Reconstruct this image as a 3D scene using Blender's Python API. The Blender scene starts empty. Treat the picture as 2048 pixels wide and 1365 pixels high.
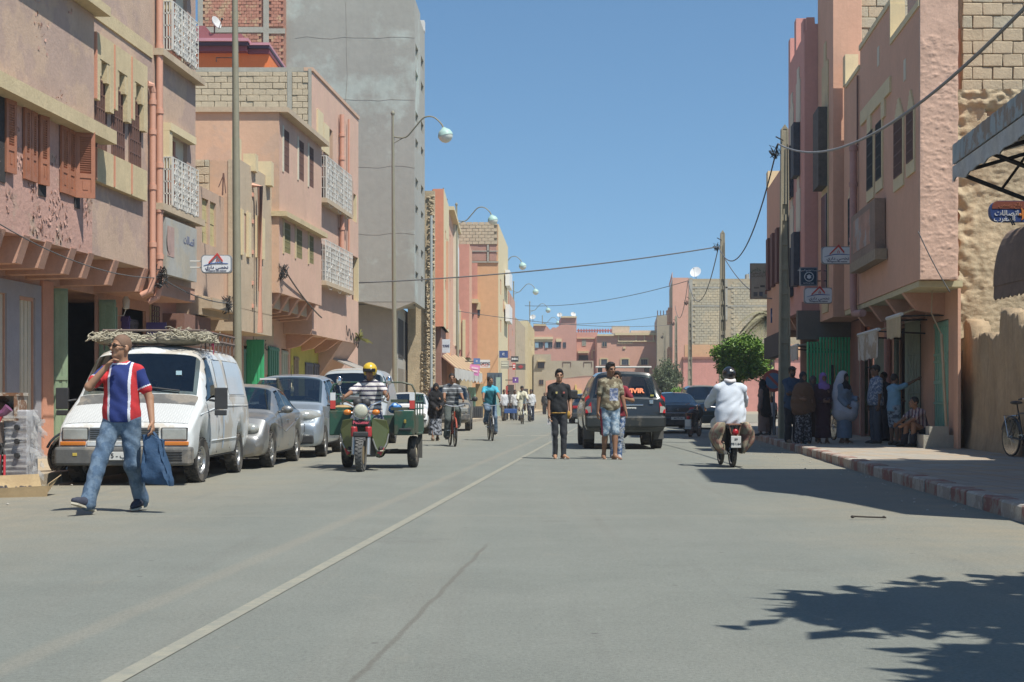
import bpy, bmesh, math, random
import numpy as np
from mathutils import Vector, Matrix
from mathutils import noise as mnoise
R = math.radians
rnd = random.Random(7)
C = bpy.context.scene.collection
SC = bpy.context.scene
# ------------------------------------------------------------------ camera, light
F, CX, HZ, H = 3000.0, 1024.0, 800.0, 1.15      # focal length, centre, horizon in photo pixels; eye height
K = 0.0773                                       # the street runs along x = t + K*y
cam = bpy.data.objects.new('camera', bpy.data.cameras.new('camera'))
C.objects.link(cam); SC.camera = cam
cam.location = (0, 0, H); cam.rotation_euler = (R(90), 0, 0)
cam.data.sensor_width = 36; cam.data.lens = 36 * F / 2048
cam.data.shift_y = (HZ - 682.5) / 2048
cam.data.clip_end = 3000; cam.data.clip_start = 0.1
SUN = Vector((0.38, -0.37, 1.0)).normalized()    # direction towards the sun
w = bpy.data.worlds.new('World'); SC.world = w; w.use_nodes = True
nt = w.node_tree; bg = nt.nodes['Background']
sky = nt.nodes.new('ShaderNodeTexSky'); sky.sky_type = 'NISHITA'; sky.sun_disc = False
sky.sun_elevation = math.asin(SUN.z); sky.sun_rotation = math.atan2(SUN.x, SUN.y)
sky.altitude = 300; sky.air_density = 1.0; sky.dust_density = 0.0; sky.ozone_density = 1.0
tcw = nt.nodes.new('ShaderNodeTexCoord'); lift = nt.nodes.new('ShaderNodeVectorMath'); lift.operation = 'ADD'; lift.inputs[1].default_value = (0, 0, .12)
nt.links.new(tcw.outputs['Generated'], lift.inputs[0]); nt.links.new(lift.outputs[0], sky.inputs[0])   # an even desert sky: little whitening low down
tint = nt.nodes.new('ShaderNodeMix'); tint.data_type = 'RGBA'; tint.blend_type = 'MULTIPLY'; tint.inputs[0].default_value = 1; tint.inputs[7].default_value = (.90, 1.15, 1.20, 1)
nt.links.new(sky.outputs[0], tint.inputs[6]); nt.links.new(tint.outputs[2], bg.inputs[0]); bg.inputs[1].default_value = 0.085
sl = bpy.data.lights.new('sun', 'SUN'); so = bpy.data.objects.new('sun', sl); C.objects.link(so)
sl.energy = 4.3; sl.angle = R(0.53); sl.color = (1, 0.955, 0.87)
so.rotation_euler = SUN.to_track_quat('Z', 'Y').to_euler(); so.location = (20, -20, 60)
SC.view_settings.view_transform = 'Standard'; SC.view_settings.look = 'None'
SC.view_settings.exposure = 0.5; SC.view_settings.gamma = 1; SC.view_settings.use_curve_mapping = False
SC.cycles.max_bounces = 6; SC.cycles.diffuse_bounces = 3; SC.cycles.glossy_bounces = 3
SC.cycles.transmission_bounces = 4; SC.cycles.transparent_max_bounces = 8; SC.cycles.caustics_reflective = False
# ------------------------------------------------------------------ materials
MATS = {}
def srgb(r, g, b):
 f = lambda c: (c/255/12.92) if c/255 <= .04045 else ((c/255+.055)/1.055)**2.4
 return (f(r), f(g), f(b))
def mat(name, col, rough=.8, metal=0., var=.12, scale=3., bump=0., bscale=30., col2=None, patch=.0, pscale=1.2,
  streak=0., coat=0., spec=.5, world=False, alpha=1., trans=0., extra=None):
 """One procedural material: base colour with grain, optional second colour in worn patches, vertical rain streaks and fine relief."""
 if name in MATS: return MATS[name]
 m = bpy.data.materials.new(name); m.use_nodes = True; MATS[name] = m
 t = m.node_tree; n = t.nodes; l = t.links; b = n['Principled BSDF']
 b.inputs['Roughness'].default_value = rough; b.inputs['Metallic'].default_value = metal
 b.inputs['Specular IOR Level'].default_value = spec
 if coat: b.inputs['Coat Weight'].default_value = coat; b.inputs['Coat Roughness'].default_value = .06
 if trans: b.inputs['Transmission Weight'].default_value = trans
 if alpha < 1: b.inputs['Alpha'].default_value = alpha
 if world:
  g = n.new('ShaderNodeNewGeometry'); co = g.outputs['Position']
 else:
  g = n.new('ShaderNodeTexCoord'); co = g.outputs['Object']
 def noise(sc, det=5., ro=.6, vec=co):
  x = n.new('ShaderNodeTexNoise'); x.inputs['Scale'].default_value = sc; x.inputs['Detail'].default_value = det
  x.inputs['Roughness'].default_value = ro; l.new(vec, x.inputs['Vector']); return x.outputs['Fac']
 def ramp(v, a, c, p0, p1):
  x = n.new('ShaderNodeMapRange'); x.inputs[1].default_value = a; x.inputs[2].default_value = c
  x.inputs[3].default_value = p0; x.inputs[4].default_value = p1; l.new(v, x.inputs[0]); return x.outputs[0]
 def mix(fac, a, c, mode='MIX'):
  x = n.new('ShaderNodeMix'); x.data_type = 'RGBA'; x.blend_type = mode
  for s, v in ((x.inputs[0], fac), (x.inputs[6], a), (x.inputs[7], c)):
   if hasattr(v, 'node'): l.new(v, s)
   elif isinstance(v, (int, float)): s.default_value = v
   else: s.default_value = (*v, 1)
  return x.outputs[2]
 c = (*col,)
 cur = c
 if col2 is not None and patch > 0:
  f = ramp(noise(pscale, 8, .65), .62 - patch*.45, .66 - patch*.4, 0, 1)
  cur = mix(f, c, col2)
 if var > 0:
  v1 = ramp(noise(scale, 6, .62), .28, .72, 1-var, 1+var)
  v2 = ramp(noise(scale*9, 3, .6), .3, .7, 1-var*.5, 1+var*.5)
  mm = n.new('ShaderNodeMath'); mm.operation = 'MULTIPLY'; l.new(v1, mm.inputs[0]); l.new(v2, mm.inputs[1])
  cc = n.new('ShaderNodeCombineColor')
  for i in range(3): l.new(mm.outputs[0], cc.inputs[i])
  cur = mix(1., cur, cc.outputs[0], 'MULTIPLY')
 if streak > 0:
  mp = n.new('ShaderNodeMapping'); mp.inputs['Scale'].default_value = (5, 5, .35); l.new(co, mp.inputs[0])
  f = ramp(noise(1.6, 6, .7, mp.outputs[0]), .5, .78, 0, streak)
  cur = mix(f, cur, tuple(x*.45 for x in col))
 if extra: cur = extra(n, l, co, cur, mix, ramp, noise)
 if hasattr(cur, 'node'): l.new(cur, b.inputs['Base Color'])
 else: b.inputs['Base Color'].default_value = (*cur, 1)
 if bump > 0:
  bp = n.new('ShaderNodeBump'); bp.inputs['Strength'].default_value = min(1, bump); bp.inputs['Distance'].default_value = .02
  l.new(noise(bscale, 6, .7), bp.inputs['Height']); l.new(bp.outputs[0], b.inputs['Normal'])
 return m
# ------------------------------------------------------------------ mesh builder
WM = {}                                           # world matrix of every parent we built (translation only, or rot for movable things)
class MB:
 def __init__(s): s.v = []; s.f = []; s.m = []; s.cur = 0
 def add(s, vs, fs, mi=None):
  o = len(s.v); s.v.extend([tuple(p) for p in vs]); s.f.extend([tuple(o+i for i in q) for q in fs])
  s.m.extend([s.cur if mi is None else mi]*len(fs)); return s
 def hexa(s, p):                                # 8 corners: bottom 4 ccw, top 4 ccw
  return s.add(p, [(3,2,1,0),(4,5,6,7),(0,1,5,4),(1,2,6,5),(2,3,7,6),(3,0,4,7)])
 def box(s, x0, x1, y0, y1, z0, z1, M=None):
  p = [(x0,y0,z0),(x1,y0,z0),(x1,y1,z0),(x0,y1,z0),(x0,y0,z1),(x1,y0,z1),(x1,y1,z1),(x0,y1,z1)]
  if M is not None: p = [(M @ Vector(q)) if isinstance(M, Matrix) else M(*q) for q in p]
  return s.hexa(p)
 def quad(s, a, b, c, d): return s.add([a,b,c,d], [(0,1,2,3)])
 def prism(s, poly, off):                       # polygon of 3-D points swept by a vector
  n = len(poly); off = Vector(off); a = [Vector(p) for p in poly]; b = [p+off for p in a]
  return s.add(a+b, [tuple(range(n-1,-1,-1)), tuple(range(n,2*n))] + [(i,(i+1)%n,n+(i+1)%n,n+i) for i in range(n)])
 def tube(s, pts, r, n=8, cap=True, closed=False):
  pts = [Vector(p) for p in pts]; m = len(pts); rs = r if isinstance(r, (list, tuple)) else [r]*m
  vs = []; ref = None
  for i, p in enumerate(pts):
   if closed: t = pts[(i+1) % m]-pts[i-1]
   else: t = pts[min(i+1,m-1)]-pts[max(i-1,0)]
   if t.length < 1e-9: t = Vector((0,0,1))
   t.normalize()
   if ref is None: ref = Vector((0,0,1)) if abs(t.z) < .9 else Vector((1,0,0))
   u = t.cross(ref)
   if u.length < 1e-6: u = t.cross(Vector((0,1,0)))
   u.normalize(); v = t.cross(u); v.normalize();
   if abs(t.dot(ref)) > .97: ref = v
   for k in range(n):
    a = 2*math.pi*k/n; vs.append(p+(u*math.cos(a)+v*math.sin(a))*rs[i])
  fs = []
  for i in range(m if closed else m-1):
   j = (i+1) % m
   for k in range(n):
    fs.append((i*n+k, j*n+k, j*n+(k+1)%n, i*n+(k+1)%n))
  if cap and not closed: fs += [tuple(range(n)), tuple((m-1)*n+k for k in range(n-1,-1,-1))]
  return s.add(vs, fs)
 def lathe(s, prof, n=16, M=Matrix()):          # profile of (radius, height) turned about local z
  vs = [M @ Vector((r*math.cos(2*math.pi*k/n), r*math.sin(2*math.pi*k/n), z)) for r, z in prof for k in range(n)]
  fs = [(i*n+k, i*n+(k+1)%n, (i+1)*n+(k+1)%n, (i+1)*n+k) for i in range(len(prof)-1) for k in range(n)]
  fs += [tuple(range(n-1,-1,-1)), tuple((len(prof)-1)*n+k for k in range(n))]
  return s.add(vs, fs)
 def ball(s, c, rx, ry=None, rz=None, n=12, m=8, M=None):
  ry = ry or rx; rz = rz or rx; c = Vector(c); vs = []; fs = []
  for i in range(m+1):
   a = math.pi*i/m
   for k in range(n):
    b = 2*math.pi*k/n; p = Vector((rx*math.sin(a)*math.cos(b), ry*math.sin(a)*math.sin(b), rz*math.cos(a)))
    vs.append(c + (M @ p if M is not None else p))
  for i in range(m):
   for k in range(n): fs.append((i*n+k, (i+1)*n+k, (i+1)*n+(k+1)%n, i*n+(k+1)%n))
  return s.add(vs, fs)
 def grid(s, rows, closed=False):               # rows of points, equal length
  n = len(rows[0]); vs = [p for r in rows for p in r]; fs = []
  for i in range(len(rows)-1):
   for k in range(n if closed else n-1):
    fs.append((i*n+k, i*n+(k+1)%n, (i+1)*n+(k+1)%n, (i+1)*n+k))
  return s.add(vs, fs)
 def mesh(s, name, mats, smooth=False, fix=True):
  me = bpy.data.meshes.new(name); me.from_pydata([tuple(v) for v in s.v], [], s.f)
  mats = mats if isinstance(mats, (list, tuple)) else [mats]
  for x in mats: me.materials.append(x)
  if len(mats) > 1: me.polygons.foreach_set('material_index', np.array(s.m, dtype=np.int32))
  if fix:
   bm = bmesh.new(); bm.from_mesh(me); bmesh.ops.recalc_face_normals(bm, faces=bm.faces); bm.to_mesh(me); bm.free()
  if smooth:
   me.polygons.foreach_set('use_smooth', np.ones(len(me.polygons), dtype=bool))
   if smooth is not True: me.set_sharp_from_angle(angle=R(smooth))
  me.update(); return me
 def build(s, name, mats, parent=None, smooth=False, label=None, kind=None, fix=True):
  return link(name, s.mesh(name, mats, smooth, fix), parent, label, kind)
def link(name, me, parent=None, label=None, kind=None):
 """Link a mesh; under a parent the mesh data is in world coordinates if the parent is 'world' built, else local to the parent."""
 o = bpy.data.objects.new(name, me); C.objects.link(o)
 if parent is not None:
  o.parent = parent
  if parent.get('w') or parent.name in WM:
   off = WM.get(parent.name, Vector()); o.location = -off; WM[o.name] = Vector()
 if label: o['label'] = label
 if kind: o['kind'] = kind
 return o
def tag(o, label=None, cat=None, group=None, kind=None):
 for k, v in (('label', label), ('category', cat), ('group', group), ('kind', kind)):
  if v: o[k] = v
 return o
def thing(name, label, cat, loc=(0,0,0), rotz=0, group=None, world=False):
 o = bpy.data.objects.new(name, None); C.objects.link(o); o.empty_display_size = .2
 o.location = loc; o.rotation_euler = (0, 0, rotz)
 if world: WM[o.name] = Vector(loc)
 return tag(o, label, cat, group)
def copy_tree(o, parent=None):
 c = o.copy(); C.objects.link(c)
 if parent is not None: c.parent = parent
 if o.name in WM: WM[c.name] = WM[o.name]
 for ch in [x for x in o.children]: copy_tree(ch, c)
 return c
def bevel(o, w=.01, seg=2):
 m = o.modifiers.new('bevel', 'BEVEL'); m.width = w; m.segments = seg; m.limit_method = 'ANGLE'; m.angle_limit = R(40); return o
# ------------------------------------------------------------------ placing
def at(px, py, Y): return Vector(((px-CX)/F*Y, Y, H-(py-HZ)/F*Y))
def gy(py, h=0.): return (H-h)*F/(py-HZ)
def st(t, y, z=0., k=K): return Vector((t+k*y, y, z))
def zz(py, Y): return H-(py-HZ)/F*Y
class Fac:
 """A wall along the street: x = t + k*y, facing side (+1 to the right, -1 to the left). Points by (depth y, z, outward w)."""
 def __init__(s, t, side, k=K): s.t, s.side, s.k = t, side, k
 def Y(s, px): return s.t/((px-CX)/F-s.k)
 def P(s, y, z, w=0.): return Vector((s.t+s.k*y+s.side*w, y, z))
 def z(s, px, py): return zz(py, s.Y(px))
 def box(s, mb, y0, y1, z0, z1, w0, w1):
  a, b = sorted((w0, w1)); y0, y1 = sorted((y0, y1)); z0, z1 = sorted((z0, z1))
  return mb.hexa([s.P(y0,z0,a), s.P(y0,z0,b), s.P(y1,z0,b), s.P(y1,z0,a), s.P(y0,z1,a), s.P(y0,z1,b), s.P(y1,z1,b), s.P(y1,z1,a)])
 def pbox(s, mb, px0, px1, py0, py1, w0, w1):
  y0, y1 = s.Y(px0), s.Y(px1); pm = (px0+px1)/2
  return s.box(mb, y0, y1, s.z(pm, py1), s.z(pm, py0), w0, w1)
 def holes(s, mb, y0, y1, z0, z1, hs, depth=.18, thick=.3, back=True):
  """A wall slab with real openings (ya, yb, za, zb); its reveals are depth deep."""
  ys = sorted({y0, y1, *[max(y0, min(y1, v)) for h in hs for v in h[:2]]}); zs = sorted({z0, z1, *[max(z0, min(z1, v)) for h in hs for v in h[2:]]})
  for i in range(len(ys)-1):
   for j in range(len(zs)-1):
    ym, zm = (ys[i]+ys[i+1])/2, (zs[j]+zs[j+1])/2
    if any(h[0] < ym < h[1] and h[2] < zm < h[3] for h in hs): continue
    mb.quad(s.P(ys[i], zs[j]), s.P(ys[i+1], zs[j]), s.P(ys[i+1], zs[j+1]), s.P(ys[i], zs[j+1]))
  for a, b, c, d in hs:
   q = [(a,c),(b,c),(b,d),(a,d)]
   for i in range(4):
    (ya,za),(yb,zb) = q[i], q[(i+1)%4]
    mb.quad(s.P(ya,za), s.P(yb,zb), s.P(yb,zb,-depth), s.P(ya,za,-depth))
  # back and sides of the slab
  mb.quad(s.P(y0,z0), s.P(y0,z1), s.P(y0,z1,-thick), s.P(y0,z0,-thick))
  mb.quad(s.P(y1,z0), s.P(y1,z1), s.P(y1,z1,-thick), s.P(y1,z0,-thick))
  mb.quad(s.P(y0,z1), s.P(y1,z1), s.P(y1,z1,-thick), s.P(y0,z1,-thick))
  mb.quad(s.P(y0,z0), s.P(y1,z0), s.P(y1,z0,-thick), s.P(y0,z0,-thick))
  if back: mb.quad(s.P(y0,z0,-thick), s.P(y1,z0,-thick), s.P(y1,z1,-thick), s.P(y0,z1,-thick))
  return mb
# ------------------------------------------------------------------ lettering
_AR = dict(zip('ابةتثجحخدذرزسشصضطظعغفقكلمنهوىيئ', [0xFE8D,0xFE8F,0xFE93,0xFE95,0xFE99,0xFE9D,0xFEA1,0xFEA5,0xFEA9,0xFEAB,0xFEAD,0xFEAF,0xFEB1,0xFEB5,0xFEB9,0xFEBD,0xFEC1,0xFEC5,0xFEC9,0xFECD,0xFED1,0xFED5,0xFED9,0xFEDD,0xFEE1,0xFEE5,0xFEE9,0xFEED,0xFEEF,0xFEF1,0xFE89]))
def arabic(s):
 out = []
 for i, ch in enumerate(s):
  if ch not in _AR: out.append(ch); continue
  two = 'ادذرزوىة'
  pj = i > 0 and s[i-1] in _AR and s[i-1] not in two
  nj = i+1 < len(s) and s[i+1] in _AR and ch not in two
  out.append(chr(_AR[ch] + (1 if pj and not nj else 2 if nj and not pj else 3 if pj and nj else 0)))
 return ''.join(reversed(out))
def letters(txt, size, material, parent, M, name='lettering', depth=.002, align='CENTER', bold=0., squash=1.):
 """Flat lettering as a mesh in the local x-z plane of M (text reads along +x, up +z, facing -y)."""
 cu = bpy.data.curves.new(name, 'FONT'); cu.body = txt; cu.size = size; cu.align_x = align; cu.align_y = 'CENTER'
 cu.extrude = depth; cu.offset = bold; cu.resolution_u = 3
 tmp = bpy.data.objects.new(name, cu); C.objects.link(tmp)
 me = bpy.data.meshes.new_from_object(tmp.evaluated_get(bpy.context.evaluated_depsgraph_get()))
 bpy.data.objects.remove(tmp); bpy.data.curves.remove(cu)
 me.transform(M @ Matrix.Rotation(R(90), 4, 'X') @ Matrix.Diagonal((squash, 1, 1, 1)))
 me.materials.clear(); me.materials.append(material); me.name = name
 return link(name, me, parent)
def TR(v, rz=0., rx=0., ry=0.): return Matrix.Translation(Vector(v)) @ Matrix.Rotation(rz, 4, 'Z') @ Matrix.Rotation(ry, 4, 'Y') @ Matrix.Rotation(rx, 4, 'X')
# ------------------------------------------------------------------ palette
pink_dull = mat('pink_dull_plaster', (.50,.36,.265), .95, var=.10, scale=1.1, bump=.5, bscale=14, col2=(.43,.31,.25), patch=.35, pscale=.9, streak=.10, world=True)
pink_peel = mat('peeling_pink_plaster', (.50,.355,.27), .95, var=.12, scale=1.5, bump=1., bscale=9, col2=(.50,.30,.24), patch=.55, pscale=1.5, streak=.12, world=True)
pink_brick = mat('brick_pink_plaster', (.61,.40,.30), .95, var=.09, scale=1., bump=.4, bscale=10, col2=(.60,.40,.295), patch=.35, streak=.15, world=True)
pink_light = mat('light_pink_plaster', (.58,.385,.265), .95, var=.07, scale=1., bump=.3, bscale=12, col2=(.53,.37,.27), patch=.25, streak=.08, world=True)
salmon = mat('salmon_paint', (.60,.29,.19), .9, var=.08, scale=2, bump=.3, world=True)
beam_pink = mat('salmon_beam_paint', (.54,.315,.225), .9, var=.10, scale=2, bump=.3, world=True, streak=.2)
ochre = mat('ochre_plaster', (.56,.455,.275), .95, var=.11, scale=2, bump=.5, bscale=15, world=True, streak=.22)
cream = mat('cream_paint', (.66,.55,.34), .9, var=.07, scale=3, bump=.2, world=True, streak=.12)
cream_pale = mat('pale_cream_paint', (.62,.565,.44), .9, var=.07, scale=3, world=True, streak=.1)
beige_wall = mat('beige_render', (.50,.40,.28), .95, var=.10, scale=1.2, bump=.5, bscale=12, world=True, streak=.25)
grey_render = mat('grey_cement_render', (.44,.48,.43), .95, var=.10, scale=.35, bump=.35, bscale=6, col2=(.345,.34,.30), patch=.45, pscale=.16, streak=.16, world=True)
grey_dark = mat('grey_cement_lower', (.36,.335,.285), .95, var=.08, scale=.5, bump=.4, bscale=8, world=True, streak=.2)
block_mat = mat('cement_block', (.50,.41,.285), .97, var=.14, scale=4, bump=.8, bscale=20, world=True)
block_mat2 = mat('pale_cement_block', (.44,.40,.30), .97, var=.14, scale=4, bump=.8, bscale=20, world=True)
mortar = mat('rough_mortar', (.33,.275,.19), 1., var=.2, scale=6, bump=.9, bscale=25, world=True)
redbrick = mat('hollow_red_brick', (.44,.205,.14), .95, var=.2, scale=2.2, bump=.4, bscale=20, col2=(.50,.33,.20), patch=.25, pscale=2.5, world=True)
concrete = mat('concrete', (.38,.36,.30), .95, var=.12, scale=2, bump=.5, bscale=20, world=True, streak=.2)
adobe = mat('adobe_earth', (.48,.385,.255), 1., var=.18, scale=2.2, bump=1., bscale=16, col2=(.44,.36,.24), patch=.4, world=True)
adobe_dark = mat('stained_adobe', (.36,.27,.17), 1., var=.18, scale=1.2, bump=.8, bscale=9, world=True, streak=.75)
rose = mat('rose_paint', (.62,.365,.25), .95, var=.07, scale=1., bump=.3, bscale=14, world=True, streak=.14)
rose_rough = mat('rough_rose_plaster', (.60,.40,.30), .97, var=.14, scale=2.5, bump=.7, bscale=7, world=True, streak=.1)
dark_in = mat('interior_shade_paint', (.035,.032,.03), .9, var=.3, scale=2, world=True)  # near-black colour stands in for the shade inside openings
glass_dark = mat('window_glass', (.03,.035,.04), .08, var=0, spec=.6)
iron_brown = mat('brown_iron', (.16,.085,.065), .7, var=.15, scale=12)
iron_black = mat('black_iron', (.03,.03,.03), .6, var=.2, scale=10)
white_iron = mat('white_painted_iron', (.60,.59,.54), .6, var=.08, scale=12)
shutter_mat = mat('brown_red_shutter_paint', (.36,.15,.085), .6, var=.15, scale=5)
pipe_pink = mat('pink_plastic_pipe', (.60,.32,.225), .6, var=.06, scale=3)
pvc_grey = mat('grey_plastic_pipe', (.35,.38,.38), .5, var=.06)
wood_mat = mat('weathered_wood', (.30,.24,.17), .9, var=.2, scale=10)
white_paint = mat('white_paint', (.75,.75,.73), .55, var=.05, scale=5)
sage = mat('sage_green_door_paint', (.25,.34,.22), .55, var=.10, scale=4, streak=.2)
green_gate = mat('green_gate_paint', (.06,.45,.20), .5, var=.08, scale=4)
green_dark = mat('dark_green_gate_paint', (.03,.20,.09), .5, var=.1, scale=4)
purple = mat('purple_door_paint', (.10,.075,.25), .5, var=.08, scale=4)
slate = mat('slate_grey_shutter_paint', (.13,.13,.15), .6, var=.1, scale=5)
mint = mat('mint_door_paint', (.22,.42,.31), .55, var=.08, scale=4, streak=.2)
pale_green = mat('pale_green_shutter_paint', (.40,.44,.33), .6, var=.08, scale=4, streak=.15)
yellow_wall = mat('lime_yellow_paint', (.50,.47,.10), .9, var=.10, scale=2, world=True, streak=.2)
# ------------------------------------------------------------------ ground, road, kerbs
dusty = mat('dusty_ground', (.33,.28,.20), 1., var=.15, scale=.6, bump=.5, bscale=12, world=True)
def road_extra(n, l, co, cur, mix, ramp, noise):
 sp = n.new('ShaderNodeSeparateXYZ'); l.new(co, sp.inputs[0])
 def M(op, a, b=None):
  x = n.new('ShaderNodeMath'); x.operation = op
  for i, v in enumerate((a, b)):
   if v is None: continue
   if hasattr(v, 'node'): l.new(v, x.inputs[i])
   else: x.inputs[i].default_value = v
  return x.outputs[0]
 t = M('SUBTRACT', sp.outputs[0], M('MULTIPLY', sp.outputs[1], K))
 wob = M('MULTIPLY', M('SUBTRACT', noise(.35, 6, .65), .5), 3.5)
 tw = M('ADD', t, wob)
 dl = ramp(tw, -8.0, -3.6, .95, 0); dr = ramp(tw, 1.2, 3.9, 0, .8)
 dust = M('MAXIMUM', dl, dr)
 dust = M('MULTIPLY', dust, ramp(noise(1.7, 8, .7), .3, .62, .25, 1.))
 cur = mix(dust, cur, (.30,.255,.175))
 # lane-long tyre bands, slightly darker, and paler patches
 mp = n.new('ShaderNodeMapping'); mp.inputs['Rotation'].default_value = (0, 0, math.atan(K)); mp.inputs['Scale'].default_value = (1.1, .035, 1); l.new(co, mp.inputs[0])
 cur = mix(ramp(noise(1.3, 5, .6, mp.outputs[0]), .50, .70, 0, .45), cur, (.225,.225,.19)); cur = mix(ramp(noise(2.6, 5, .6, mp.outputs[0]), .55, .72, 0, .35), cur, (.125,.128,.115))
 cur = mix(ramp(noise(.55, 7, .7), .60, .66, 0, .35), cur, (.13,.13,.115)); cur = mix(ramp(noise(1.4, 8, .75), .60, .72, 0, .45), cur, (.25,.235,.185))
 band = ramp(noise(.22, 4, .6), .45, .65, 0, .22); cur = mix(band, cur, (.20,.20,.175))
 # paving joints with pale fill
 for t0, wd, y1, f in ((-2.68, .10, 60., .36), (-1.12, .022, 11.6, .55)):
  d = M('ABSOLUTE', M('ADD', M('SUBTRACT', t, t0), M('MULTIPLY', M('SUBTRACT', noise(2.2, 6, .6), .5), .06)))
  a = M('MULTIPLY', ramp(d, wd*.4, wd, f, 0), ramp(sp.outputs[1], y1, y1+.6, 1, 0))
  cur = mix(a, cur, (.26,.24,.19) if t0 < -2 else (.115,.105,.085))
 d = M('ABSOLUTE', M('ADD', M('SUBTRACT', sp.outputs[1], 14.85), M('MULTIPLY', M('SUBTRACT', noise(1.2, 5, .6), .5), .2)))
 cur = mix(ramp(d, .02, .09, .4, 0), cur, (.25,.235,.19))
 # small dark spots and chips
 vo = n.new('ShaderNodeTexVoronoi'); vo.inputs['Scale'].default_value = 2.1; vo.inputs['Randomness'].default_value = 1
 l.new(co, vo.inputs['Vector'])
 cur = mix(M('MULTIPLY', ramp(vo.outputs['Distance'], .03, .055, .6, 0), ramp(noise(.8), .36, .44, 0, 1)), cur, (.07,.068,.06))
 gr = ramp(noise(45, 4, .8), .3, .7, .74, 1.26)
 cc = n.new('ShaderNodeCombineColor')
 for i in range(3): l.new(gr, cc.inputs[i])
 return mix(1., cur, cc.outputs[0], 'MULTIPLY')
asphalt = mat('worn_pale_asphalt', (.178,.190,.166), .9, var=.09, scale=.9, bump=.6, bscale=90, world=True, extra=road_extra)
m = MB(); m.quad((-900,-60,-.012), (900,-60,-.012), (900,1500,-.012), (-900,1500,-.012)); m.build('ground', dusty, kind='structure')
def strip(name, t0, t1, y0, y1, z, ma, k=K, n=1):
 m = MB()
 for i in range(n):
  a, b = y0+(y1-y0)*i/n, y0+(y1-y0)*(i+1)/n
  m.quad(st(t0,a,z,k), st(t1,a,z,k), st(t1,b,z,k), st(t0,b,z,k))
 return m.build(name, ma, kind='structure')
strip('road', -7.9, 3.70, -30, 165, 0, asphalt)
strip('cross_road', 3.75, 60, 66, 120, -.004, asphalt)
def paint_extra(n, l, co, cur, mix, ramp, noise):
 return mix(ramp(noise(7, 8, .8), .36, .60, 0, .75), (.29,.275,.21), (.182,.19,.166))
paint = mat('worn_road_paint', (.5,.46,.33), .85, var=0, world=True, extra=paint_extra)
m = MB()
y = 4.5
while y < 62:
 e = [rnd.uniform(-.012, .012) for _ in range(2)]
 m.quad(st(-2.145, y, .004), st(-2.055, y, .004), st(-2.055, y+1.5, .004), st(-2.145, y+1.5, .004)); y += 1.5
m.build('centre_line', paint, kind='structure')
m = MB()
for px in (905, 962, 1012, 1062, 1110):                          # short pale dashes across the road
 Y = gy(872); a = at(px, 872, Y).x; m.quad((a,Y,.004), (a+.58,Y,.004), (a+.58,Y+.35,.004), (a,Y+.35,.004))
m.build('stop_line', mat('pale_road_paint', (.33,.32,.26), .9, var=.2, scale=12, world=True), kind='structure')
# pavements
def tiles_extra(n, l, co, cur, mix, ramp, noise):
 b = n.new('ShaderNodeTexBrick'); b.inputs['Scale'].default_value = 1.; b.inputs['Brick Width'].default_value = .4; b.inputs['Row Height'].default_value = .4
 b.offset = 0; b.inputs['Mortar Size'].default_value = .008; b.inputs['Color1'].default_value = (1,1,1,1); b.inputs['Color2'].default_value = (.9,.9,.9,1); b.inputs['Mortar'].default_value = (.62,.6,.58,1)
 l.new(co, b.inputs['Vector'])
 return mix(1., cur, b.outputs['Color'], 'MULTIPLY')
paving = mat('pinkish_paving', (.40,.315,.225), .9, var=.13, scale=1.2, bump=.3, bscale=30, col2=(.33,.30,.25), patch=.4, world=True, extra=tiles_extra)
m = MB()
m.hexa([st(3.92,-30,0), st(11,-30,0), st(11,66,0), st(3.92,66,0), st(3.92,-30,.15), st(11,-30,.15), st(11,66,.15), st(3.92,66,.15)])
m.build('pavement', paving, kind='structure')
m = MB()
m.hexa([st(-14,-30,0), st(-8.12,-30,0), st(-8.12,165,0), st(-14,165,0), st(-14,-30,.13), st(-8.12,-30,.13), st(-8.12,165,.13), st(-14,165,.13)])
m.build('pavement', mat('sandy_paving', (.40,.325,.225), .95, var=.14, scale=1.3, bump=.5, bscale=22, world=True), kind='structure')
kerb_red = mat('worn_red_kerb_paint', (.29,.135,.105), .9, var=.2, scale=4, bump=.4, col2=(.30,.25,.20), patch=.35, pscale=4, world=True)
kerb_white = mat('worn_white_kerb_paint', (.46,.42,.355), .9, var=.14, scale=4, bump=.4, col2=(.33,.28,.23), patch=.35, pscale=4, world=True)
def stone_mesh(i, ma):
 m = MB(); l, wd, h, c = .755, .23, .162, .02; r = random.Random(i)
 j = lambda: r.uniform(-.006, .006)
 prof = [(0,-.05),(0,h-c+j()),(c,h+j()),(wd,h+j()),(wd,-.05)]
 m.prism([(x, 0, z) for x, z in prof], (K*l, l, 0)); return m.mesh('kerb_stone', ma)
red_s = [stone_mesh(i, kerb_red) for i in range(3)]; white_s = [stone_mesh(9+i, kerb_white) for i in range(3)]
kerb = thing('kerb', None, None, st(3.69,0), world=False); kerb['kind'] = 'structure'
for i in range(74):
 y = 6.4+i*.768
 if y > 62: break
 o = bpy.data.objects.new('kerb_stone', rnd.choice(red_s if i % 2 else white_s)); C.objects.link(o); o.parent = kerb
 o.location = st(3.69+rnd.uniform(-.008,.008), y) - kerb.location; o.location.z = rnd.uniform(-.006,.006); o.rotation_euler = (0,0,rnd.uniform(-.008,.008))
kerb2 = thing('kerb', None, None, st(-8.13,0)); kerb2['kind'] = 'structure'
grey_s = [stone_mesh(20+i, mat('dusty_kerb_stone', (.36,.30,.22), .95, var=.15, scale=5, bump=.4, world=True)) for i in range(2)]
for i in range(110):
 o = bpy.data.objects.new('kerb_stone', grey_s[i % 2]); C.objects.link(o); o.parent = kerb2
 o.location = st(-8.13+rnd.uniform(-.01,.01), 14+i*.768, -.02) - kerb2.location;
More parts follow.
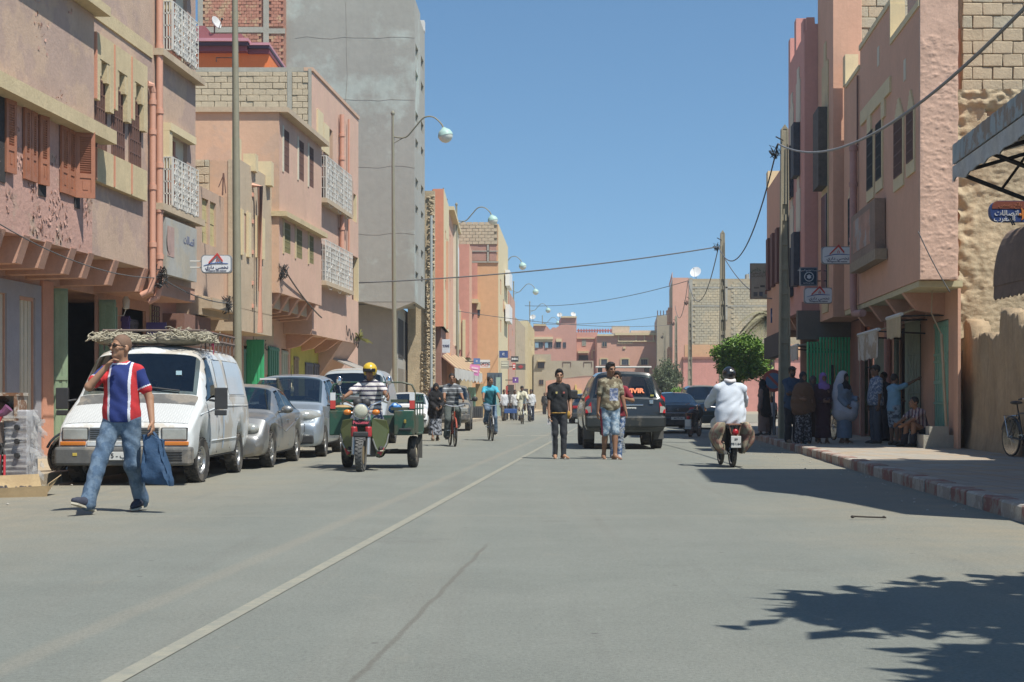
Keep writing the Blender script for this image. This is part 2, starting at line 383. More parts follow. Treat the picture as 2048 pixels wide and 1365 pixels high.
# ------------------------------------------------------------------ helpers for facades
def block_mesh(seed, ma, rough=.03):
 r = random.Random(seed); bm = bmesh.new(); bmesh.ops.create_cube(bm, size=1)
 bmesh.ops.bevel(bm, geom=bm.edges[:], offset=.06, segments=1, affect='EDGES')
 for v in bm.verts: v.co += Vector((r.uniform(-1,1), r.uniform(-.3,.3), r.uniform(-1,1)))*rough
 me = bpy.data.meshes.new('block'); bm.to_mesh(me); bm.free(); me.materials.append(ma); return me
BLK = [block_mesh(i, block_mat) for i in range(4)] + [block_mesh(i, block_mat2) for i in range(4, 6)]
def block_wall(parent, x0, x1, y, z0, z1, bw=.41, bh=.205, name='block', variants=None, seed=1, drop=0.):
 """A wall facing -y at depth y laid block by block over a recessed mortar bed."""
 r = random.Random(seed); m = MB(); m.box(x0, x1, y+.012, y+.18, z0, z1); m.build('mortar_bed', mortar, parent)
 off = WM[parent.name]; row = 0; z = z0
 while z < z1-.03:
  h = min(bh, z1-z); x = x0 + (-bw/2 if row % 2 else 0)
  while x < x1-.02:
   a, b = max(x, x0), min(x+bw, x1)
   if b-a > .06 and r.random() >= drop:
    o = bpy.data.objects.new(name, r.choice(variants or BLK)); C.objects.link(o); o.parent = parent
    o.location = Vector(((a+b)/2, y+.04+r.uniform(-.012,.012), z+h/2)) - off
    o.scale = (b-a-.018, .12, h-.018); o.rotation_euler = (r.uniform(-.01,.01), r.uniform(-.012,.012), r.uniform(-.02,.02))
   x += bw
  z += bh; row += 1
def grille(fac, y0, y1, z0, z1, w, ma, parent, step=.11, hstep=.16, r=.012, name='grille', ornate=False, sides=0.):
 m = MB(); n = max(2, round((y1-y0)/step)); k = max(2, round((z1-z0)/hstep))
 for i in range(n+1):
  y = y0+(y1-y0)*i/n; fac.box(m, y-r, y+r, z0, z1, w-r, w+r)
 for i in range(k+1):
  z = z0+(z1-z0)*i/k; fac.box(m, y0, y1, z-r, z+r, w-r*.8, w+r*.8)
 if ornate:
  for p in range(3):
   ya, yb = y0+(y1-y0)*p/3, y0+(y1-y0)*(p+1)/3
   fac.box(m, ya-.025, ya+.025, z0, z1, w-.02, w+.02)
   yc = (ya+yb)/2; q = 0; z = z0+.1
   while z < z1-.05:
    rad = (yb-ya)*.3
    m.tube([fac.P(yc+rad*math.cos(a), z+rad*.75*math.sin(a), w) for a in [2*math.pi*s/10 for s in range(10)]], .011, 4, closed=True)
    z += rad*1.55
   fac.box(m, yc-.028, yc+.028, z0, z1, w-.008, w+.008)
 if sides:
  for yy in (y0, y1):
   for i in range(3): fac.box(m, yy-.012, yy+.012, z0, z1, w-sides*(i+1)/3-.01, w-sides*(i+1)/3+.01)
   for i in range(k//2+1):
    z = z0+(z1-z0)*i/(k//2); fac.box(m, yy-.012, yy+.012, z-.012, z+.012, w-sides, w)
 return m.build(name, ma, parent)
def window(fac, y0, y1, z0, z1, depth, parent, frame=None, bars=None, mull=1, glass=None, label=None):
 """frame with mullions; its pane and grille are sub-parts"""
 m = MB(); t = .045; w = -depth+.04
 fac.box(m, y0, y0+t, z0, z1, w-.03, w+.02); fac.box(m, y1-t, y1, z0, z1, w-.03, w+.02)
 fac.box(m, y0+t, y1-t, z0, z0+t, w-.03, w+.02); fac.box(m, y0+t, y1-t, z1-t, z1, w-.03, w+.02)
 for i in range(1, mull+1):
  y = y0+(y1-y0)*i/(mull+1); fac.box(m, y-t*.5, y+t*.5, z0+t, z1-t, w-.025, w+.015)
 o = m.build('window', frame or iron_brown, parent, label=label)
 p = MB(); fac.box(p, y0+.02, y1-.02, z0+.02, z1-.02, w-.028, w-.012); p.build('pane', glass or glass_dark, o)
 if bars: grille(fac, y0, y1, z0, z1, w+.06, bars, o, step=.1, hstep=(z1-z0)/5)
 return o
def shutter_leaf(P, wd, h, ma, parent, name='shutter', label=None):
 """P(a, z, d): a along the leaf, z up, d its thickness; louvres above a raised panel"""
 m = MB(); th = .04
 def b(a0, a1, z0, z1, d0, d1): m.hexa([P(a0,z0,d0), P(a1,z0,d0), P(a1,z0,d1), P(a0,z0,d1), P(a0,z1,d0), P(a1,z1,d0), P(a1,z1,d1), P(a0,z1,d1)])
 e = .07
 b(0,e,0,h,0,th); b(wd-e,wd,0,h,0,th); b(e,wd-e,0,.09,0,th); b(e,wd-e,h-.08,h,0,th); b(e,wd-e,h*.3,h*.3+.08,0,th)
 b(e,wd-e,.09,h*.3,.012,.028); b(e+.05,wd-e-.05,.14,h*.3-.05,.004,.036)
 o = m.build(name, ma, parent, label=label)
 s = MB(); n = 17; z0, z1 = h*.3+.08, h-.08
 for i in range(n):
  z = z0+(z1-z0)*i/n; d = (z1-z0)/n
  s.hexa([P(e,z,.004), P(wd-e,z,.004), P(wd-e,z+.008,.004), P(e,z+.008,.004), P(e,z+d*.95,.034), P(wd-e,z+d*.95,.034), P(wd-e,z+d*.95+.008,.034), P(e,z+d*.95+.008,.034)])
 s.build('louvres', ma, o, kind='stuff'); return o
def pipe(name, pts, r, ma, parent, rings=(), label=None):
 m = MB(); m.tube(pts, r, 10)
 for z in rings:
  p = Vector(pts[0]); p.z = z; m.lathe([(r*1.25,-.05),(r*1.25,.05)], 10, Matrix.Translation(p))
 return m.build(name, ma, parent, smooth=40, label=label)
def panel_leaf(mb, a, b, z0, z1, th, ribs=0, rib=.012):
 """a metal sheet leaf between plan points a and b, with pressed ribs"""
 a, b = Vector(a), Vector(b); d = (b-a); L = d.length; d.normalize(); nn = Vector((d.y, -d.x, 0))
 def bx(s0, s1, q0, q1, o0, o1):
  c = [a+d*s0+nn*o0, a+d*s1+nn*o0, a+d*s1+nn*o1, a+d*s0+nn*o1]
  mb.hexa([Vector((p.x,p.y,q0)) for p in c]+[Vector((p.x,p.y,q1)) for p in c])
 bx(0, L, z0, z1, -th/2, th/2)
 for i in range(ribs):
  s = L*(i+.5)/ribs; bx(s-L/ribs*.28, s+L/ribs*.28, z0+.03, z1-.03, th/2, th/2+rib); bx(s-L/ribs*.28, s+L/ribs*.28, z0+.03, z1-.03, -th/2-rib, -th/2)
def door_leaf(a, b, z0, z1, ma, parent, ribs=4, name='door_leaf', th=.04, bars=True, label=None):
 m = MB(); panel_leaf(m, a, b, z0, z1, th, ribs)
 if bars:
  for z in (z0+.08, z0+(z1-z0)*.45, z1-.08): panel_leaf(m, a, b, z-.035, z+.035, th+.05)
 return m.build(name, ma, parent, label=label)
# ------------------------------------------------------------------ left row, building with the peeling bay
FL = Fac(-9.6, 1); FLb = Fac(-9.5, 1); FG = Fac(-10.6, 1)
# L1a: peeling first-floor wall with shutters
b1 = thing('pink_house', 'dull pink house with peeling first-floor wall and brown louvred shutters, nearest at the left', 'house', FG.P(22,0,-3), world=True)
m = MB(); FLb.box(m, 14, 26.6, 3.72, 8.0, 0, -4); m.build('wall', pink_peel, b1)
m = MB(); FLb.box(m, 14, 27.0, 5.74, 5.98, 0, .30); m.build('cornice', ochre, b1)
m = MB(); FLb.box(m, 14, 26.75, 7.98, 8.14, -.3, .28); m.build('roof_ledge', ochre, b1)
m = MB(); FLb.box(m, 14, 26.62, 6.0, 7.97, .0, .025); m.build('upper_plaster', pink_dull, b1)
# shutters: leaves opened against or away from the wall
def leafw(y, ang, wd, h, z, fac=FLb):
 d = Vector((math.sin(ang), math.cos(ang), 0)); n = Vector((math.cos(ang), -math.sin(ang), 0)); o = fac.P(y, z, .012)
 return lambda a, zz_, dd: o + d*a + n*dd + Vector((0,0,zz_))
for y, ang, wd in ((22.0,.12,.32),(22.82,.2,.30),(23.52,.06,.25),(23.79,.06,.25),(24.14,.28,.26),(25.05,.08,.32),(25.38,.06,.32),(25.75,1.1,.33)):
 shutter_leaf(leafw(y, ang, wd, 1.14, 4.62), wd, 1.14, shutter_mat, b1)
for y0, y1 in ((22.4,22.85),(24.15,24.45),(25.72,25.95)):
 m = MB(); FLb.box(m, y0, y1, 4.45, 5.8, .004, .02); m.build('opening_shade_sheet', dark_in, b1)  # flat sheet on the wall, coloured dark like a shaded opening
# peeled flakes standing off the plaster
m = MB(); r = random.Random(3)
for i in range(1500):
 y = 20.5+6.1*r.random(); z = 3.8+1.9*r.random()**1.2 if r.random() < .75 else r.uniform(6.1, 7.8)
 if mnoise.noise((y*1.3, z*1.6, 2.)) < (.0 if z < 5.2 else .25): continue
 s = r.uniform(.008, .034)*(1.3 if z < 5 else 1); c = FLb.P(y, z, .028 if z > 5.9 else .004); a = r.uniform(0, 6.28)
 u = Vector((0, math.cos(a), math.sin(a)))*s; v = Vector((0, -math.sin(a), math.cos(a)))*s*r.uniform(.5, 1)
 lift = Vector((r.uniform(.008,.02), 0, 0))
 m.quad(c-u-v, c+u-v, c+u+v+lift, c-u+v+lift)
m.build('paint_flakes', pink_peel, b1, kind='stuff', fix=False)
# support beams under both bays
for i, (y, y2) in enumerate(((22.6,3.74),(23.55,3.74),(24.45,3.74),(25.55,3.74),(26.4,3.74),(28.0,3.76),(29.75,3.76))):
 t = FLb if y < 26.5 else FL
 m = MB(); m.prism([t.P(y, 3.28, -1.1), t.P(y, 3.30, -.12), t.P(y, y2, .02), t.P(y, y2, -1.1)], (K*.26, .26, 0)); m.build('beam', beam_pink, b1)
m = MB(); FG.box(m, 14, 33.3, 3.3, 3.76, 0, -.3); m.build('lintel', beam_pink, b1)
# ground floor of the near shops
gh = [(FG.Y(-20), FG.Y(9), .14, 2.95), (FG.Y(36), FG.Y(66), .14, 2.9), (FG.Y(104), FG.Y(196), .14, 3.25), (FG.Y(244), FG.Y(292), .14, 3.1)]
m = MB(); FG.holes(m, 14, 33.3, .13, 3.3, gh, .07, 3.2); m.build('ground_floor_wall', beam_pink, b1)
for h in gh[:2]:
 m = MB(); FG.box(m, h[0], h[1], h[2], h[3], -.06, -.10)
 n = 4
 for i in range(n): FG.box(m, h[0]+(h[1]-h[0])*(i+.1)/n, h[0]+(h[1]-h[0])*(i+.9)/n, h[2], h[3], -.06, -.03)
 m.build('shop_shutter', cream_pale, b1)
m = MB(); a, b = FG.Y(-60), FG.Y(79)
for y0, y1, z0, z1 in ((a,FG.Y(-21),.13,3.2),(FG.Y(10),FG.Y(35),.13,2.96),(FG.Y(67),b,.13,3.2),(FG.Y(-21),FG.Y(67),2.96,3.2)): FG.box(m, y0, y1, z0, z1, 0, .035)
m.build('shop_surround', mat('grey_blue_surround_paint', (.34,.33,.35), .8, var=.08, scale=3, world=True), b1)
m = MB(); FG.box(m, FG.Y(80), FG.Y(101), .13, 3.3, 0, .06); m.build('pilaster', salmon, b1)
m = MB(); h = gh[2]; FG.box(m, h[0], h[1], .15, 3.2, -2.6, -2.7); FG.box(m, h[0], h[1], .14, .16, -.25, -2.6); m.build('shop_shade_backing', dark_in, b1)  # back wall and floor blackened to look unlit
d1 = door_leaf(FG.P(FG.Y(104), 0, .03), FG.P(FG.Y(104)+.06, 0, .27), .2, 3.2, sage, b1, ribs=2, label='sage green folding shop door leaf by the pilaster')
door_leaf(FG.P(FG.Y(196), 0, .03), FG.P(FG.Y(196)-.02, 0, .36), .2, 3.15, sage, b1, ribs=2)
door_leaf(FG.P(FG.Y(200), 0, -.05), FG.P(FG.Y(216), 0, -.05), .2, 3.0, sage, b1, ribs=3)
door_leaf(FG.P(FG.Y(205), 0, .02), FG.P(FG.Y(206), 0, .29), .2, 3.02, sage, b1, ribs=2)
door_leaf(FG.P(FG.Y(242), 0, .02), FG.P(FG.Y(240), 0, .20), .2, 2.9, purple, b1, ribs=1)
door_leaf(FG.P(FG.Y(268), 0, -.2), FG.P(FG.Y(292), 0, -.2), .2, 2.9, slate, b1, ribs=3)
door_leaf(FG.P(FG.Y(291), 0, .02), FG.P(FG.Y(291)+.03, 0, .45), .2, 2.85, purple, b1, ribs=0, label='purple sheet metal door leaf folded out')
m = MB(); FG.box(m, FG.Y(299), FG.Y(315), 2.78, 3.26, 0, .03)
o = m.build('vent_grate', cream, b1)
grille(FG, FG.Y(300), FG.Y(314), 2.8, 3.24, .05, iron_brown, o, step=.15, hstep=.12)
m = MB(); p = FG.P(FG.Y(218), 3.12, .35); m.lathe([(.03,-.12),(.07,-.1),(.075,.06),(.04,.14)], 12, Matrix.Translation(p)); m.tube([p+Vector((0,0,-.1)), p+Vector((-.05,0,-.25)), p+Vector((-.35,0,-.25))], .012, 6)
m.build('outdoor_lamp', white_iron, b1, smooth=40)
# clothes hanging in the open shop
for i, (f, z0, z1, c) in enumerate(((.18,2.1,3.0,(.30,.05,.06)),(.30,1.2,2.2,(.03,.14,.09)),(.42,.9,2.7,(.02,.025,.05)),(.55,.6,2.1,(.22,.03,.03)),(.68,1.0,2.9,(.03,.03,.035)),(.82,.8,2.4,(.10,.03,.12)))):
 y = gh[2][0]+(gh[2][1]-gh[2][0])*f; m = MB(); rows = []
 for s in range(7):
  z = z1-(z1-z0)*s/6; rows.append([FG.P(y+.30*(q/8-.5), z, -.5-.15*(i % 3)+.03*math.sin(q*1.9+s*.3)) for q in range(9)])
 m.grid(rows); o = m.build('hanging_garment', mat('garment_%d' % i, c, .95, var=.2, scale=6), None, smooth=True, fix=False)
 md = o.modifiers.new('thick', 'SOLIDIFY'); md.thickness = .02
 tag(o, ['dark red dress hung highest in the open shop doorway','dark green garment hung in the open shop doorway','navy robe hung long in the open shop doorway','red garment hung low in the open shop doorway','black robe hung near the second green door leaf','dark purple garment at the far end of the shop doorway'][i], 'garment', 'clothes hung in the open shop')
# L1b: three-arched window bay
b2 = thing('pink_house', 'dull pink house with three stepped ochre window hoods between the peeling bay and the drainpipes', 'house', FG.P(28,0,-3), world=True)
hs = [(FL.Y(186), FL.Y(210.5), 5.68, 6.95), (FL.Y(222.5), FL.Y(246), 5.68, 6.95), (FL.Y(257), FL.Y(279), 5.68, 6.95)]
m = MB(); FL.holes(m, 26.6, 30.2, 3.76, 8.02, hs, .09, .5); FL.box(m, 26.6, 30.2, 3.77, 8.0, -.5, -4.5); m.build('wall', pink_dull, b2)
m = MB(); FL.box(m, 26.6, 30.22, 8.02, 8.28, -.4, .03); m.build('floor_band', ochre, b2)
m = MB(); FL.box(m, 26.6, 30.2, 8.28, 12.2, 0, -4.5); m.build('upper_wall', pink_dull, b2)
m = MB()
for j, h in enumerate(hs):
 a, b = h[0]-.16, h[1]+.12; c = (h[0]+h[1])/2
 FL.box(m, a, b, 7.28, 7.72, 0, .12)                              # head
 FL.box(m, a, a+.18, 6.52, 7.28, 0, .12); FL.box(m, b-.22, b, 6.42, 7.28, 0, .12)   # stepped drops
 FL.box(m, a+.18, a+.28, 6.98, 7.28, 0, .11); FL.box(m, b-.34, b-.22, 6.92, 7.28, 0, .11)
m.build('window_hood', ochre, b2)
m = MB()
for h in hs:
 FL.box(m, h[0]-.2, h[0]-.165, 6.52, 7.7, 0, .14)
m.build('hood_edge', salmon, b2)
for h in hs:
 m = MB(); FL.box(m, h[0]-.16, h[1]+.10, 5.06, 5.66, 0, .12); m.build('apron_panel', ochre, b2)
 m = MB(); FL.box(m, h[0]-.2, h[0]-.163, 5.08, 5.65, 0, .14); m.build('apron_edge', salmon, b2)
 window(FL, h[0], h[1], h[2], h[3], .08, b2, iron_brown, iron_brown, 1, mat('sky_pane', (.12,.15,.17), .1, var=0))
# L1c: corner house with white grilles and drainpipes
b3 = thing('pink_house', 'dull pink house with two white scrolled window grilles and an advertising panel, beside the drainpipes', 'house', FG.P(31.8,0,-3), world=True)
hs = [(FL.Y(333), FL.Y(374), 5.18, 6.72), (FL.Y(333), FL.Y(374), 8.4, 10.0)]
m = MB(); FL.holes(m, 30.2, 33.3, 3.6, 12.2, hs, .09, .5); FL.box(m, 30.2, 33.28, 3.62, 12.2, -.5, -4.5); m.build('wall', pink_dull, b3)
for j, z in enumerate((5.0, 8.13)):
 m = MB(); FL.box(m, 30.35, 33.36, z, z+.14, 0, .2); m.build('balcony_slab', beige_wall, b3)
 h = hs[j]; m = MB(); FL.box(m, h[0], h[1], h[2], h[3], -.08, -.12); m.build('window_back', cream_pale, b3)
 m = MB(); yc = (h[0]+h[1])/2
 for dy, zt in ((-.42,.62),(-.28,.9),(-.14,1.16),(0,1.46),(.14,1.16),(.28,.9),(.42,.62)): FL.box(m, yc+dy-.07, yc+dy+.07, h[2], h[2]+zt, -.079, -.05)
 m.build('arched_shutter', shutter_mat, b3)
 m = MB(); FL.box(m, h[0]-.22, h[1]+.16, h[3], h[3]+.16, 0, .16); FL.box(m, h[0]-.22, h[0]-.02, h[3]-.78, h[3]-.003, 0, .13); m.build('window_hood', cream, b3)
 grille(FL, FL.Y(326), FL.Y(378), h[2]-.02, h[2]+.98, .20, white_iron, b3, step=.2, hstep=.11, r=.010, ornate=True, sides=.18)
m = MB(); FL.box(m, FL.Y(316), FL.Y(378), 3.72, 4.88, .03, .17); o = m.build('advert_board', mat('faded_poster', (.42,.385,.31), .7, var=.12, scale=1.5, col2=(.39,.385,.35), patch=.4, pscale=1.3, world=True), b3)
m = MB(); FL.box(m, FL.Y(318), FL.Y(332), 4.1, 4.72, .171, .176); m.ball(FL.P(FL.Y(324), 4.42, .172), .012, .28, .3); m.build('printed_face', mat('faded_print_pink', (.42,.29,.25), .8, var=.15, scale=4), o)
M_ = Matrix.Translation(FL.P(FL.Y(362), 4.55, .175)) @ Matrix.Rotation(math.atan2(1, K), 4, 'Z')
letters('اتصالات'and arabic('اتصالات'), .24, mat('faded_print_blue', (.10,.13,.25), .8), o, M_, 'printed_lettering')
m = MB(); FL.box(m, 30.2, 33.3, 3.3, 3.6, -.02, -1.0); m.build('lower_slab', beam_pink, b3)
m = MB(); FG.box(m, FG.Y(325), FG.Y(380), 2.72, 3.12, 0, .5); m.build('shop_canopy', mat('brown_canopy', (.22,.12,.09), .9, world=True), b3)
for px, ztop, zb, dx in ((295.5, 7.33, 3.55, 0), (309.5, 12.2, 3.45, 0)):
 y = FL.Y(px); pts = [FL.P(y, ztop, .1), FL.P(y, zb, .1), FL.P(y-.02, zb-.22, .05), FL.P(y-.06, zb-.32, -.12)]
 pipe('drainpipe', pts, .062 if px < 300 else .068, pipe_pink, b3, rings=[zb+.6, 5.0, 5.9, 7.0, 8.3] if px > 300 else [zb+.7, 5.4, 6.5, 7.1])
m = MB(); y = FL.Y(295.5); m.tube([FL.P(y, 7.3, .1), FL.P(y-.03, 7.42, .09), FL.P(y-.12, 7.44, .02)], .07, 8); m.build('pipe_elbow', pipe_pink, b3, smooth=40)
# ------------------------------------------------------------------ annexes
FA = Fac(-10.2, 1); FB = Fac(-9.8, 1)
b4 = thing('pink_annex', 'low pink annex with two block-filled yellow windows behind the house-shaped sign', 'house', FA.P(35.5,0,-2), world=True)
m = MB(); hs = [(FA.Y(404), FA.Y(417), 4.92, 6.0), (FA.Y(420), FA.Y(432), 4.92, 6.0)]
FA.holes(m, 33.3, 38.1, 3.55, 6.25, hs, .1, .5); FA.box(m, 33.3, 38.1, 3.57, 6.2, -.5, -4); m.build('wall', mat('tan_pink_plaster', (.50,.36,.265), .95, var=.1, scale=1.2, bump=.4, streak=.2, world=True), b4)
for h in hs:
 m = MB()
 for i in range(4):
  z = h[2]+(h[3]-h[2])*i/4; FA.box(m, h[0], h[1], z+.006, z+(h[3]-h[2])/4-.006, -.05-.01*(i % 2), -.12)
 m.build('block_infill', mat('yellow_block', (.52,.44,.22), .95, var=.15, scale=5, bump=.6, world=True), b4)
m = MB(); FA.box(m, 35.2, 37.6, 3.15, 3.6, .2, -.6); FA.box(m, 35.2, 37.6, 3.3, 3.55, .2, .45); m.build('corbel', beige_wall, b4)
m = MB(); FG.box(m, 33.3, 41.3, .13, 3.57, 0, -3); m.build('ground_floor_wall', beam_pink, b4)
b5 = thing('pink_annex', 'pink annex with a beige front, yellow stub posts on the roof and a drainpipe', 'house', FB.P(39.5,0,-2), world=True)
m = MB(); m.hexa([FB.P(37.9,3.5,-4.6), FB.P(37.9,3.5,-.02), FB.P(41.3,3.5,-.02), FB.P(41.3,3.5,-4.6), FB.P(37.9,7.2,-4.6), FB.P(37.9,7.2,-.02), FB.P(41.3,7.2,-.02), FB.P(41.3,7.2,-4.6)]); m.build('side_wall', pink_light, b5)
hs = [(FB.Y(484), FB.Y(493), 4.92, 5.92), (FB.Y(513.5), FB.Y(521), 5.0, 5.95)]
m = MB(); FB.holes(m, 37.88, 41.3, 3.45, 7.22, hs, .12, .3); m.build('wall', beige_wall, b5)
for h in hs:
 m = MB(); FB.box(m, h[1]-.03, h[1]+.22, h[2]-.1, h[3]+.05, 0, .07); FB.box(m, h[0]-.15, h[0], h[2]-.1, h[3]+.05, 0, .05); m.build('window_surround', cream, b5)
 window(FB, h[0], h[1], h[2], h[3], .1, b5, iron_brown, None, 1)
for px, z0, z1, wd in ((463,7.15,7.85,.09),(492,7.1,7.55,.16),(522,6.95,7.6,.2)):
 Y = FB.Y(max(px,478)); x = at(px, 300, Y).x; m = MB(); m.box(x-wd, x+wd, Y+.5, Y+.9, z0, z1); m.build('stub_post', cream, b5)
x0 = at(393, 0, 37.85).x; x1 = at(419, 0, 37.85).x
block_wall(b5, x0-.2, x1, 37.80, 6.2, 7.2, seed=4)
pipe('drainpipe', [FB.P(FB.Y(505), 6.75, -.05), FB.P(FB.Y(505), 6.72, .2), FB.P(FB.Y(505), 2.9, .2)], .075, pipe_pink, b5, rings=[6.5,5.8,5.0,4.2,3.6])
pipe('drainpipe', [FB.P(FB.Y(511), 6.6, .12), FB.P(FB.Y(511), 4.0, .12)], .05, pipe_pink, b5, rings=[6.4])
m = MB(); FG.box(m, 38, 41.3, 2.9, 3.48, .8, -.5); m.build('lintel', beige_wall, b5)
for i in range(3):
 y = 38.4+i*.95; m = MB(); m.prism([FB.P(y,3.0,-.8), FB.P(y,3.2,-.1), FB.P(y,3.5,0), FB.P(y,3.5,-.8)], (K*.2,.2,0)); m.build('beam', cream, b5)
m = MB(); p = Vector((at(445,0,37.4).x, 37.4, 6.25)); m.tube([p, p+Vector((.02,0,.55))], .02, 5); m.tube([p+Vector((-.1,0,.2)), p+Vector((.02,0,.5))], .012, 5); m.tube([p+Vector((.08,0,.05)), p+Vector((.03,0,.55))], .014, 5); m.build('rebar_stub', iron_brown, b4)
# ------------------------------------------------------------------ brick-pink house with the block parapet
olive_f = mat('olive_window_frame', (.24,.215,.10), .7, var=.15, scale=6)
F2 = Fac(-9.6, 1); F2m = Fac(-9.9, 1); F2g = Fac(-10.8, 1)
b6 = thing('brick_pink_house', 'tall brick-pink house with a bay, white grilles and an unfinished cement block parapet', 'house', F2g.P(48,0,-3), world=True)
hs = [(F2.Y(567), F2.Y(578), 7.55, 8.72), (F2.Y(597), F2.Y(607.5), 7.6, 8.75), (F2.Y(617.5), F2.Y(627), 7.6, 8.8), (F2.Y(568), F2.Y(580.5), 5.28, 6.12), (F2.Y(592), F2.Y(604), 5.28, 6.12), (F2.Y(618), F2.Y(627), 5.28, 6.12)]
m = MB(); F2.holes(m, 41.3, 47.0, 4.1, 9.08, hs, .12, .4); F2.box(m, 41.3, 47.0, 4.11, 9.07, -.4, -4.8); m.build('bay_wall', pink_brick, b6)
m = MB(); m.box(F2.P(41.3,0,-4.8).x, F2.P(41.3,0,-.003).x, 41.285, 41.3, 4.1, 9.08); m.build('bay_side', pink_light, b6)
for i, h in enumerate(hs):
 m = MB(); F2.box(m, h[0]-.16, h[0], h[2]-.06, h[3]+.06, -.11, .02); m.build('window_jamb', cream_pale if i < 3 else ochre, b6)
 window(F2, h[0], h[1], h[2], h[3], .11, b6, iron_brown if i < 3 else olive_f, iron_brown if i < 3 else olive_f, 1)
for z, wd in ((9.06,.26),(6.20,.22)):
 m = MB(); F2.box(m, 41.283, 46.9, z, z+.14, -.002, wd); m.box(F2.P(41.05,0,-4.6).x, F2.P(41.05,0,wd).x, 41.2, 41.282, z, z+.14); m.build('cornice', beige_wall if z > 7 else ochre, b6)
m = MB(); F2.box(m, 41.3, 46.96, 9.08, 9.2, -.002, -4.8); m.build('bay_roof', concrete, b6)
for y in (41.4, 42.5, 43.7, 44.9, 46.1):
 m = MB(); m.prism([F2.P(y,3.55,-1.1), F2.P(y,3.62,-.3), F2.P(y,4.11,.0), F2.P(y,4.11,-1.1)], (K*.24,.24,0)); m.build('beam', beam_pink, b6)
 if y < 46: m = MB(); F2.box(m, y+.24, y+1.1, 3.7, 4.1, -.25, -.32); m.build('soffit_panel', beige_wall, b6)
hs = [(F2m.Y(688), F2m.Y(695), 7.75, 8.6), (F2m.Y(705), F2m.Y(713), 7.6, 8.6), (F2m.Y(704), F2m.Y(717), 4.75, 6.35), (F2m.Y(659), F2m.Y(666), 9.1, 10.15), (F2m.Y(640), F2m.Y(684), 4.9, 6.2), (F2m.Y(640), F2m.Y(682), 7.7, 9.1)]
m = MB(); F2m.holes(m, 47.01, 55.1, 3.2, 11.45, hs, .25, .4); F2m.box(m, 47.02, 55.1, 3.22, 11.4, -.4, -6); m.build('wall', pink_brick, b6)
for h in hs:
 m = MB(); F2m.box(m, h[1]-.12, h[1], h[2], h[3], -.24, .012); m.build('window_jamb', cream if h[0] > 50 else pink_light, b6)
 window(F2m, h[0], h[1]-.12, h[2], h[3], .22, b6, iron_brown, None, 2 if h[1]-h[0] > 1.5 else 0)
m = MB(); F2m.box(m, F2m.Y(633), F2m.Y(644), 9.2, 10.4, 0, .05); F2m.box(m, F2m.Y(645.5), F2m.Y(656), 9.2, 10.15, 0, .05); m.build('yellow_panel', cream, b6)
for z0, z1, pa, pb in ((7.6, 8.95, 636.5, 688), (4.95, 6.25, 634.5, 690)):
 grille(F2m, F2m.Y(pa), F2m.Y(pb), z0, z1, .26, white_iron, b6, step=.22, hstep=.16, r=.012, ornate=True, sides=.24)
 m = MB(); F2m.box(m, F2m.Y(pa)-.05, F2m.Y(pb)+.05, z0-.14, z0, 0, .3); m.build('balcony_slab', beige_wall, b6)
m = MB()
for i in range(12): F2m.box(m, F2m.Y(637)+i*.42, F2m.Y(637)+i*.42+.3, 7.62, 8.85, .20, .215)
m.build('laundry_backing', mat('dusty_rust_sheet', (.45,.33,.25), .9, var=.3, scale=3), b6)
pipe('drainpipe', [F2m.P(F2m.Y(677), 10.9, .12), F2m.P(F2m.Y(677), 5.9, .12)], .085, pipe_pink, b6, rings=[10.2, 9.4, 8.4, 7.0, 6.2])
pipe('drainpipe', [F2m.P(F2m.Y(692), 11.0, .1), F2m.P(F2m.Y(692), 5.2, .1)], .04, pipe_pink, b6)
m = MB(); F2m.box(m, 46.96, 55.15, 11.45, 11.56, -.25, .04); m.build('parapet_coping', pink_light, b6)
for i in range(4):
 y = 47.4+i*2.1; m = MB(); m.prism([F2m.P(y,2.75,-.9), F2m.P(y,2.85,-.5), F2m.P(y,3.22,0), F2m.P(y,3.22,-.9)], (K*.24,.24,0)); m.build('beam', beam_pink if i != 1 else rose, b6)
m = MB(); m.prism([F2m.P(52.2,1.9,-.9), F2m.P(52.2,3.22,-.02), F2m.P(52.2,3.22,-.9)], (K*3,3,0)); m.build('corbel', pink_brick, b6)
# block parapet
x0, x1, x2, x3 = at(390,0,47).x, at(575,0,47).x, at(584,0,47).x, at(617,0,47).x
block_wall(b6, x0, x1, 46.98, 10.1, 11.42, .405, .196, seed=11, variants=BLK[:4])
block_wall(b6, x2, x3, 46.98, 9.5, 11.42, .33, .196, seed=12, variants=BLK[:4])
m = MB(); m.box(x1, x2, 46.95, 47.2, 9.3, 11.5); m.box(x3, F2m.P(47,0,0).x-.012, 46.95, 47.2, 9.3, 11.52); m.box(x0-1, F2m.P(47,0,0).x-.012, 46.97, 47.25, 11.42, 11.56); m.build('concrete_post', concrete, b6)
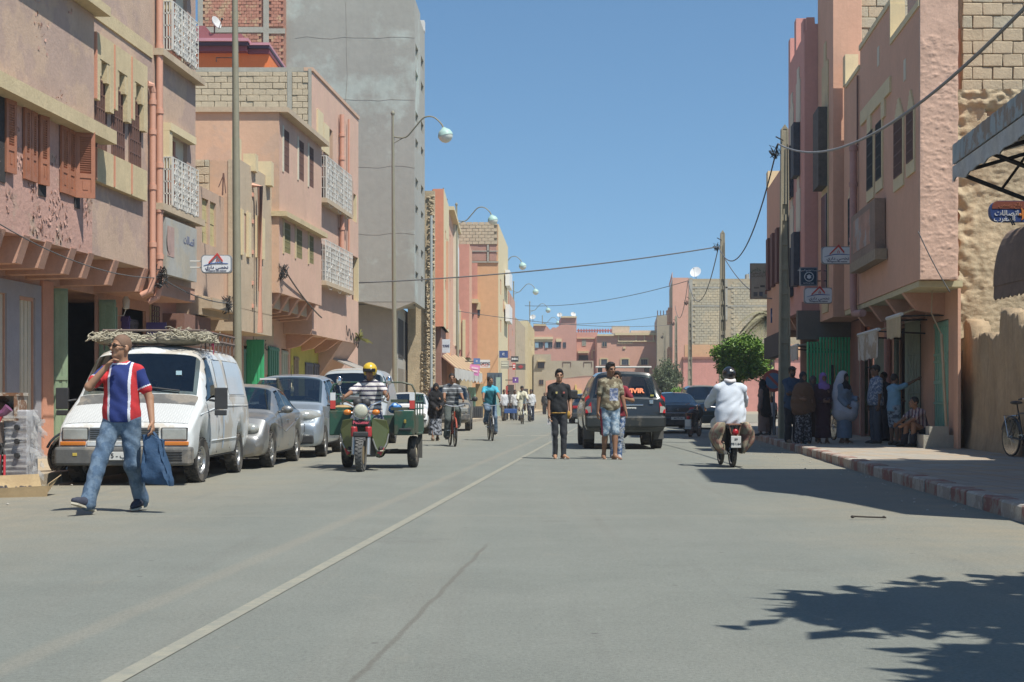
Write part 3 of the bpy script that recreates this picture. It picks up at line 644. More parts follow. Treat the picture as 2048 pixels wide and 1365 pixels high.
# ground floor fronts
gh = [(F2g.Y(488), F2g.Y(528), .14, 2.7), (F2g.Y(563), F2g.Y(577), .14, 2.75), (F2g.Y(585), F2g.Y(595), .14, 2.6), (F2g.Y(607), F2g.Y(658), .14, 2.45)]
m = MB(); F2g.holes(m, 38.2, 60., .13, 3.6, gh, .2, 3); m.build('ground_floor_wall', pink_brick, b6)
m = MB(); F2g.box(m, F2g.Y(506), F2g.Y(546), 1.9, 3.4, 0, .02); o = m.build('painted_panel', beige_wall, b6)
letters(arabic('مصبنة الزهراء'), .42, mat('black_wall_paint', (.05,.045,.04), .9), o, Matrix.Translation(F2g.P(F2g.Y(527), 2.75, .024)) @ Matrix.Rotation(math.atan2(1, K), 4, 'Z'), 'painted_lettering')
m = MB(); F2g.box(m, F2g.Y(581), F2g.Y(640), .13, 3.0, .0, .025); m.build('yellow_front', yellow_wall, b6)
door_leaf(F2g.P(F2g.Y(492),0,.02), F2g.P(F2g.Y(492)-.04,0,.52), .2, 2.85, green_gate, b6, ribs=5, label='bright green sheet metal gate leaf standing open')
door_leaf(F2g.P(F2g.Y(488),0,-.12), F2g.P(F2g.Y(528),0,-.12), .2, 2.6, green_dark, b6, ribs=8)
door_leaf(F2g.P(F2g.Y(534),0,.03), F2g.P(F2g.Y(553),0,.06), .2, 2.75, green_dark, b6, ribs=5)
door_leaf(F2g.P(F2g.Y(564),0,-.03), F2g.P(F2g.Y(576),0,-.03), .2, 2.7, pale_green, b6, ribs=3)
door_leaf(F2g.P(F2g.Y(585.5),0,.03), F2g.P(F2g.Y(594.5),0,.03), .2, 2.55, wood_mat, b6, ribs=3)
for i in range(3): door_leaf(F2g.P(F2g.Y(608+i*17),0,.035), F2g.P(F2g.Y(623+i*17),0,.035), .2, 2.4, slate, b6, ribs=4)
m = MB(); p = F2g.P(F2g.Y(640), 2.75, 0); m.prism([p, p+Vector((1.3,0,-.55)), p+Vector((1.3,0,-.5)), p+Vector((0,0,.06))], (K*2.6,2.6,0)); m.build('sheet_canopy', mat('grey_tin', (.30,.28,.25), .7, var=.2, scale=5), b6)
# ------------------------------------------------------------------ footprint-built houses (x,y corners)
def body(mb, foot, z0, z1):
 n = len(foot); vs = [Vector((x,y,z0)) for x, y in foot]+[Vector((x,y,z1)) for x, y in foot]
 mb.add(vs, [tuple(range(n-1,-1,-1)), tuple(range(n,2*n))]+[(i,(i+1)%n,n+(i+1)%n,n+i) for i in range(n)]); return mb
def X(px, Y): return (px-CX)/F*Y
class Fr:
 """a wall facing the camera at depth Y"""
 def __init__(s, Y): s.Y0 = Y
 def pb(s, mb, px0, px1, py0, py1, w0, w1):     # w out towards the camera
  a, b = sorted((w0, w1)); Y = s.Y0
  mb.box(X(px0,Y), X(px1,Y), Y-b, Y-a, zz(py1,Y), zz(py0,Y)); return mb
 def win(s, px0, px1, py0, py1, parent, frame=None, glass=None, mull=1, surround=None):
  if surround:
   m = MB(); e = .12
   for a in ((px0-2.5,px0,py0-2,py1+1),(px1,px1+2.5,py0-2,py1+1),(px0,px1,py0-3,py0)): s.pb(m, *a, 0, .1)
   m.build('window_surround', surround, parent)
  m = MB(); dx = (px1-px0)*.09
  for i in range(mull+2):
   c = px0+(px1-px0-dx)*i/(mull+1); s.pb(m, c, c+dx, py0, py1, 0, .06)
  s.pb(m, px0+dx, px1-dx, py0, py0+.6, 0, .055); s.pb(m, px0+dx, px1-dx, py1-.6, py1, 0, .055)
  o = m.build('window', frame or iron_brown, parent)
  m = MB(); s.pb(m, px0+dx*.5, px1-dx*.5, py0+.3, py1-.3, .0, .025); m.build('pane', glass or glass_dark, o); return o
# grey tower
b = thing('grey_tower_block', 'tall windowless grey cement block with narrow slit windows on its street side', 'building', (X(700,67.3),67.3,-5), world=True)
YT, YE = 67.3, 72.6; cx = X(829,YT); ex = X(849.5,YE)
m = MB(); body(m, [(X(571,YT),YT),(cx,YT),(cx+.001,YT+.012),(cx-.3,YE),(X(571,YT)-2,YE)], 5.55, 19.2); m.build('tower_wall', grey_render, b)
fk = (ex-cx)/(YE-YT); FT = Fac(cx-fk*YT, 1, fk)
hs = []
for px0, px1, rows in ((831, 836.5, ((94,118),(147,167),(227,247),(281,299),(359,379),(413,429),(491,510),(545,559))), (842, 847, ((117,138),(168,186),(246,266),(297,312),(373,391),(425,438),(502,518),(554,565)))):
 for a, c in rows:
  if a < 900: hs.append((FT.Y(px0), FT.Y(px1), FT.z((px0+px1)/2, c), FT.z((px0+px1)/2, a)))
zs = sorted(hs, key=lambda h: h[2])
m = MB()
lo = [h for h in hs if h[0] < 70]; hi = [h for h in hs if h[0] >= 70]
ymid = 70.15
FT.holes(m, YT+.03, ymid, 5.55, 19.2, lo, .22, .28); FT.holes(m, ymid, YE, 5.55, 18.9, hi, .22, .28); m.build('street_wall', grey_render, b)
for h in hs:
 m = MB(); FT.box(m, h[0]-.02, h[1]+.02, h[2], h[3], -.21, -.25); m.build('window', mat('dark_slit', (.06,.06,.06), .9, world=True), b)
m = MB(); FT.box(m, YE-.5, YE, 18.9, 19.4, -.3, .02); m.build('parapet_stub', mat('white_wash', (.62,.60,.55), .9, world=True), b)
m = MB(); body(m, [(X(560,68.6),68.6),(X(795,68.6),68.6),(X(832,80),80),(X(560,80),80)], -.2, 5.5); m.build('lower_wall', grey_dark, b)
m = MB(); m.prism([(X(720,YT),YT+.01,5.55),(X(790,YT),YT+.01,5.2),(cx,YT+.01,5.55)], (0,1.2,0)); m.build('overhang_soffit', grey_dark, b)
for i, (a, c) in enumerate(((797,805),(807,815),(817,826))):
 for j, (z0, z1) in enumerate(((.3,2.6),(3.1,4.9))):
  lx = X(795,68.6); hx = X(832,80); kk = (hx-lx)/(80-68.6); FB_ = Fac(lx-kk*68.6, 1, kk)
  y0 = 69+i*3.6; m = MB(); FB_.box(m, y0, y0+2.7, z0, z1, 0, .03); m.build('opening_shade_panel', dark_in if j else mat('bay_shade_sheet', (.20,.17,.13), .9, world=True), b)  # thin wall sheets, their dark colour painting in the shaded openings
# horizontal cement pour joints, a raised ridge each
m = MB()
for z in (8.6, 11.6, 14.6, 17.4):
 px = 590
 pts = [(X(590+i*24,YT), YT-.004, z+.02*math.sin(i*1.7)+rnd.uniform(-.04,.04)) for i in range(11)]
 m.tube([Vector(p) for p in pts], .007, 4)
pts = [(X(693+rnd.uniform(-2,2)+ (5 if i > 5 else 0),YT), YT-.006, 19-i*1.1) for i in range(12)]; m.tube([Vector(p) for p in pts], .010, 4)
m.build('render_joint', mat('old_joint', (.33,.31,.265), .95, world=True), b)
# red brick house with concrete frame
b = thing('red_brick_house', 'unfinished hollow red brick house with concrete frame against the grey tower', 'building', (X(480,66.9),66.9,-5), world=True)
Y = 67.0; m = MB(); m.box(X(395,Y), X(571,Y)-.01, Y+.03, Y+3, 5, 19.4); m.build('wall', mat('red_brick_bed', (.36,.19,.135), 1., var=.2, scale=5, world=True), b)
m = MB(); x0, x1 = X(405,Y), X(571,Y)-.02; r = random.Random(5); z = zz(135,Y); row = 0
while z < 19.4:
 x = x0 - (.11 if row % 2 else 0)
 while x < x1:
  if X(402,Y) < x and x+.2 < x1 and not (X(525,Y)-.22 < x < X(537,Y)):
   if zz(62,Y) < z+.1 < zz(56,Y)+.15: pass
   else: m.box(x, x+.205, Y-.015-r.uniform(0,.02), Y+.06, z, z+.125)
  x += .22
 z += .14; row += 1
m.build('brickwork', redbrick, b, kind='stuff')
m = MB(); m.box(X(527,Y), X(538,Y), Y-.06, Y+.1, 5, 19.4); m.box(X(396,Y), X(406,Y), Y-.05, Y+.1, 5, 19.4)
m.box(X(406,Y), X(527,Y), Y-.055, Y+.1, zz(66,Y), zz(55,Y)); m.box(X(538,Y), X(571,Y)-.015, Y-.055, Y+.1, zz(68,Y), zz(58,Y)); m.build('concrete_frame', concrete, b)
# orange penthouse behind the block parapet
b = thing('orange_house', 'orange roof house with plum and lilac cornice behind the block parapet', 'house', (X(460,58),58,-3), world=True)
Y = 58.; m = MB(); m.box(X(380,Y), X(539,Y), Y, Y+5, 6, zz(107,Y)); m.build('wall', mat('orange_paint', (.72,.19,.055), .85, var=.06, world=True), b)
plum = mat('plum_paint', (.20,.055,.075), .85, var=.08, world=True)
m = MB(); m.box(X(380,Y), X(497,Y), Y-.35, Y+4, zz(107,Y), zz(97,Y)); m.box(X(497,Y), X(540,Y), Y-.12, Y+4, zz(109,Y), zz(100,Y)); m.build('fascia', plum, b)
m = MB(); m.box(X(380,Y), X(500,Y), Y-.5, Y+4, zz(97,Y), zz(90,Y)); m.box(X(500,Y), X(541,Y), Y-.25, Y+4, zz(100,Y), zz(94,Y)); m.build('cornice', mat('navy_trim', (.06,.04,.07), .85, world=True), b)
m = MB(); m.box(X(380,Y), X(502,Y), Y-.62, Y+4, zz(90,Y), zz(84,Y)); m.box(X(502,Y), X(541,Y), Y-.3, Y+4, zz(94,Y), zz(89,Y)); m.build('coping', mat('lilac_paint', (.50,.24,.28), .85, world=True), b)
m = MB(); m.box(X(380,Y), X(407,Y), Y+.3, Y+4, zz(84,Y), zz(48,Y)); m.prism([(X(407,Y),Y+.32,zz(84,Y)),(X(407,Y),Y+.32,zz(51,Y)),(X(418,Y),Y+.32,zz(64,Y)),(X(480,Y),Y+.32,zz(64,Y)),(X(480,Y),Y+.32,zz(84,Y))], (0,3,0)); m.build('roof_parapet', mat('mulberry_paint', (.30,.11,.115), .85, var=.08, world=True), b)
m = MB(); m.tube([Vector((X(438,Y),Y-.52,zz(130,Y))), Vector((X(438,Y),Y-.52,zz(122,Y))), Vector((X(470,Y),Y-.52,zz(122,Y)))], .025, 5); m.build('rail', iron_black, b)
def dish(p, r, yaw, pitch, label, ma=None):
 t = thing('satellite_dish', label, 'satellite dish', p, yaw, 'satellite dishes on the roofs')
 M_ = Matrix.Translation((0,0,r*.9)) @ Matrix.Rotation(pitch, 4, 'X')
 m = MB(); m.lathe([(r*math.sin(a), -r*1.2*math.cos(a)+r) for a in [i*.16 for i in range(6)]]+[(r*.70,-r*1.2*math.cos(.75)+r+.03),(.02, r*.02)], 16, M_); m.build('reflector', ma or mat('dish_grey', (.55,.55,.52), .5), t, smooth=40)
 m = MB(); m.tube([Vector((0,.05,-.1)), Vector((0,.05,r*.8))], .03, 6); m.build('mast', iron_brown, t)
 m = MB(); e = M_ @ Vector((0,0,r*.95)); m.tube([M_ @ Vector((0,-r*.8,r*.2)), e], .015, 5); m.ball(e, .05); m.build('feed_arm', iron_black, t); return t
dish((X(431,58.4),58.4,zz(63,58.4)), .36, R(62), R(70), 'grey satellite dish on the plum roof parapet')
# ------------------------------------------------------------------ ruined stone strip and the far left row
b = thing('rubble_wall', 'crumbling stub of rubble stone wall between the grey tower and the orange-pink building', 'wall', (X(860,73),73,-3), world=True)
Y = 72.9; m = MB(); m.box(X(815,Y), X(869,Y), Y+.15, Y+1, -.3, zz(381,Y)); m.build('core', adobe, b)
m = MB(); r = random.Random(8)
for i in range(900):
 z = r.uniform(0, zz(600,Y)) if r.random() < .6 else r.uniform(0, zz(390,Y)); wide = 1 if z < 7 else .7
 x = X(869,Y) - r.uniform(.02, .62 if z < 3.5 else .45)*wide; s = r.uniform(.03,.10)
 m.ball((x, Y+.14-r.uniform(0,.05), z), s, s*.7, s*r.uniform(.4,.8), 6, 4, Matrix.Rotation(r.uniform(-.7,.7), 3, 'Y'))
m.build('rubble_stones', adobe, b, kind='stuff')
pipe('drainpipe', [Vector((X(862.5,72.7),72.65,zz(432,72.7))), Vector((X(862.5,72.7),72.65,.2))], .07, pvc_grey, b)
def row_house(name, label, pxA, pxC, pxE, Y0, Y1, z0, z1, front, side, win=(), zw=None, extra=None, cat='house', top=None):
 b = thing(name, label, cat, (X(pxC,Y0),Y0,-3), world=True)
 xA, xC, xE = X(pxA,Y0), X(pxC,Y0), X(pxE,Y1); k = (xE-xC)/(Y1-Y0)
 m = MB(); body(m, [(xA,Y0),(xC-.02,Y0),(xE-.02,Y1),(xA-1,Y1)], z0, z1); m.build('wall', front, b)
 f = Fac(xC-k*Y0, 1, k)
 hs = [(f.Y(a), f.Y(c), f.z((a+c)/2, e), f.z((a+c)/2, d)) for a, c, d, e in win]
 m = MB(); f.holes(m, Y0+.004, Y1, z0, z1+.003, hs, .2, .26); m.build('street_wall', side, b)
 for h in hs: window(f, h[0], h[1], h[2], h[3], .18, b, iron_brown, None, 1)
 return b, f
b, f = row_house('orange_pink_building', 'narrow orange-pink building with yellow pilaster strip and striped awning below', 866, 888, 898, 73.6, 80.5, 4.75, 11.5, mat('orange_pink_paint', (.58,.245,.155), .9, var=.07, world=True, streak=.1), cream, [(890.5,892,462,480),(893.5,895,478,496),(890.5,892,560,580),(893.5,895,575,592)])
m = MB(); f.box(m, 76.2, 76.5, 4.75, 9.2, 0, .12); m.build('drainpipe', rose, b)
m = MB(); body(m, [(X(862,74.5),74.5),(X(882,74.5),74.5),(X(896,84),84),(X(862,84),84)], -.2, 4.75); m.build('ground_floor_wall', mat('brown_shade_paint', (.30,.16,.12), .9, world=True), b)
b, f = row_house('pink_building', 'pink building with white pilasters and roof rods beyond the orange-pink one', 890, 897.5, 913, 81, 93, 4.3, 11.4, rose, rose, [(899.5,901,470,490),(899.5,901,560,580)])
m = MB(); f.box(m, 87.5, 92.8, 4.3, 11.4, 0, .15); m.build('white_pilaster', cream_pale, b)
m = MB(); f.box(m, 88.2, 92, 8.6, 10.4, .15, .2); f.box(m, 88.2, 92, 5.2, 7., .15, .2); m.build('white_blind', white_paint, b)
m = MB(); f.box(m, 81, 93, 11.4, 11.6, -.3, .3); m.build('cornice', cream, b)
m = MB()
for i in range(7): m.tube([f.P(82+i*1.6, 11.5, -.4), f.P(82+i*1.6, 11.5+1.+.5*math.sin(i*2.), -.4)], .03, 4)
m.build('rebar_rod', iron_brown, b)
m = MB(); body(m, [(X(884,82),82),(X(902,82),82),(X(916,93),93),(X(884,93),93)], -.2, 4.3); m.build('ground_floor_wall', rose, b)
b, f = row_house('pink_building', 'lower rose-pink house whose bare side rises against the block-built house', 905, 939, 944, 94, 98.5, 3.8, 10.9, mat('warm_rose_paint', (.58,.275,.21), .9, var=.08, world=True, streak=.1), rose, [])
fr = Fr(94.); m = MB(); fr.pb(m, 916, 922, 620, 700, 0, .1); fr.pb(m, 925, 931, 640, 720, 0, .1); m.build('cream_panel', cream, b)
m = MB(); body(m, [(X(905,95),95),(X(938,95),95),(X(945,99),99),(X(905,99),99)], -.2, 3.8); m.build('ground_floor_wall', ochre, b)
b, f = row_house('block_topped_house', 'orange house topped by raw cement blocks, white cloths on its street side', 905, 997, 1016, 99, 114, -.2, 12.75, mat('apricot_paint', (.60,.36,.20), .9, var=.07, world=True, streak=.1), cream, [(1000,1003,560,590),(1000,1003,640,665),(1006,1009,600,625)])
fr = Fr(99.); m = MB(); fr.pb(m, 905, 995, 449, 489, 0, .04); m.build('block_top', mortar, b)
m = MB(); r = random.Random(2); row = 0; z = zz(489,99)
while z < zz(450,99):
 x = X(908,99)-(.2 if row % 2 else 0)
 while x < X(995,99)-.4: m.box(x, x+.385, 98.9-r.uniform(0,.02), 98.97, z, z+.19); x += .41
 z += .21; row += 1
m.build('blockwork', block_mat, b, kind='stuff')
m = MB(); fr.pb(m, 940, 973, 490, 522, .0, .05); fr.pb(m, 979, 993, 490, 522, 0, .05); m.build('bare_brick_panel', mat('dull_red_panel', (.42,.24,.185), .95, var=.15, scale=2, world=True), b)
m = MB(); fr.pb(m, 974, 978, 490, 524, .0, .1); fr.pb(m, 937, 997, 523, 526, 0, .09); fr.pb(m, 937, 996, 502, 504, .05, .1); m.build('concrete_frame', concrete, b)
m = MB(); fr.pb(m, 938, 955, 526, 760, 0, .08); m.build('pink_pilaster', mat('warm_rose_paint', (.58,.275,.21)), b)
m = MB(); fr.pb(m, 944, 957, 600, 608, 0, .9); fr.pb(m, 953, 961, 605, 620, 0, .2); m.build('hood', ochre, b)
fr.win(955, 960, 610, 632, b, iron_brown, None, 0)
m = MB()
for a, c, d in ((544,575,1.1),(612,645,1.1)): f.box(m, f.Y(1008), f.Y(1014), f.z(1010,c), f.z(1010,a), .1, .4)
m.build('white_awning', white_paint, b)
b, f = row_house('tan_building', 'tan house with dark windows past the white-awning house', 1005, 1018, 1030, 115, 128, -.2, 9.5, salmon, mat('tan_rose_paint', (.52,.31,.23), .9, var=.1, world=True), [(1020,1022.5,640,655),(1024,1026,660,672),(1020,1022.5,700,712)])
b, f = row_house('rubble_built_house', 'rough tan rubble-built house with flat roof near the street end', 1018, 1032, 1050, 129, 146, -.2, 8.2, adobe, adobe, [(1036,1038.5,690,700),(1042,1044.5,700,710)])
b, f = row_house('yellow_building', 'pale yellow corner building closing the left row', 1040, 1056, 1069, 147, 168, -.2, 8.9, cream, mat('pale_yellow_paint', (.58,.47,.25), .9, var=.08, world=True), [(1059,1061.5,680,695),(1063,1065.5,690,703)])
# striped awning and shop fronts of the far left
b = thing('striped_awning', 'brown and cream striped shop awning with a worn white valance', 'awning', st(-9, 78, 3), world=True)
stripes = [mat('awning_brown', (.22,.11,.07), .9), mat('awning_cream', (.55,.42,.24), .9)]
m = MB()
xa, xb = X(861,75), X(936,90)
for i in range(14):
 u0, u1 = i/14, (i+1)/14; m.cur = i % 2
 P = lambda u, up: Vector((X(861,75)*(1-u)+X(925,92)*u + (0 if up else 1.2), 75*(1-u)+92*u, (3.75 if up else 2.75)))
 a, c, d, e = P(u0,1), P(u1,1), P(u1,0), P(u0,0); m.hexa([e, d, c, a, e+Vector((0,0,.03)), d+Vector((0,0,.03)), c+Vector((0,0,.03)), a+Vector((0,0,.03))])
m.build('canopy', stripes, b)
m = MB(); n = 28
rows = [[Vector(((X(861,75)*(1-u)+X(925,92)*u)+1.2, 75*(1-u)+92*u-.02, z+(.07*math.sin(q*1.7) if z < 2.5 else 0))) for q, u in [(i, i/n) for i in range(n+1)]] for z in (2.75, 2.2)]
m.grid(rows); m.add([tuple(Vector(v)+Vector((.02,.01,0))) for v in m.v], list(m.f)); m.build('valance', mat('grubby_white_cloth', (.55,.52,.46), .95, var=.2, scale=2), b)
# ------------------------------------------------------------------ far end of the street
def end_house(label, name, prof, Y, col, depth=8):
 b = thing(name, label, 'house', (X(prof[0][0],Y),Y,-2), world=True)
 poly = [(X(px,Y),Y,zz(py,Y)) for px, py in prof]; poly = [(poly[0][0],Y,-.3)]+poly+[(poly[-1][0],Y,-.3)]
 m = MB(); m.prism(poly, (0,depth,0)); m.build('wall', col, b); return b, Fr(Y)
pk_end = mat('end_pink_paint', (.55,.30,.235), .95, var=.07, scale=.5, world=True, streak=.1); pk_end2 = mat('end_peach_paint', (.60,.34,.25), .95, var=.07, scale=.5, world=True, streak=.1)
b, fr = end_house('pink end house with wavy parapet and blue-shuttered windows', 'pink_house', [(1067,651),(1092,651),(1100,660),(1106,655),(1112,656),(1122,650),(1122,635),(1153,635)], 180., pk_end)
m = MB(); fr.pb(m, 1122, 1153.3, 633, 636, 0, .25); fr.pb(m, 1067, 1092, 649, 652, 0, .25); m.build('coping', cream, b)
m = MB(); fr.pb(m, 1069, 1106, 674.5, 679, 0, .3); fr.pb(m, 1112, 1123, 678, 684, 0, .3); fr.pb(m, 1070, 1105, 679, 684.5, 0, .12); m.build('window_hood', cream, b)
blu = mat('pale_blue_shutter', (.25,.38,.45), .7)
for a, c in ((1077,1086),(1096,1105),(1112,1122),(1126,1132)): fr.win(a, c, 685, 696, b, slate)
m = MB(); fr.pb(m, 1070, 1077, 685, 696, 0, .12); fr.pb(m, 1090, 1096, 685, 696, 0, .12); m.build('shutter', blu, b)
b, fr = end_house('narrow pink end house with merlons, green-framed window and arched loggia', 'pink_house', [(1153.2,665),(1195,665)], 182., pk_end)
m = MB()
for i in range(14): fr.pb(m, 1156+i*5.4, 1158.6+i*5.4, 658, 665.5, -.5, -.2)
fr.pb(m, 1154, 1226, 660.5, 662.5, -.5, -.15); m.build('merlon', mat('dark_pink_trim', (.40,.14,.12), .9, world=True), b)
m = MB(); fr.pb(m, 1154, 1195, 676, 678, 0, .15); fr.pb(m, 1155, 1177, 703, 707, 0, .8); m.build('ledge', ochre, b)
fr.win(1164, 1172, 680, 692, b, pale_green, mat('pale_pane', (.25,.27,.24), .3))
m = MB(); fr.pb(m, 1157, 1176, 711, 721, 0, .06); m.build('loggia_shade_sheet', dark_in, b)  # shade of the loggia painted as a flat dark sheet
m = MB(); fr.pb(m, 1183, 1185, 702, 718, 0, .2); fr.pb(m, 1185, 1193.5, 700, 702, 0, .2); m.build('arch_trim', cream, b)
b, fr = end_house('wide peach end house with stepped cream cornice and three grilled windows', 'peach_house', [(1194,672),(1229,672),(1229,668),(1312,668)], 178., pk_end2)
m = MB(); fr.pb(m, 1194, 1229, 669, 672.5, 0, .3); fr.pb(m, 1229, 1312, 666, 671, 0, .4); fr.pb(m, 1238, 1310, 682, 684, 0, .2)
for px in (1236, 1271, 1288, 1306): fr.pb(m, px, px+2, 671, 684, 0, .18)
m.build('cornice', cream, b)
m = MB()
for i in range(10): fr.pb(m, 1235+i*3.1, 1237+i*3.1, 684+abs(i-4.5)*.25, 688, 0, .12)
fr.pb(m, 1246, 1251, 694, 698, 0, .1); m.build('stucco_ornament', cream, b)
m = MB(); fr.pb(m, 1225, 1260, 652, 667, -1.5, -.5); m.build('roof_room', mat('cream_block_room', (.60,.50,.37), .95, var=.1, scale=4, world=True), b)
m = MB(); fr.pb(m, 1262, 1312, 661, 668, -1, -.4); m.build('roof_parapet', mat('cream_block_room', (.60,.50,.37)), b)
for a, c in ((1202,1214),(1243,1257),(1282,1295)): fr.win(a, c, 719, 730, b, slate, None, 2, ochre)
fr.win(1204, 1214, 684, 694, b, wood_mat)
b, fr = end_house('low raw grey cement building below the wavy pink house', 'grey_building', [(1067,709),(1102,709),(1102,722),(1187,722)], 160., mat('raw_grey_render', (.42,.37,.28), .95, var=.12, scale=.6, world=True, streak=.2))
fr.win(1075, 1089, 725, 737, b, iron_brown, None, 2); fr.win(1078, 1087, 760, 770, b, iron_brown, None, 1)
m = MB(); fr.pb(m, 1075, 1091, 721, 724, 0, .4); m.build('window_hood', ochre, b)
for a in (1125, 1167):
 m = MB(); fr.pb(m, a, a+1, 724, 734, 0, .05); fr.pb(m, a+16, a+17, 724, 734, 0, .05); fr.pb(m, a+1, a+16, 724, 725, 0, .05); m.build('recess_trim', iron_brown, b)
b, fr = end_house('low pink street-end wall with yellow doorway behind the crossing youths', 'pink_wall', [(1092,762),(1168,752),(1192,752)], 152., pk_end2, 2)
b['category'] = 'wall'
m = MB(); fr.pb(m, 1146, 1163, 780, 800, 0, .2); fr.pb(m, 1150, 1153, 770, 780, 0, .2); m.build('yellow_doorway', mat('bright_yellow_paint', (.66,.50,.16), .9, world=True), b)
for px, Y, py in ((1147,180,634),(1120,180,635),(1066,165,640)):
 dish((X(px,Y),Y+1.,zz(py+1.5,Y)), .45, R(-30+px % 50), R(60), {1147:'satellite dish on the tall end of the wavy pink house',1120:'satellite dish beside the step of the wavy pink parapet',1066:'satellite dish on the yellow corner building'}[px])
# ------------------------------------------------------------------ far right: block gable house and grey block
b = thing('block_gable_house', 'pink-fronted house whose bare cement block gable faces the street', 'house', (X(1440,150),150,-2), world=True)
Y = 150.; fr = Fr(Y)
m = MB(); body(m, [(X(1338.5,165),165),(X(1345,Y),Y),(X(1650,Y),Y),(X(1650,Y),165)], -.3, zz(558,Y)); m.build('wall', mat('gable_mortar', (.40,.33,.22), 1., var=.15, scale=2, world=True), b)
m = MB(); m.box(X(1345,Y), X(1377,Y), Y-.05, Y+.01, -.3, zz(556,Y)); m.build('pink_strip', pk_end2, b)
m = MB(); r = random.Random(21); z = zz(715,Y); row = 0
while z < zz(562,Y)-.25:
 x = X(1385,Y)-(.22 if row % 2 else 0)
 while x < X(1570,Y):
  if not abs(x-X(1452,Y)) < .45 and x > X(1384,Y): m.box(x, x+.43, Y-.03-r.uniform(0,.025), Y, z, z+.235)
  x += .455
 z += .262; row += 1
m.build('blockwork', mat('gable_block', (.52,.435,.29), .97, var=.16, scale=3, col2=(.43,.38,.27), patch=.35, pscale=.5, world=True), b, kind='stuff')
m = MB(); fr.pb(m, 1378, 1385, 556, 720, 0, .08); fr.pb(m, 1448, 1455, 560, 640, 0, .06); fr.pb(m, 1385, 1548, 574, 577, 0, .06); fr.pb(m, 1385, 1548, 611, 613.5, 0, .06); m.build('concrete_frame', concrete, b)
m = MB(); fr.pb(m, 1369, 1650, 690, 716, 0, .10); m.build('orange_band', mat('apricot_paint', (.60,.36,.20)), b)
m = MB(); fr.pb(m, 1366, 1650, 718, 860, 0, .25); m.build('pink_base', mat('base_rose_paint', (.57,.27,.22), .9, var=.12, scale=.6, world=True, streak=.3), b)
m = MB(); fr.pb(m, 1364, 1650, 714.5, 718, 0, .4); m.build('ledge', mat('rust_ledge', (.30,.14,.10), .9, world=True), b)
m = MB(); body(m, [(X(1345,Y)-.05,Y-.06),(X(1345,Y),Y),(X(1338,165),165)], zz(556,Y), zz(545,Y)); m.build('parapet', pk_end2, b)
m = MB(); fr.pb(m, 1496, 1502, 547, 559, -2, -1); m.build('chimney', concrete, b)
for y, z0, z1 in ((152,9,10.5),(156,9,10.5),(152,5,6.5),(156,5,6.5)):
 k2 = (X(1338.5,165)-X(1345,Y))/15; f = Fac(X(1345,Y)-k2*Y, -1, k2); m = MB(); f.box(m, y, y+1.6, z0, z1, 0, .4); m.build('bay_window', rose, b)
dish((X(1393,150),150.5,zz(559,150)), .8, R(-25), R(64), 'large white satellite dish on the block gable roof', white_paint)
b = thing('grey_block_house', 'narrow grey block house with dark street side, furthest on the right', 'house', (X(1325,172),172,-2), world=True)
Y = 172.; m = MB(); body(m, [(X(1309,190),190),(X(1314,Y),Y),(X(1340,Y),Y),(X(1340,Y),190)], -.3, zz(631,Y)); m.build('wall', mat('grey_beige_block', (.38,.33,.24), .95, var=.12, scale=1, world=True), b)
m = MB()
for i in range(4): m.tube([Vector((X(1316+i*6,Y),Y+.5,zz(631,Y))), Vector((X(1316+i*6,Y),Y+.5,zz(621,Y)))], .05, 4)
m.build('rebar_rod', iron_brown, b)
# ------------------------------------------------------------------ right row
FR = Fac(5.82, -1); FRg = Fac(6.72, -1)
b = thing('rose_house', 'rose house with rough plaster end, cream-edged parapet and latticed windows over the shops', 'house', FRg.P(34,0,-2), world=True)
hs = [(FR.Y(1829), FR.Y(1817), 6.05, 7.05), (FR.Y(1807), FR.Y(1791.5), 5.95, 7.15), (FR.Y(1765), FR.Y(1755), 6.25, 7.55), (FR.Y(1748), FR.Y(1737), 6.2, 7.55), (FR.Y(1709), FR.Y(1699.5), 5.2, 6.4)]
hs = [tuple(sorted(h[:2]))+h[2:] for h in hs]
m = MB(); FR.holes(m, 29.9, 40.4, 3.55, 9.0, hs, .06, .35); FR.box(m, 29.92, 31.7, 3.57, 9.0, -.35, -.74); FR.box(m, 31.7, 40.4, 3.57, 9.0, -.35, -2.28)
m.build('wall', rose, b)
m = MB(); FR.box(m, 33.2, 37.6, 9.0, 9.9, 0, -.3); FR.box(m, 37.6, 40.4, 9.0, 9.45, 0, -.3); FR.box(m, 40.0, 40.4, 9.45, 10.3, 0, -.3); m.build('parapet', rose, b)
m = MB(); FR.box(m, 29.9, 33.2, 9.0, 9.14, .03, -.3); FR.box(m, 33.15, 37.65, 9.9, 10.03, .03, -.3); FR.box(m, 37.65, 39.97, 9.45, 9.56, .03, -.3); FR.box(m, 39.97, 40.42, 9.56, 10.36, .03, -.32); FR.box(m, 33.12, 33.2, 9.14, 9.9, .03, -.3); m.build('coping', cream, b)
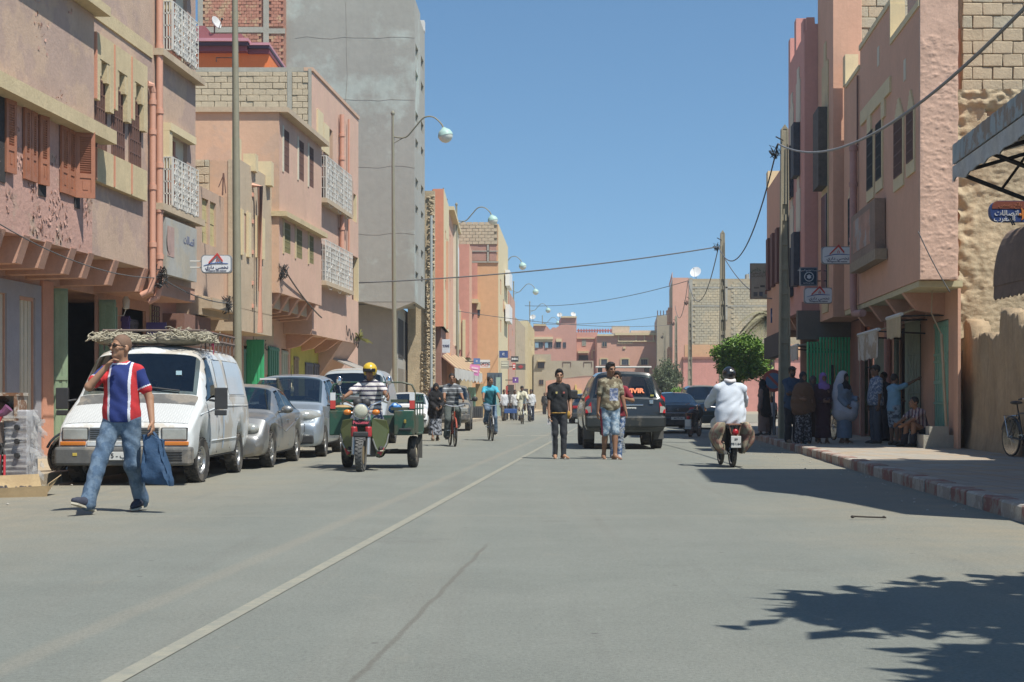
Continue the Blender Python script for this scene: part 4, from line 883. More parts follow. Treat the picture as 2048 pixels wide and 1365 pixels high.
# the rough plaster end, a displaced sheet
x0, x1 = FR.P(29.9,0).x, FR.P(29.9,0).x+.755
m = MB(); rows = []; nx, nz = 34, 330
for i in range(nz+1):
 z = 3.55+(10.6-3.55)*i/nz; row = []
 for j in range(nx+1):
  x = x0+(x1-x0)*j/nx; e = min(1, j/2, (nx-j)/2, i/2)
  d = max(0, mnoise.fractal((x*7, z*12, 3.3), .6, 2.1, 6)+.1)*.015+.010*max(0, mnoise.noise((x*2.4, z*3.4, 1.)))
  if z > 8.4: d *= .25
  row.append((x + (.03*mnoise.noise((z*3, 1., 2.)) if j == nx else 0), 29.89-.012-d*e, z))
 rows.append(row)
m.grid(rows); m.build('rough_end_wall', rose_rough, b, smooth=True)
m = MB(); m.box(x0, x1, 29.89, 29.97, 3.545, 10.6); m.box(x0+.2, x1, 29.97, 31.6, 9.0, 10.6); m.build('end_wall_core', rose_rough, b)
for i, h in enumerate(hs):
 lat = i < 2
 m = MB(); FR.box(m, h[0]-.12, h[1]+.12, h[2]-.28, h[2]-.005, 0, .035); FR.box(m, h[0]-.12, h[0], h[2], h[3], -.055, .035); m.build('window_sill', cream if i < 4 else beige_wall, b)
 m = MB(); yc = (h[0]+h[1])/2; wd = (h[1]-h[0])/2
 for q in range(5): FR.box(m, yc-wd*(1.1-q*.22), yc+wd*(1.1-q*.22), h[3]+.09*q+.004, h[3]+.09*(q+1), 0, .035)
 if i < 2 or i == 4: m.build('stepped_arch', cream, b)
 window(FR, h[0], h[1], h[2], h[3], .06, b, wood_mat if lat else slate, iron_brown if lat else iron_black, 1)
m = MB(); FR.box(m, FR.Y(1783), FR.Y(1724), 7.95, 8.3, 0, .05); FR.box(m, FR.Y(1744), FR.Y(1737), 7.55, 7.95, 0, .045); FR.box(m, FR.Y(1772), FR.Y(1765), 7.55, 7.95, 0, .045); m.build('lintel_stucco', cream, b)
for px, z in ((1757,9.35),(1810,8.3)):
 m = MB(); FR.box(m, FR.Y(px)-.12, FR.Y(px)+.12, z-.45, z, .012, -.12); m.build('parapet_slot', cream_pale, b)
pipe('drainpipe', [FR.P(FR.Y(1716), 7.6, .12), FR.P(FR.Y(1716), 3.55, .12), FR.P(FR.Y(1716)-.1, 3.32, .1), FR.P(FR.Y(1730), 3.28, .05)], .09, mat('rose_pipe', (.43,.24,.21), .7), b, rings=[7.5, 6.6, 5.2])
pipe('drainpipe', [FR.P(FR.Y(1719), 9.3, .05), FR.P(FR.Y(1719), 7.55, .05)], .025, iron_brown, b)
pipe('drainpipe', [FRg.P(FRg.Y(1783), 3.4, .1), FRg.P(FRg.Y(1783), .2, .1)], .09, mat('rose_pipe', (.43,.24,.21)), b)
# hanging show box and soffits
m = MB(); FR.box(m, FR.Y(1772), FR.Y(1722), 4.55, 5.7, .02, .25); o = m.build('wall_cabinet', mat('brown_show_box', (.24,.17,.13), .8, var=.2, scale=2, world=True), b)
m = MB(); FR.box(m, FR.Y(1762), FR.Y(1727), 4.75, 5.55, .251, .258); m.build('printed_panel', mat('faded_brown_print', (.30,.27,.25), .7, var=.3, scale=2, col2=(.36,.20,.14), patch=.4, world=True), o)
m = MB(); FR.box(m, FR.Y(1774)-.1, FR.Y(1722), 4.3, 4.54, .02, .28); m.build('cabinet_shelf', wood_mat, b)
m = MB(); FR.box(m, 30.1, 40.4, 3.42, 3.54, -.02, -.9); m.build('soffit', mat('yellowed_soffit', (.50,.44,.27), .9, var=.1, world=True), b)
for y in (31.8, 33.9, 36.2, 38.6):
 m = MB(); m.prism([FR.P(y,2.95,-.9), FR.P(y,3.05,-.3), FR.P(y,3.42,-.02), FR.P(y,3.42,-.9)], (K*.24,.24,0)); m.build('beam', beam_pink, b)
def hY(a, c): return tuple(sorted((FRg.Y(a), FRg.Y(c))))
gh = [hY(1897,1868)+(.45,2.85), hY(1842,1800)+(.15,2.9), hY(1772,1742)+(.15,2.75), hY(1738,1706)+(.15,2.6)]
m = MB(); FRg.holes(m, 30.55, 43.0, .12, 3.42, gh, .05, .06, False); m.build('ground_floor_wall', rose, b)
m = MB(); FRg.box(m, 33.0, 43.0, .13, 3.4, -.55, -2.2); m.build('shop_shade_backing', dark_in, b)  # solid block, its darkness stands in for the unlit shops
h = gh[0]
o = door_leaf(FRg.P(h[0]+.02,0,-.035), FRg.P(h[1]-.02,0,-.035), .46, 2.83, mint, b, ribs=6, label='mint green panelled metal door above a step')
for z in (.5, 1.05, 1.95, 2.1, 2.75): m = MB(); FRg.box(m, h[0]+.03, h[1]-.03, z, z+.05, .0, .015); m.build('door_rail', mint, o)
m = MB(); FRg.box(m, h[0]-.5, h[1]+.35, .15, .42, .62, -.05); FRg.box(m, h[0]-.5, h[0]-.1, .42, .6, .5, .1); m.build('step', concrete, b)
def leafR(px, out, z1, ma, ribs=3, label=None, crosses=True):
 y = FRg.Y(px); o = door_leaf(FRg.P(y,0,.02), FRg.P(y+.05,0,out), .2, z1, ma, b, ribs=0 if crosses else ribs, label=label)
 if crosses:
  m = MB(); p0, p1 = FRg.P(y-.03,0,.06), FRg.P(y-.03,0,out-.04)
  for z in (.25, 1.1, 1.3, 2.2, z1-.35):
   m.tube([p0+Vector((0,0,z)), p1+Vector((0,0,z))], .02, 4)
  for za, zb in ((.25,1.1),(1.3,2.2)):
   m.tube([p0+Vector((0,0,za)), p1+Vector((0,0,zb))], .018, 4); m.tube([p0+Vector((0,0,zb)), p1+Vector((0,0,za))], .018, 4)
  for i in range(5): q = p0.lerp(p1, i/4); m.tube([q+Vector((0,0,.25)), q+Vector((0,0,z1-.35))], .012, 4)
  m.build('crossed_bars', ma, o)
 return o
leafR(1842, .36, 3.0, pale_green, label='pale shop door leaf with crossed bars, standing open')
leafR(1800, .14, 2.9, pale_green)
leafR(1772, .30, 2.75, pale_green, 3, None, False); leafR(1738, .26, 2.6, pale_green, 3, None, False); leafR(1720, .2, 2.55, mint)
door_leaf(FRg.P(gh[2][0]+.1,0,-.12), FRg.P(gh[2][1]-.3,0,-.12), .2, 2.7, sage, b, ribs=4)
# R2: tall narrow rose tower
F3 = Fac(5.57, -1)
b = thing('rose_tower_house', 'tall narrow rose house rising past the top of the photo behind the cream-edged parapet', 'house', F3.P(42,0,-2), world=True)
m = MB(); body(m, [(F3.P(40.7,0).x,40.7),(X(1722,40.7),40.7),(X(1722,40.7)+1,44),(F3.P(44,0).x,44)], 3.4, 13.5); m.build('wall', rose, b)
m = MB(); F3.box(m, 41.6, 42.9, 3.6, 10.6, 0, .03); F3.box(m, 42.05, 42.5, 10.6, 11.2, 0, .03); m.build('stepped_panel', ochre, b)
m = MB(); F3.box(m, 41.7, 42.9, 7.1, 9.3, .03, .28); m.build('window_box', mat('dusty_black_lattice', (.09,.08,.07), .9, var=.3, scale=8, world=True), b)
m = MB(); F3.box(m, 41.7, 42.8, 4.2, 6.9, .03, .06); m.build('window', glass_dark, b)
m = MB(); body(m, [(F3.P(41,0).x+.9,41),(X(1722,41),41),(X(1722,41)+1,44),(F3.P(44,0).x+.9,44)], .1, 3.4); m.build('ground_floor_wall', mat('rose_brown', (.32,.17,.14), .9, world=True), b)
x0, x1 = X(1722,40.95), X(1845,40.95); bb = thing('roof_wall', 'grey cement block roof wall showing above the cream-edged parapet', 'wall', (x0,41,9), world=True)
block_wall(bb, x0, x1, 41.0, 8.9, 12.6, .42, .3, seed=31, variants=BLK[4:]+BLK[:1])
# R3: stepped gable house
F4 = Fac(5.18, -1)
b = thing('stepped_gable_house', 'rose house with stepped battlement gable behind the concrete utility pole', 'house', F4.P(46,0,-2), world=True)
Y = 44.02; m = MB()
m.prism([(X(a,Y),Y,zz(c,Y)) for a, c in ((1609,608),(1609,65),(1613,60),(1613,35),(1629,35),(1630,48),(1637,48),(1697,48),(1697,608))], (.25*K,.25,0))
F4.box(m, 44.27, 48.4, 4.0, 11.9, 0, -3); F4.box(m, 44.3, 44.9, 11.9, 12.4, 0, -.3); F4.box(m, 46.2, 46.7, 11.9, 12.9, 0, -.3); F4.box(m, 47.9, 48.4, 11.9, 12.7, 0, -.3); m.build('wall', mat('warm_rose_gable', (.58,.30,.25), .95, var=.07, scale=1., bump=.3, world=True, streak=.1), b)
for y, z0, z1 in ((45.1,7.9,9.5),(46.9,7.5,9.1),(45.1,4.6,6.2),(46.9,4.4,5.9)):
 m = MB(); F4.box(m, y-.1, y+.9, z1+.01, z1+1.3, 0, .03); F4.box(m, y+.15, y+.65, z1+1.3, z1+1.7, 0, .03); m.build('stepped_arch', cream_pale, b)
 m = MB(); F4.box(m, y, y+.8, z0, z1, .01, .2); m.build('window_box', mat('dark_blue_lattice', (.05,.06,.075), .8, var=.3, scale=9), b)
m = MB(); F4.box(m, 43.7, 48.4, 3.75, 4.0, .12, -1.2); m.box(X(1608,43.8), X(1699,43.8), 43.75, 44.0, 3.86, 4.02); m.box(X(1665,43.8), X(1680,43.8), 43.78, 44.0, 3.3, 3.86); m.build('slab', mat('warm_rose_gable', (.58,.30,.25)), b)
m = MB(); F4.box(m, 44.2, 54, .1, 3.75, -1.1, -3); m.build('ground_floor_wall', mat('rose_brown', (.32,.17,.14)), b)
for y in (44.6, 46.2, 47.8):
 m = MB(); m.prism([F4.P(y,3.0,-1.1), F4.P(y,3.2,-.3), F4.P(y,3.75,0), F4.P(y,3.75,-1.1)], (K*.25,.25,0)); m.build('beam', beam_pink, b)
F5 = Fac(5.0, -1)
b = thing('rose_house', 'lower rose house with cream corner merlon, last of the right-hand row', 'house', F5.P(50,0,-2), world=True)
m = MB(); F5.box(m, 48.45, 54, 3.4, 8.7, 0, -4); m.build('wall', rose, b)
m = MB(); F5.box(m, 53.4, 54.02, 8.7, 9.3, .02, -.4); m.build('merlon', cream, b)
for y in (49.2, 50.8, 52.4):
 m = MB(); F5.box(m, y, y+.7, 5.0, 6.8, .01, .12); m.build('window', mat('dark_red_frame', (.14,.06,.05), .8), b)
m = MB(); F5.box(m, 48.5, 53.8, 2.6, 3.35, -.2, .12); m.build('shop_canopy', mat('dark_canopy', (.07,.06,.055), .9), b)
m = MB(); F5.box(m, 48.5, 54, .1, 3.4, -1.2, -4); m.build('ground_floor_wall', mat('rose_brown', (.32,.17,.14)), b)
# green corrugated gate across the recess
b = thing('corrugated_gate', 'bright green corrugated metal gate in a sunlit gap behind the waiting women', 'gate', (X(1660,43.2),43.2,.15), world=True)
x0, x1 = X(1613,43.2), X(1701,43.2); n = 14
for i in range(n):
 a, c = x0+(x1-x0)*i/n, x0+(x1-x0)*(i+1)/n; m = MB()
 m.prism([(a+.01,43.2,.2),(a+.03,43.16,.2),(c-.03,43.16,.2),(c-.01,43.2,.2),(c-.01,43.22,.2),(a+.01,43.22,.2)], (0,0,2.75 if i > 3 else 2.62)); m.build('panel', green_gate, b)
for z in (.3, 2.5): m = MB(); m.box(x0, x1, 43.221, 43.26, z, z+.06); m.build('cross_rail', green_dark, b)
m = MB(); m.box(X(1664,43.0), X(1668,43.0), 43.05, 43.12, .2, 2.15); m.build('post', iron_black, b)
m = MB(); m.box(x0-.2, X(1700,43.6), 43.5, 43.7, 2.9, 3.74); m.build('upper_sheet', mat('grey_sheet', (.16,.145,.125), .9, var=.1, world=True), b)
# shop awnings of the right row
def awning(label, pts, drop, ma, cat='awning', group='shop awnings of the shaded row'):
 """pts: back-near, back-far, front-far, front-near"""
 p = [Vector(q) for q in pts]; t = thing('shop_awning', label, cat, p[0], world=True, group=group)
 m = MB(); m.hexa(p+[q+Vector((0,0,.025)) for q in p]); m.build('canopy', ma, t)
 m = MB(); n = 16; e = p[3]; g = p[2]
 rows = [[e.lerp(g, i/n)+Vector((-.02+.02*math.sin(i*1.3)*k, 0, -drop*k+.03*k*math.sin(i*2.1))) for i in range(n+1)] for k in (0, .5, 1)]
 m.grid(rows); nv = len(m.v); fs = list(m.f); m.add([tuple(Vector(v)+Vector((.015,0,0))) for v in m.v[:nv]], fs); m.build('valance', ma, t, smooth=True)
 m = MB(); m.tube([p[3]+Vector((0,0,.02)), p[2]+Vector((0,0,.02))], .045, 6); m.build('front_bar', white_iron, t)
 m = MB()
 for a, c in ((p[0], p[3]), (p[1], p[2])): m = MB(); m.tube([a+Vector((0,0,-.35)), c+Vector((0,0,-.02))], .02, 5); m.build('folding_arm', iron_black, t)
 return t
off_white = mat('dirty_white_awning', (.56,.52,.44), .95, var=.14, scale=2.5, col2=(.42,.33,.23), patch=.3, pscale=2)
tanc = mat('tan_awning_cloth', (.48,.38,.23), .95, var=.15, scale=3)
awning('dirty white drop awning with a wide stained valance over the shutters', (FRg.P(33.9,3.0,0), FRg.P(36.9,3.0,0), FRg.P(36.9,2.72,1.05), FRg.P(33.9,2.72,1.05)), .62, off_white)
awning('small tan canvas awning above the open shop doors', (FRg.P(31.9,3.3,0), FRg.P(33.7,3.3,0), FRg.P(33.7,2.95,.9), FRg.P(31.9,2.95,.9)), .45, tanc)
awning('pale torn awning beside the green corrugated gate', (F4.P(44.3,2.95,-1), F4.P(46.3,2.95,-1), F4.P(46.3,2.75,.15), F4.P(44.3,2.75,.15)), .4, mat('pale_grey_awning', (.50,.48,.43), .95, var=.15, scale=3))
# ------------------------------------------------------------------ adobe ruin and block wall beyond it
b = thing('block_wall_house', 'sunlit house end of bare cement blocks over crumbling adobe, beside the rough plaster end', 'house', (10.5,31.6,-1), world=True)
x0, x1 = 9.36, 13.4
block_wall(b, x0+.12, x1, 31.6, 7.62, 10.8, .425, .27, seed=41, variants=BLK[:4]+BLK[:4]+BLK[4:])
m = MB(); rows = []; nx, nz = 120, 240
for i in range(nz+1):
 z = -.2+(7.66+.2)*i/nz; row = []
 for j in range(nx+1):
  x = x0+(x1-x0)*j/nx
  d = .011*mnoise.ridged_multi_fractal((x*2.2, z*3.6, 7.), .6, 2.2, 6, .9, 2.) + .06*mnoise.noise((x*.8, z*.7, 4.)) + .02*mnoise.noise((x*9, z*16, 1.))
  edge = max(0, 1-(x-x0)/.55); d += edge*.11*(mnoise.noise((x*5, z*4.5, 9.))) - edge*.05
  if 6.6 < z < 7.25 and x > x0+.75+.3*mnoise.noise((x*2, z*2, 5.)): d -= .26
  if z > 7.3: d += .05+.08*mnoise.noise((x*6, z*9, 2.))
  row.append((x + (edge > .95)*.10*mnoise.noise((z*3.5, 2., 1.)), 31.5-d, z))
 rows.append(row)
m.grid(rows); m.build('adobe_face', adobe, b, smooth=True)
m = MB(); m.box(x0+.15, x1, 31.75, 34, -.2, 10.8); m.build('core', mortar, b)
# low ruined street wall
FAw = Fac(7.02, -1)
b = thing('adobe_wall', 'low stained adobe street wall with a broken jagged top, next to the mint door', 'wall', FAw.P(28.5,0,0), world=True)
m = MB(); rows = []; ny, nz = 90, 44; th = .38
def topz(y): return 2.42+.25*mnoise.noise((y*1.3, 2., 0))+.16*mnoise.noise((y*5.5, 1., 0))+(.35 if 26.9 < y < 28.3 else 0)+(.28 if y > 30.6 else 0)
ys = [23.4+(31.45-23.4)*j/ny for j in range(ny+1)]
for side in (0, 1):
 rws = []
 for i in range(nz+1):
  row = []
  for y in ys:
   z = topz(y)*i/nz if i else -.1
   d = .05*mnoise.fractal((y*2., z*1.1, 3.+side), .9, 2., 4)+(.10*max(0, 1-z/.5) if z < .5 else 0)
   row.append(FAw.P(y, z, d if not side else -th+d*.5))
  rws.append(row)
 rows.append(rws)
grid = rows[0]+rows[1][::-1]
m.grid(grid); m.build('wall', adobe_dark, b, smooth=True)
# mint pole leaning at the pink pier and cables on the adobe
m = MB(); p = FRg.P(31.0, .2, .12); m.tube([p, p+Vector((-.12,0,2.3))], .03, 6); m.tube([p+Vector((-.12,0,2.3)), p+Vector((-.3,.1,2.75)), p+Vector((-.25,.2,3.3)), p+Vector((.1,.3,3.7))], .014, 5)
tag(m.build('utility_conduit', mat('tan_conduit', (.42,.33,.22), .7)), 'tan conduit with a looping cable on the pink pier beside the mint door', 'conduit')
# ------------------------------------------------------------------ near right house, canopy and trees beside the camera
FN = Fac(5.6, -1)
b = thing('corner_house', 'near right-hand house outside the photo whose roofline shades the road', 'house', FN.P(15,0,-1), world=True)
m = MB(); prof = [(12.5,6.9),(13.8,7.66),(14.9,8.55),(15.4,9.74),(16.6,9.9),(16.95,10.9),(20.9,10.9)]
m.prism([FN.P(12.5,3.4)]+[FN.P(y,z) for y, z in prof]+[FN.P(20.9,3.4)], (7,0,0)); FN.box(m, 12.5, 20.8, .15, 3.4, -1.2, -7); m.build('wall', rose, b)
FC = Fac(4.9, -1)
b = thing('metal_canopy', 'rusty pale-blue metal sheet canopy on dark trusses jutting over the pavement', 'canopy', FC.P(22,0,-1), world=True)
tin = mat('pale_blue_rusty_tin', (.30,.36,.37), .6, var=.12, scale=4, col2=(.26,.21,.16), patch=.3, pscale=2.5, streak=.6, world=True)
m = MB(); n = 60
rows = [[FC.P(22.65-9*i/n, z, .012*(i % 2)) for i in range(n+1)] for z in (4.99, 4.69)]
m.grid(rows); m.add([tuple(FC.P(22.65-9*i/n, z, -.02+.012*(i % 2))) for z in (4.99,4.69) for i in range(n+1)], [(i,i+1,n+2+i,n+1+i) for i in range(n)]); m.build('fascia', tin, b, fix=False)
m = MB(); rr = random.Random(4)
rows = [[FC.P(22.65-9*i/n, 4.67, 0) for i in range(n+1)], [FC.P(22.65-9*i/n, 4.42+.10*mnoise.noise((i*.23,1.,0))+rr.uniform(-.02,.02), .02*math.sin(i)) for i in range(n+1)]]
m.grid(rows); nv = len(m.v); m.add([tuple(Vector(v)+Vector((.02,0,0))) for v in m.v[:nv]], list(m.f)); m.build('torn_lining', mat('torn_white_lining', (.46,.46,.43), .95, var=.2, scale=3), b, fix=False)
m = MB(); m.hexa([FC.P(13.65,4.7,-.02), FC.P(22.65,4.7,-.02), FC.P(22.65,5.4,-2.6), FC.P(13.65,5.4,-2.6), FC.P(13.65,4.74,-.02), FC.P(22.65,4.74,-.02), FC.P(22.65,5.44,-2.6), FC.P(13.65,5.44,-2.6)]); m.build('roof_sheet', tin, b)
m = MB()
for y in (22.5, 20.6, 18.7, 16.8, 14.9):
 a, c, d = FC.P(y,4.55,-.05), FC.P(y,4.0,-1.6), FC.P(y,5.1,-1.6); w_ = FC.P(y,3.6,-2.5)
 m.tube([a, w_], .035, 5); m.tube([a, FC.P(y,5.25,-2.5)], .03, 5); m.tube([FC.P(y,4.3,-.7), FC.P(y,4.85,-1.1)], .022, 5); m.tube([FC.P(y,4.85,-1.1), c], .022, 5)
m.tube([FC.P(22.5,4.55,-.06), FC.P(14,4.55,-.06)], .035, 5); m.tube([FC.P(22.5,4.2,-1.2), FC.P(14,4.2,-1.2)], .03, 5); m.build('truss', iron_black, b)
FN2 = Fac(7.6, -1)
b = thing('shop_building', 'low shop outside the photo that carries the tin canopy', 'building', FN2.P(20,0,-1), world=True)
m = MB(); FN2.box(m, 11, 22.9, .1, 5.5, 0, -5); m.build('wall', adobe, b)
# telecom sign and domed awning fixed to it
blue = mat('sign_blue', (.02,.05,.18), .5, var=.05); org = mat('sign_brick_red', (.20,.06,.04), .5, var=.1); wht = mat('sign_white', (.72,.74,.75), .5, var=.04)
sgrey = mat('sign_back_grey', (.25,.26,.27), .6)
def sign_prism(m, x0, x1, z0, z1, Y, th=.06, rnd_=(0,0,0,0), n=5):
 pts = []
 for (cx_, cz, a0), r_ in zip(((x1,z0,-90),(x1,z1,0),(x0,z1,90),(x0,z0,180)), rnd_):
  if r_ <= 0: pts.append((cx_, Y, cz)); continue
  ox = cx_-r_ if cx_ == x1 else cx_+r_; oz = cz+r_ if cz == z0 else cz-r_
  pts += [(ox+r_*math.cos(R(a0+90*i/n)), Y, oz+r_*math.sin(R(a0+90*i/n))) for i in range(n+1)]
 return m.prism(pts, (0,th,0))
Y = 23.6; t = thing('shop_sign', 'blue rounded telecom sign with brick-red top and white Arabic lettering', 'sign', (X(2030,Y),Y,zz(424,Y)), world=True)
m = MB(); sign_prism(m, X(1981,Y), X(2110,Y), zz(444,Y), zz(402,Y), Y, .12, (.02,.02,.14,.14)); m.build('panel', blue, t)
m = MB(); sign_prism(m, X(1984,Y), X(2110,Y), zz(418,Y), zz(403,Y), Y-.006, .006, (0,.02,.08,0)); m.build('top_band', org, t)
letters(arabic('اتصالات'), .115, wht, t, Matrix.Translation((X(2013,Y),Y-.008,zz(427,Y)))); letters(arabic('المغرب'), .115, wht, t, Matrix.Translation((X(2009,Y),Y-.008,zz(438,Y))))
letters(arabic('بائع رسمي'), .09, mat('sign_dim_orange', (.40,.16,.09), .6), t, Matrix.Translation((X(2020,Y),Y-.010,zz(410,Y))))
m = MB()
for i in range(9):
 a0, a1 = R(-60+i*14), R(-60+(i+1)*14); w0, w1 = .05*math.sin(math.pi*i/9)+.006, .05*math.sin(math.pi*(i+1)/9)+.006; cx_, cz = X(2036,Y), zz(429,Y)
 m.hexa([(cx_+(.11-w0)*math.cos(a0),Y-.012,cz+(.11-w0)*math.sin(a0)),(cx_+.11*math.cos(a0),Y-.012,cz+.11*math.sin(a0)),(cx_+.11*math.cos(a1),Y-.012,cz+.11*math.sin(a1)),(cx_+(.11-w1)*math.cos(a1),Y-.012,cz+(.11-w1)*math.sin(a1)),
   (cx_+(.11-w0)*math.cos(a0),Y-.002,cz+(.11-w0)*math.sin(a0)),(cx_+.11*math.cos(a0),Y-.002,cz+.11*math.sin(a0)),(cx_+.11*math.cos(a1),Y-.002,cz+.11*math.sin(a1)),(cx_+(.11-w1)*math.cos(a1),Y-.002,cz+(.11-w1)*math.sin(a1))])
m.ball((X(2040,Y),Y-.008,zz(430,Y)), .025, .01, .025, 6, 4); m.build('emblem', mat('sign_orange', (.55,.20,.05), .5), t)
Y = 22.6; t = thing('domed_awning', 'brown domed shop awning with scalloped hem below the blue sign', 'awning', (X(2040,Y),Y,3), world=True)
m = MB(); rows = []; n = 20; xc, zc = X(2100,Y), zz(575,Y)+.05; rx, rz = X(2100,Y)-X(1988,Y+1.6), zz(440,Y)-zz(560,Y)
for i in range(9):
 a = R(90*i/8); rows.append([(xc-rx*math.cos(a)*1., Y+1.6*j/n*1.0, zc+.08+rz*math.sin(a)) for j in range(n+1)])
m.grid(rows)
rows = [[(xc-rx, Y+1.6*j/n, zc+.08) for j in range(n+1)], [(xc-rx-.01, Y+1.6*j/n, zc-.10-.05*abs(math.sin(j*math.pi/2.5))) for j in range(n+1)]]; m.grid(rows)
m.add([(xc-rx*math.cos(R(90*i/8)),Y,zc+.08+rz*math.sin(R(90*i/8))) for i in range(9)]+[(xc,Y,zc+.08)], [tuple(range(10))])
sc_ = [(xc-rx+rx*j/14, Y-.01, zc-.06-.07*abs(math.sin(j*math.pi/2))) for j in range(15)]; tp = [(xc-rx+rx*j/14, Y-.01, zc+.08) for j in range(15)]; m.grid([tp, sc_])
o = m.build('cloth', mat('brown_awning_cloth', (.20,.14,.105), .95, var=.2, scale=4), t, fix=False); md = o.modifiers.new('thick', 'SOLIDIFY'); md.thickness = .015
m = MB(); m.tube([(X(2030,Y),Y+.1,zc+rz), (X(2034,Y),Y+.4,zz(440,23.4))], .012, 5); m.tube([(X(2034,Y),Y+.1,zc+rz), (X(2038,Y),Y+.4,zz(440,23.4))], .012, 5); m.build('stay_rod', iron_black, t)
# ------------------------------------------------------------------ trees
leaf_a = mat('ficus_leaf', (.10,.20,.03), .5, var=.35, scale=2., spec=.4); leaf_b = mat('ficus_leaf_young', (.20,.32,.05), .5, var=.3, scale=2., spec=.4)
leaf_dusty = mat('dusty_leaf', (.10,.125,.06), .7, var=.3, scale=1.5); bark = mat('bark', (.13,.10,.07), .95, var=.25, scale=6, bump=.6)
def crown_mesh(name, n, leaf, shape, mats, seed, clump=.45, up=.3):
 """leaf-sized quads in clumps through a crown volume; shape(p) says how dense it is there"""
 r = random.Random(seed); vs = []; fs = []; ms = []
 cl = []
 tries = 0
 while len(cl) < n//26 and tries < 40000:
  tries += 1; p = Vector((r.uniform(-1,1), r.uniform(-1,1), r.uniform(-1,1)))
  if r.random() < shape(p): cl.append(p)
 for p in cl:
  k = r.uniform(.6, 1.3)
  for _ in range(26):
   q = p + Vector((r.gauss(0,1), r.gauss(0,1), r.gauss(0,1)))*clump*.18*k
   a = Vector((r.gauss(0,1), r.gauss(0,1), r.gauss(0,1)+up)).normalized(); b_ = a.cross(Vector((r.gauss(0,1), r.gauss(0,1), r.gauss(0,1)))).normalized()
   s = leaf*r.uniform(.5, 1.5); o = len(vs); c = a.cross(b_)*.12*s
   vs += [q, q+a*s*.5+b_*s*.26+c, q+a*s, q+a*s*.5-b_*s*.26+c]; fs.append((o,o+1,o+2,o+3)); ms.append(1 if r.random() < .42 else 0)
 me = bpy.data.meshes.new(name); me.from_pydata([tuple(v) for v in vs], [], fs)
 for x in mats: me.materials.append(x)
 me.polygons.foreach_set('material_index', np.array(ms, dtype=np.int32)); me.update(); return me
def tree(name, label, base, trunk_h, rx, rz, n, leaf, mats, seed, group=None, shape=None, trunk_r=.1, lean=0.):
 t = thing(name, label, 'tree', base, 0, group); r = random.Random(seed)
 shape = shape or (lambda p: (1 if p.length < .84+.34*mnoise.noise(p*2.1+Vector((seed,0,0))) else 0)*(.25+.75*(p.length > .55))*(mnoise.noise(p*2.6+Vector((seed,5,0))) > -.16))
 me = crown_mesh('crown', n, leaf/rx, shape, mats, seed); S = Matrix.Diagonal((rx, rx, rz, 1)); me.transform(Matrix.Translation((lean,0,trunk_h+rz*.82)) @ S)
 o = bpy.data.objects.new('crown', me); C.objects.link(o); o.parent = t
 m = MB(); m.tube([(0,0,-.1),(lean*.3,0,trunk_h*.5),(lean*.7,.02,trunk_h)], [trunk_r*1.2, trunk_r*.9, trunk_r*.75], 8)
 for i in range(6):
  a = i*1.05+seed; e = Vector((lean+rx*.55*math.cos(a), rx*.55*math.sin(a), trunk_h+rz*(.6+.5*r.random())))
  m.tube([(lean*.7,.02,trunk_h-.05), Vector((lean*.7,.02,trunk_h)).lerp(e, .5)+Vector((0,0,.1)), e], [trunk_r*.55, trunk_r*.38, .015], 6)
 m.build('trunk', bark, t, smooth=True); return t
Y = 57.; tree('ficus_tree', 'clipped round bright green ficus tree between the road and the block gable', (X(1478,Y),Y,.1), 1.75, 1.22, .98, 15000, .13, [leaf_a, leaf_b], 3, trunk_r=.09)
Y = 84.; tree('ficus_tree', 'small round clipped green tree low behind the black hatchback', (X(1357,Y),Y,0), .7, .56, .62, 4200, .10, [leaf_a, leaf_b], 5, trunk_r=.06)
Y = 105.; tree('feathery_tree', 'grey-green feathery tree in front of the far grey block house', (X(1334,Y),Y,0), .9, 1.1, 1.7, 6500, .13, [leaf_dusty, leaf_dusty], 7, shape=lambda p: (p.length < 1)*(mnoise.noise(p*2.5) > -.25), trunk_r=.1)
def palm(label, base, h, n, L, ma, seed, droop=1., spread=360):
 t = thing('palm_tree', label, 'palm tree', base); r = random.Random(seed)
 m = MB(); m.tube([(0,0,-.1),(.05,0,h*.5),(0,0,h)], [.17,.14,.13], 9); m.build('trunk', bark, t)
 for i in range(n):
  a = R(spread*i/n+r.uniform(-14,14)); el = r.uniform(-.1,.95); m = MB(); pts = []
  for s in range(9):
   u = s/8; pts.append(Vector((math.cos(a)*L*u*math.cos(el*(1-u*.4)), math.sin(a)*L*u*math.cos(el*(1-u*.4)), h+L*(math.sin(el)*u-.75*droop*u*u))))
  m.tube(pts, [.025]*5+[.014]*4, 4)
  for s in range(2, 34):
   u = s/34; k = u*8; q = int(k); p = pts[q].lerp(pts[min(q+1,8)], k-q); d = (pts[min(q+1,8)]-pts[q]).normalized(); sd = d.cross(Vector((0,0,1))).normalized()
   ll = L*.27*math.sin(math.pi*min(1, u*.9+.12))
   for sg in (-1, 1):
    e = p+(sd*sg*.8+d*.55+Vector((0,0,-.22))).normalized()*ll; wv = d*.03
    m.add([p-wv, p+wv, e], [(0,1,2)])
  m.build('frond', ma, t, fix=False)
 return t
palm('dusty palm showing its fronds between the faded billboard and the block gable', (X(1541,64),64,.15), 4.5, 22, 1.75, mat('dusty_palm_frond', (.24,.22,.13), .8, var=.2), 2, 1.3)
sh_ = lambda p: (p.length < 1)*(mnoise.noise(p*2.8+Vector((3,1,0))) > .06)
tree('street_tree', 'leafy street tree outside the photo that throws the feathery shadow on the road', (5.2, 6.45, .15), 3.5, 1.8, .85, 4300, .30, [leaf_a, leaf_b], 11, shape=sh_)
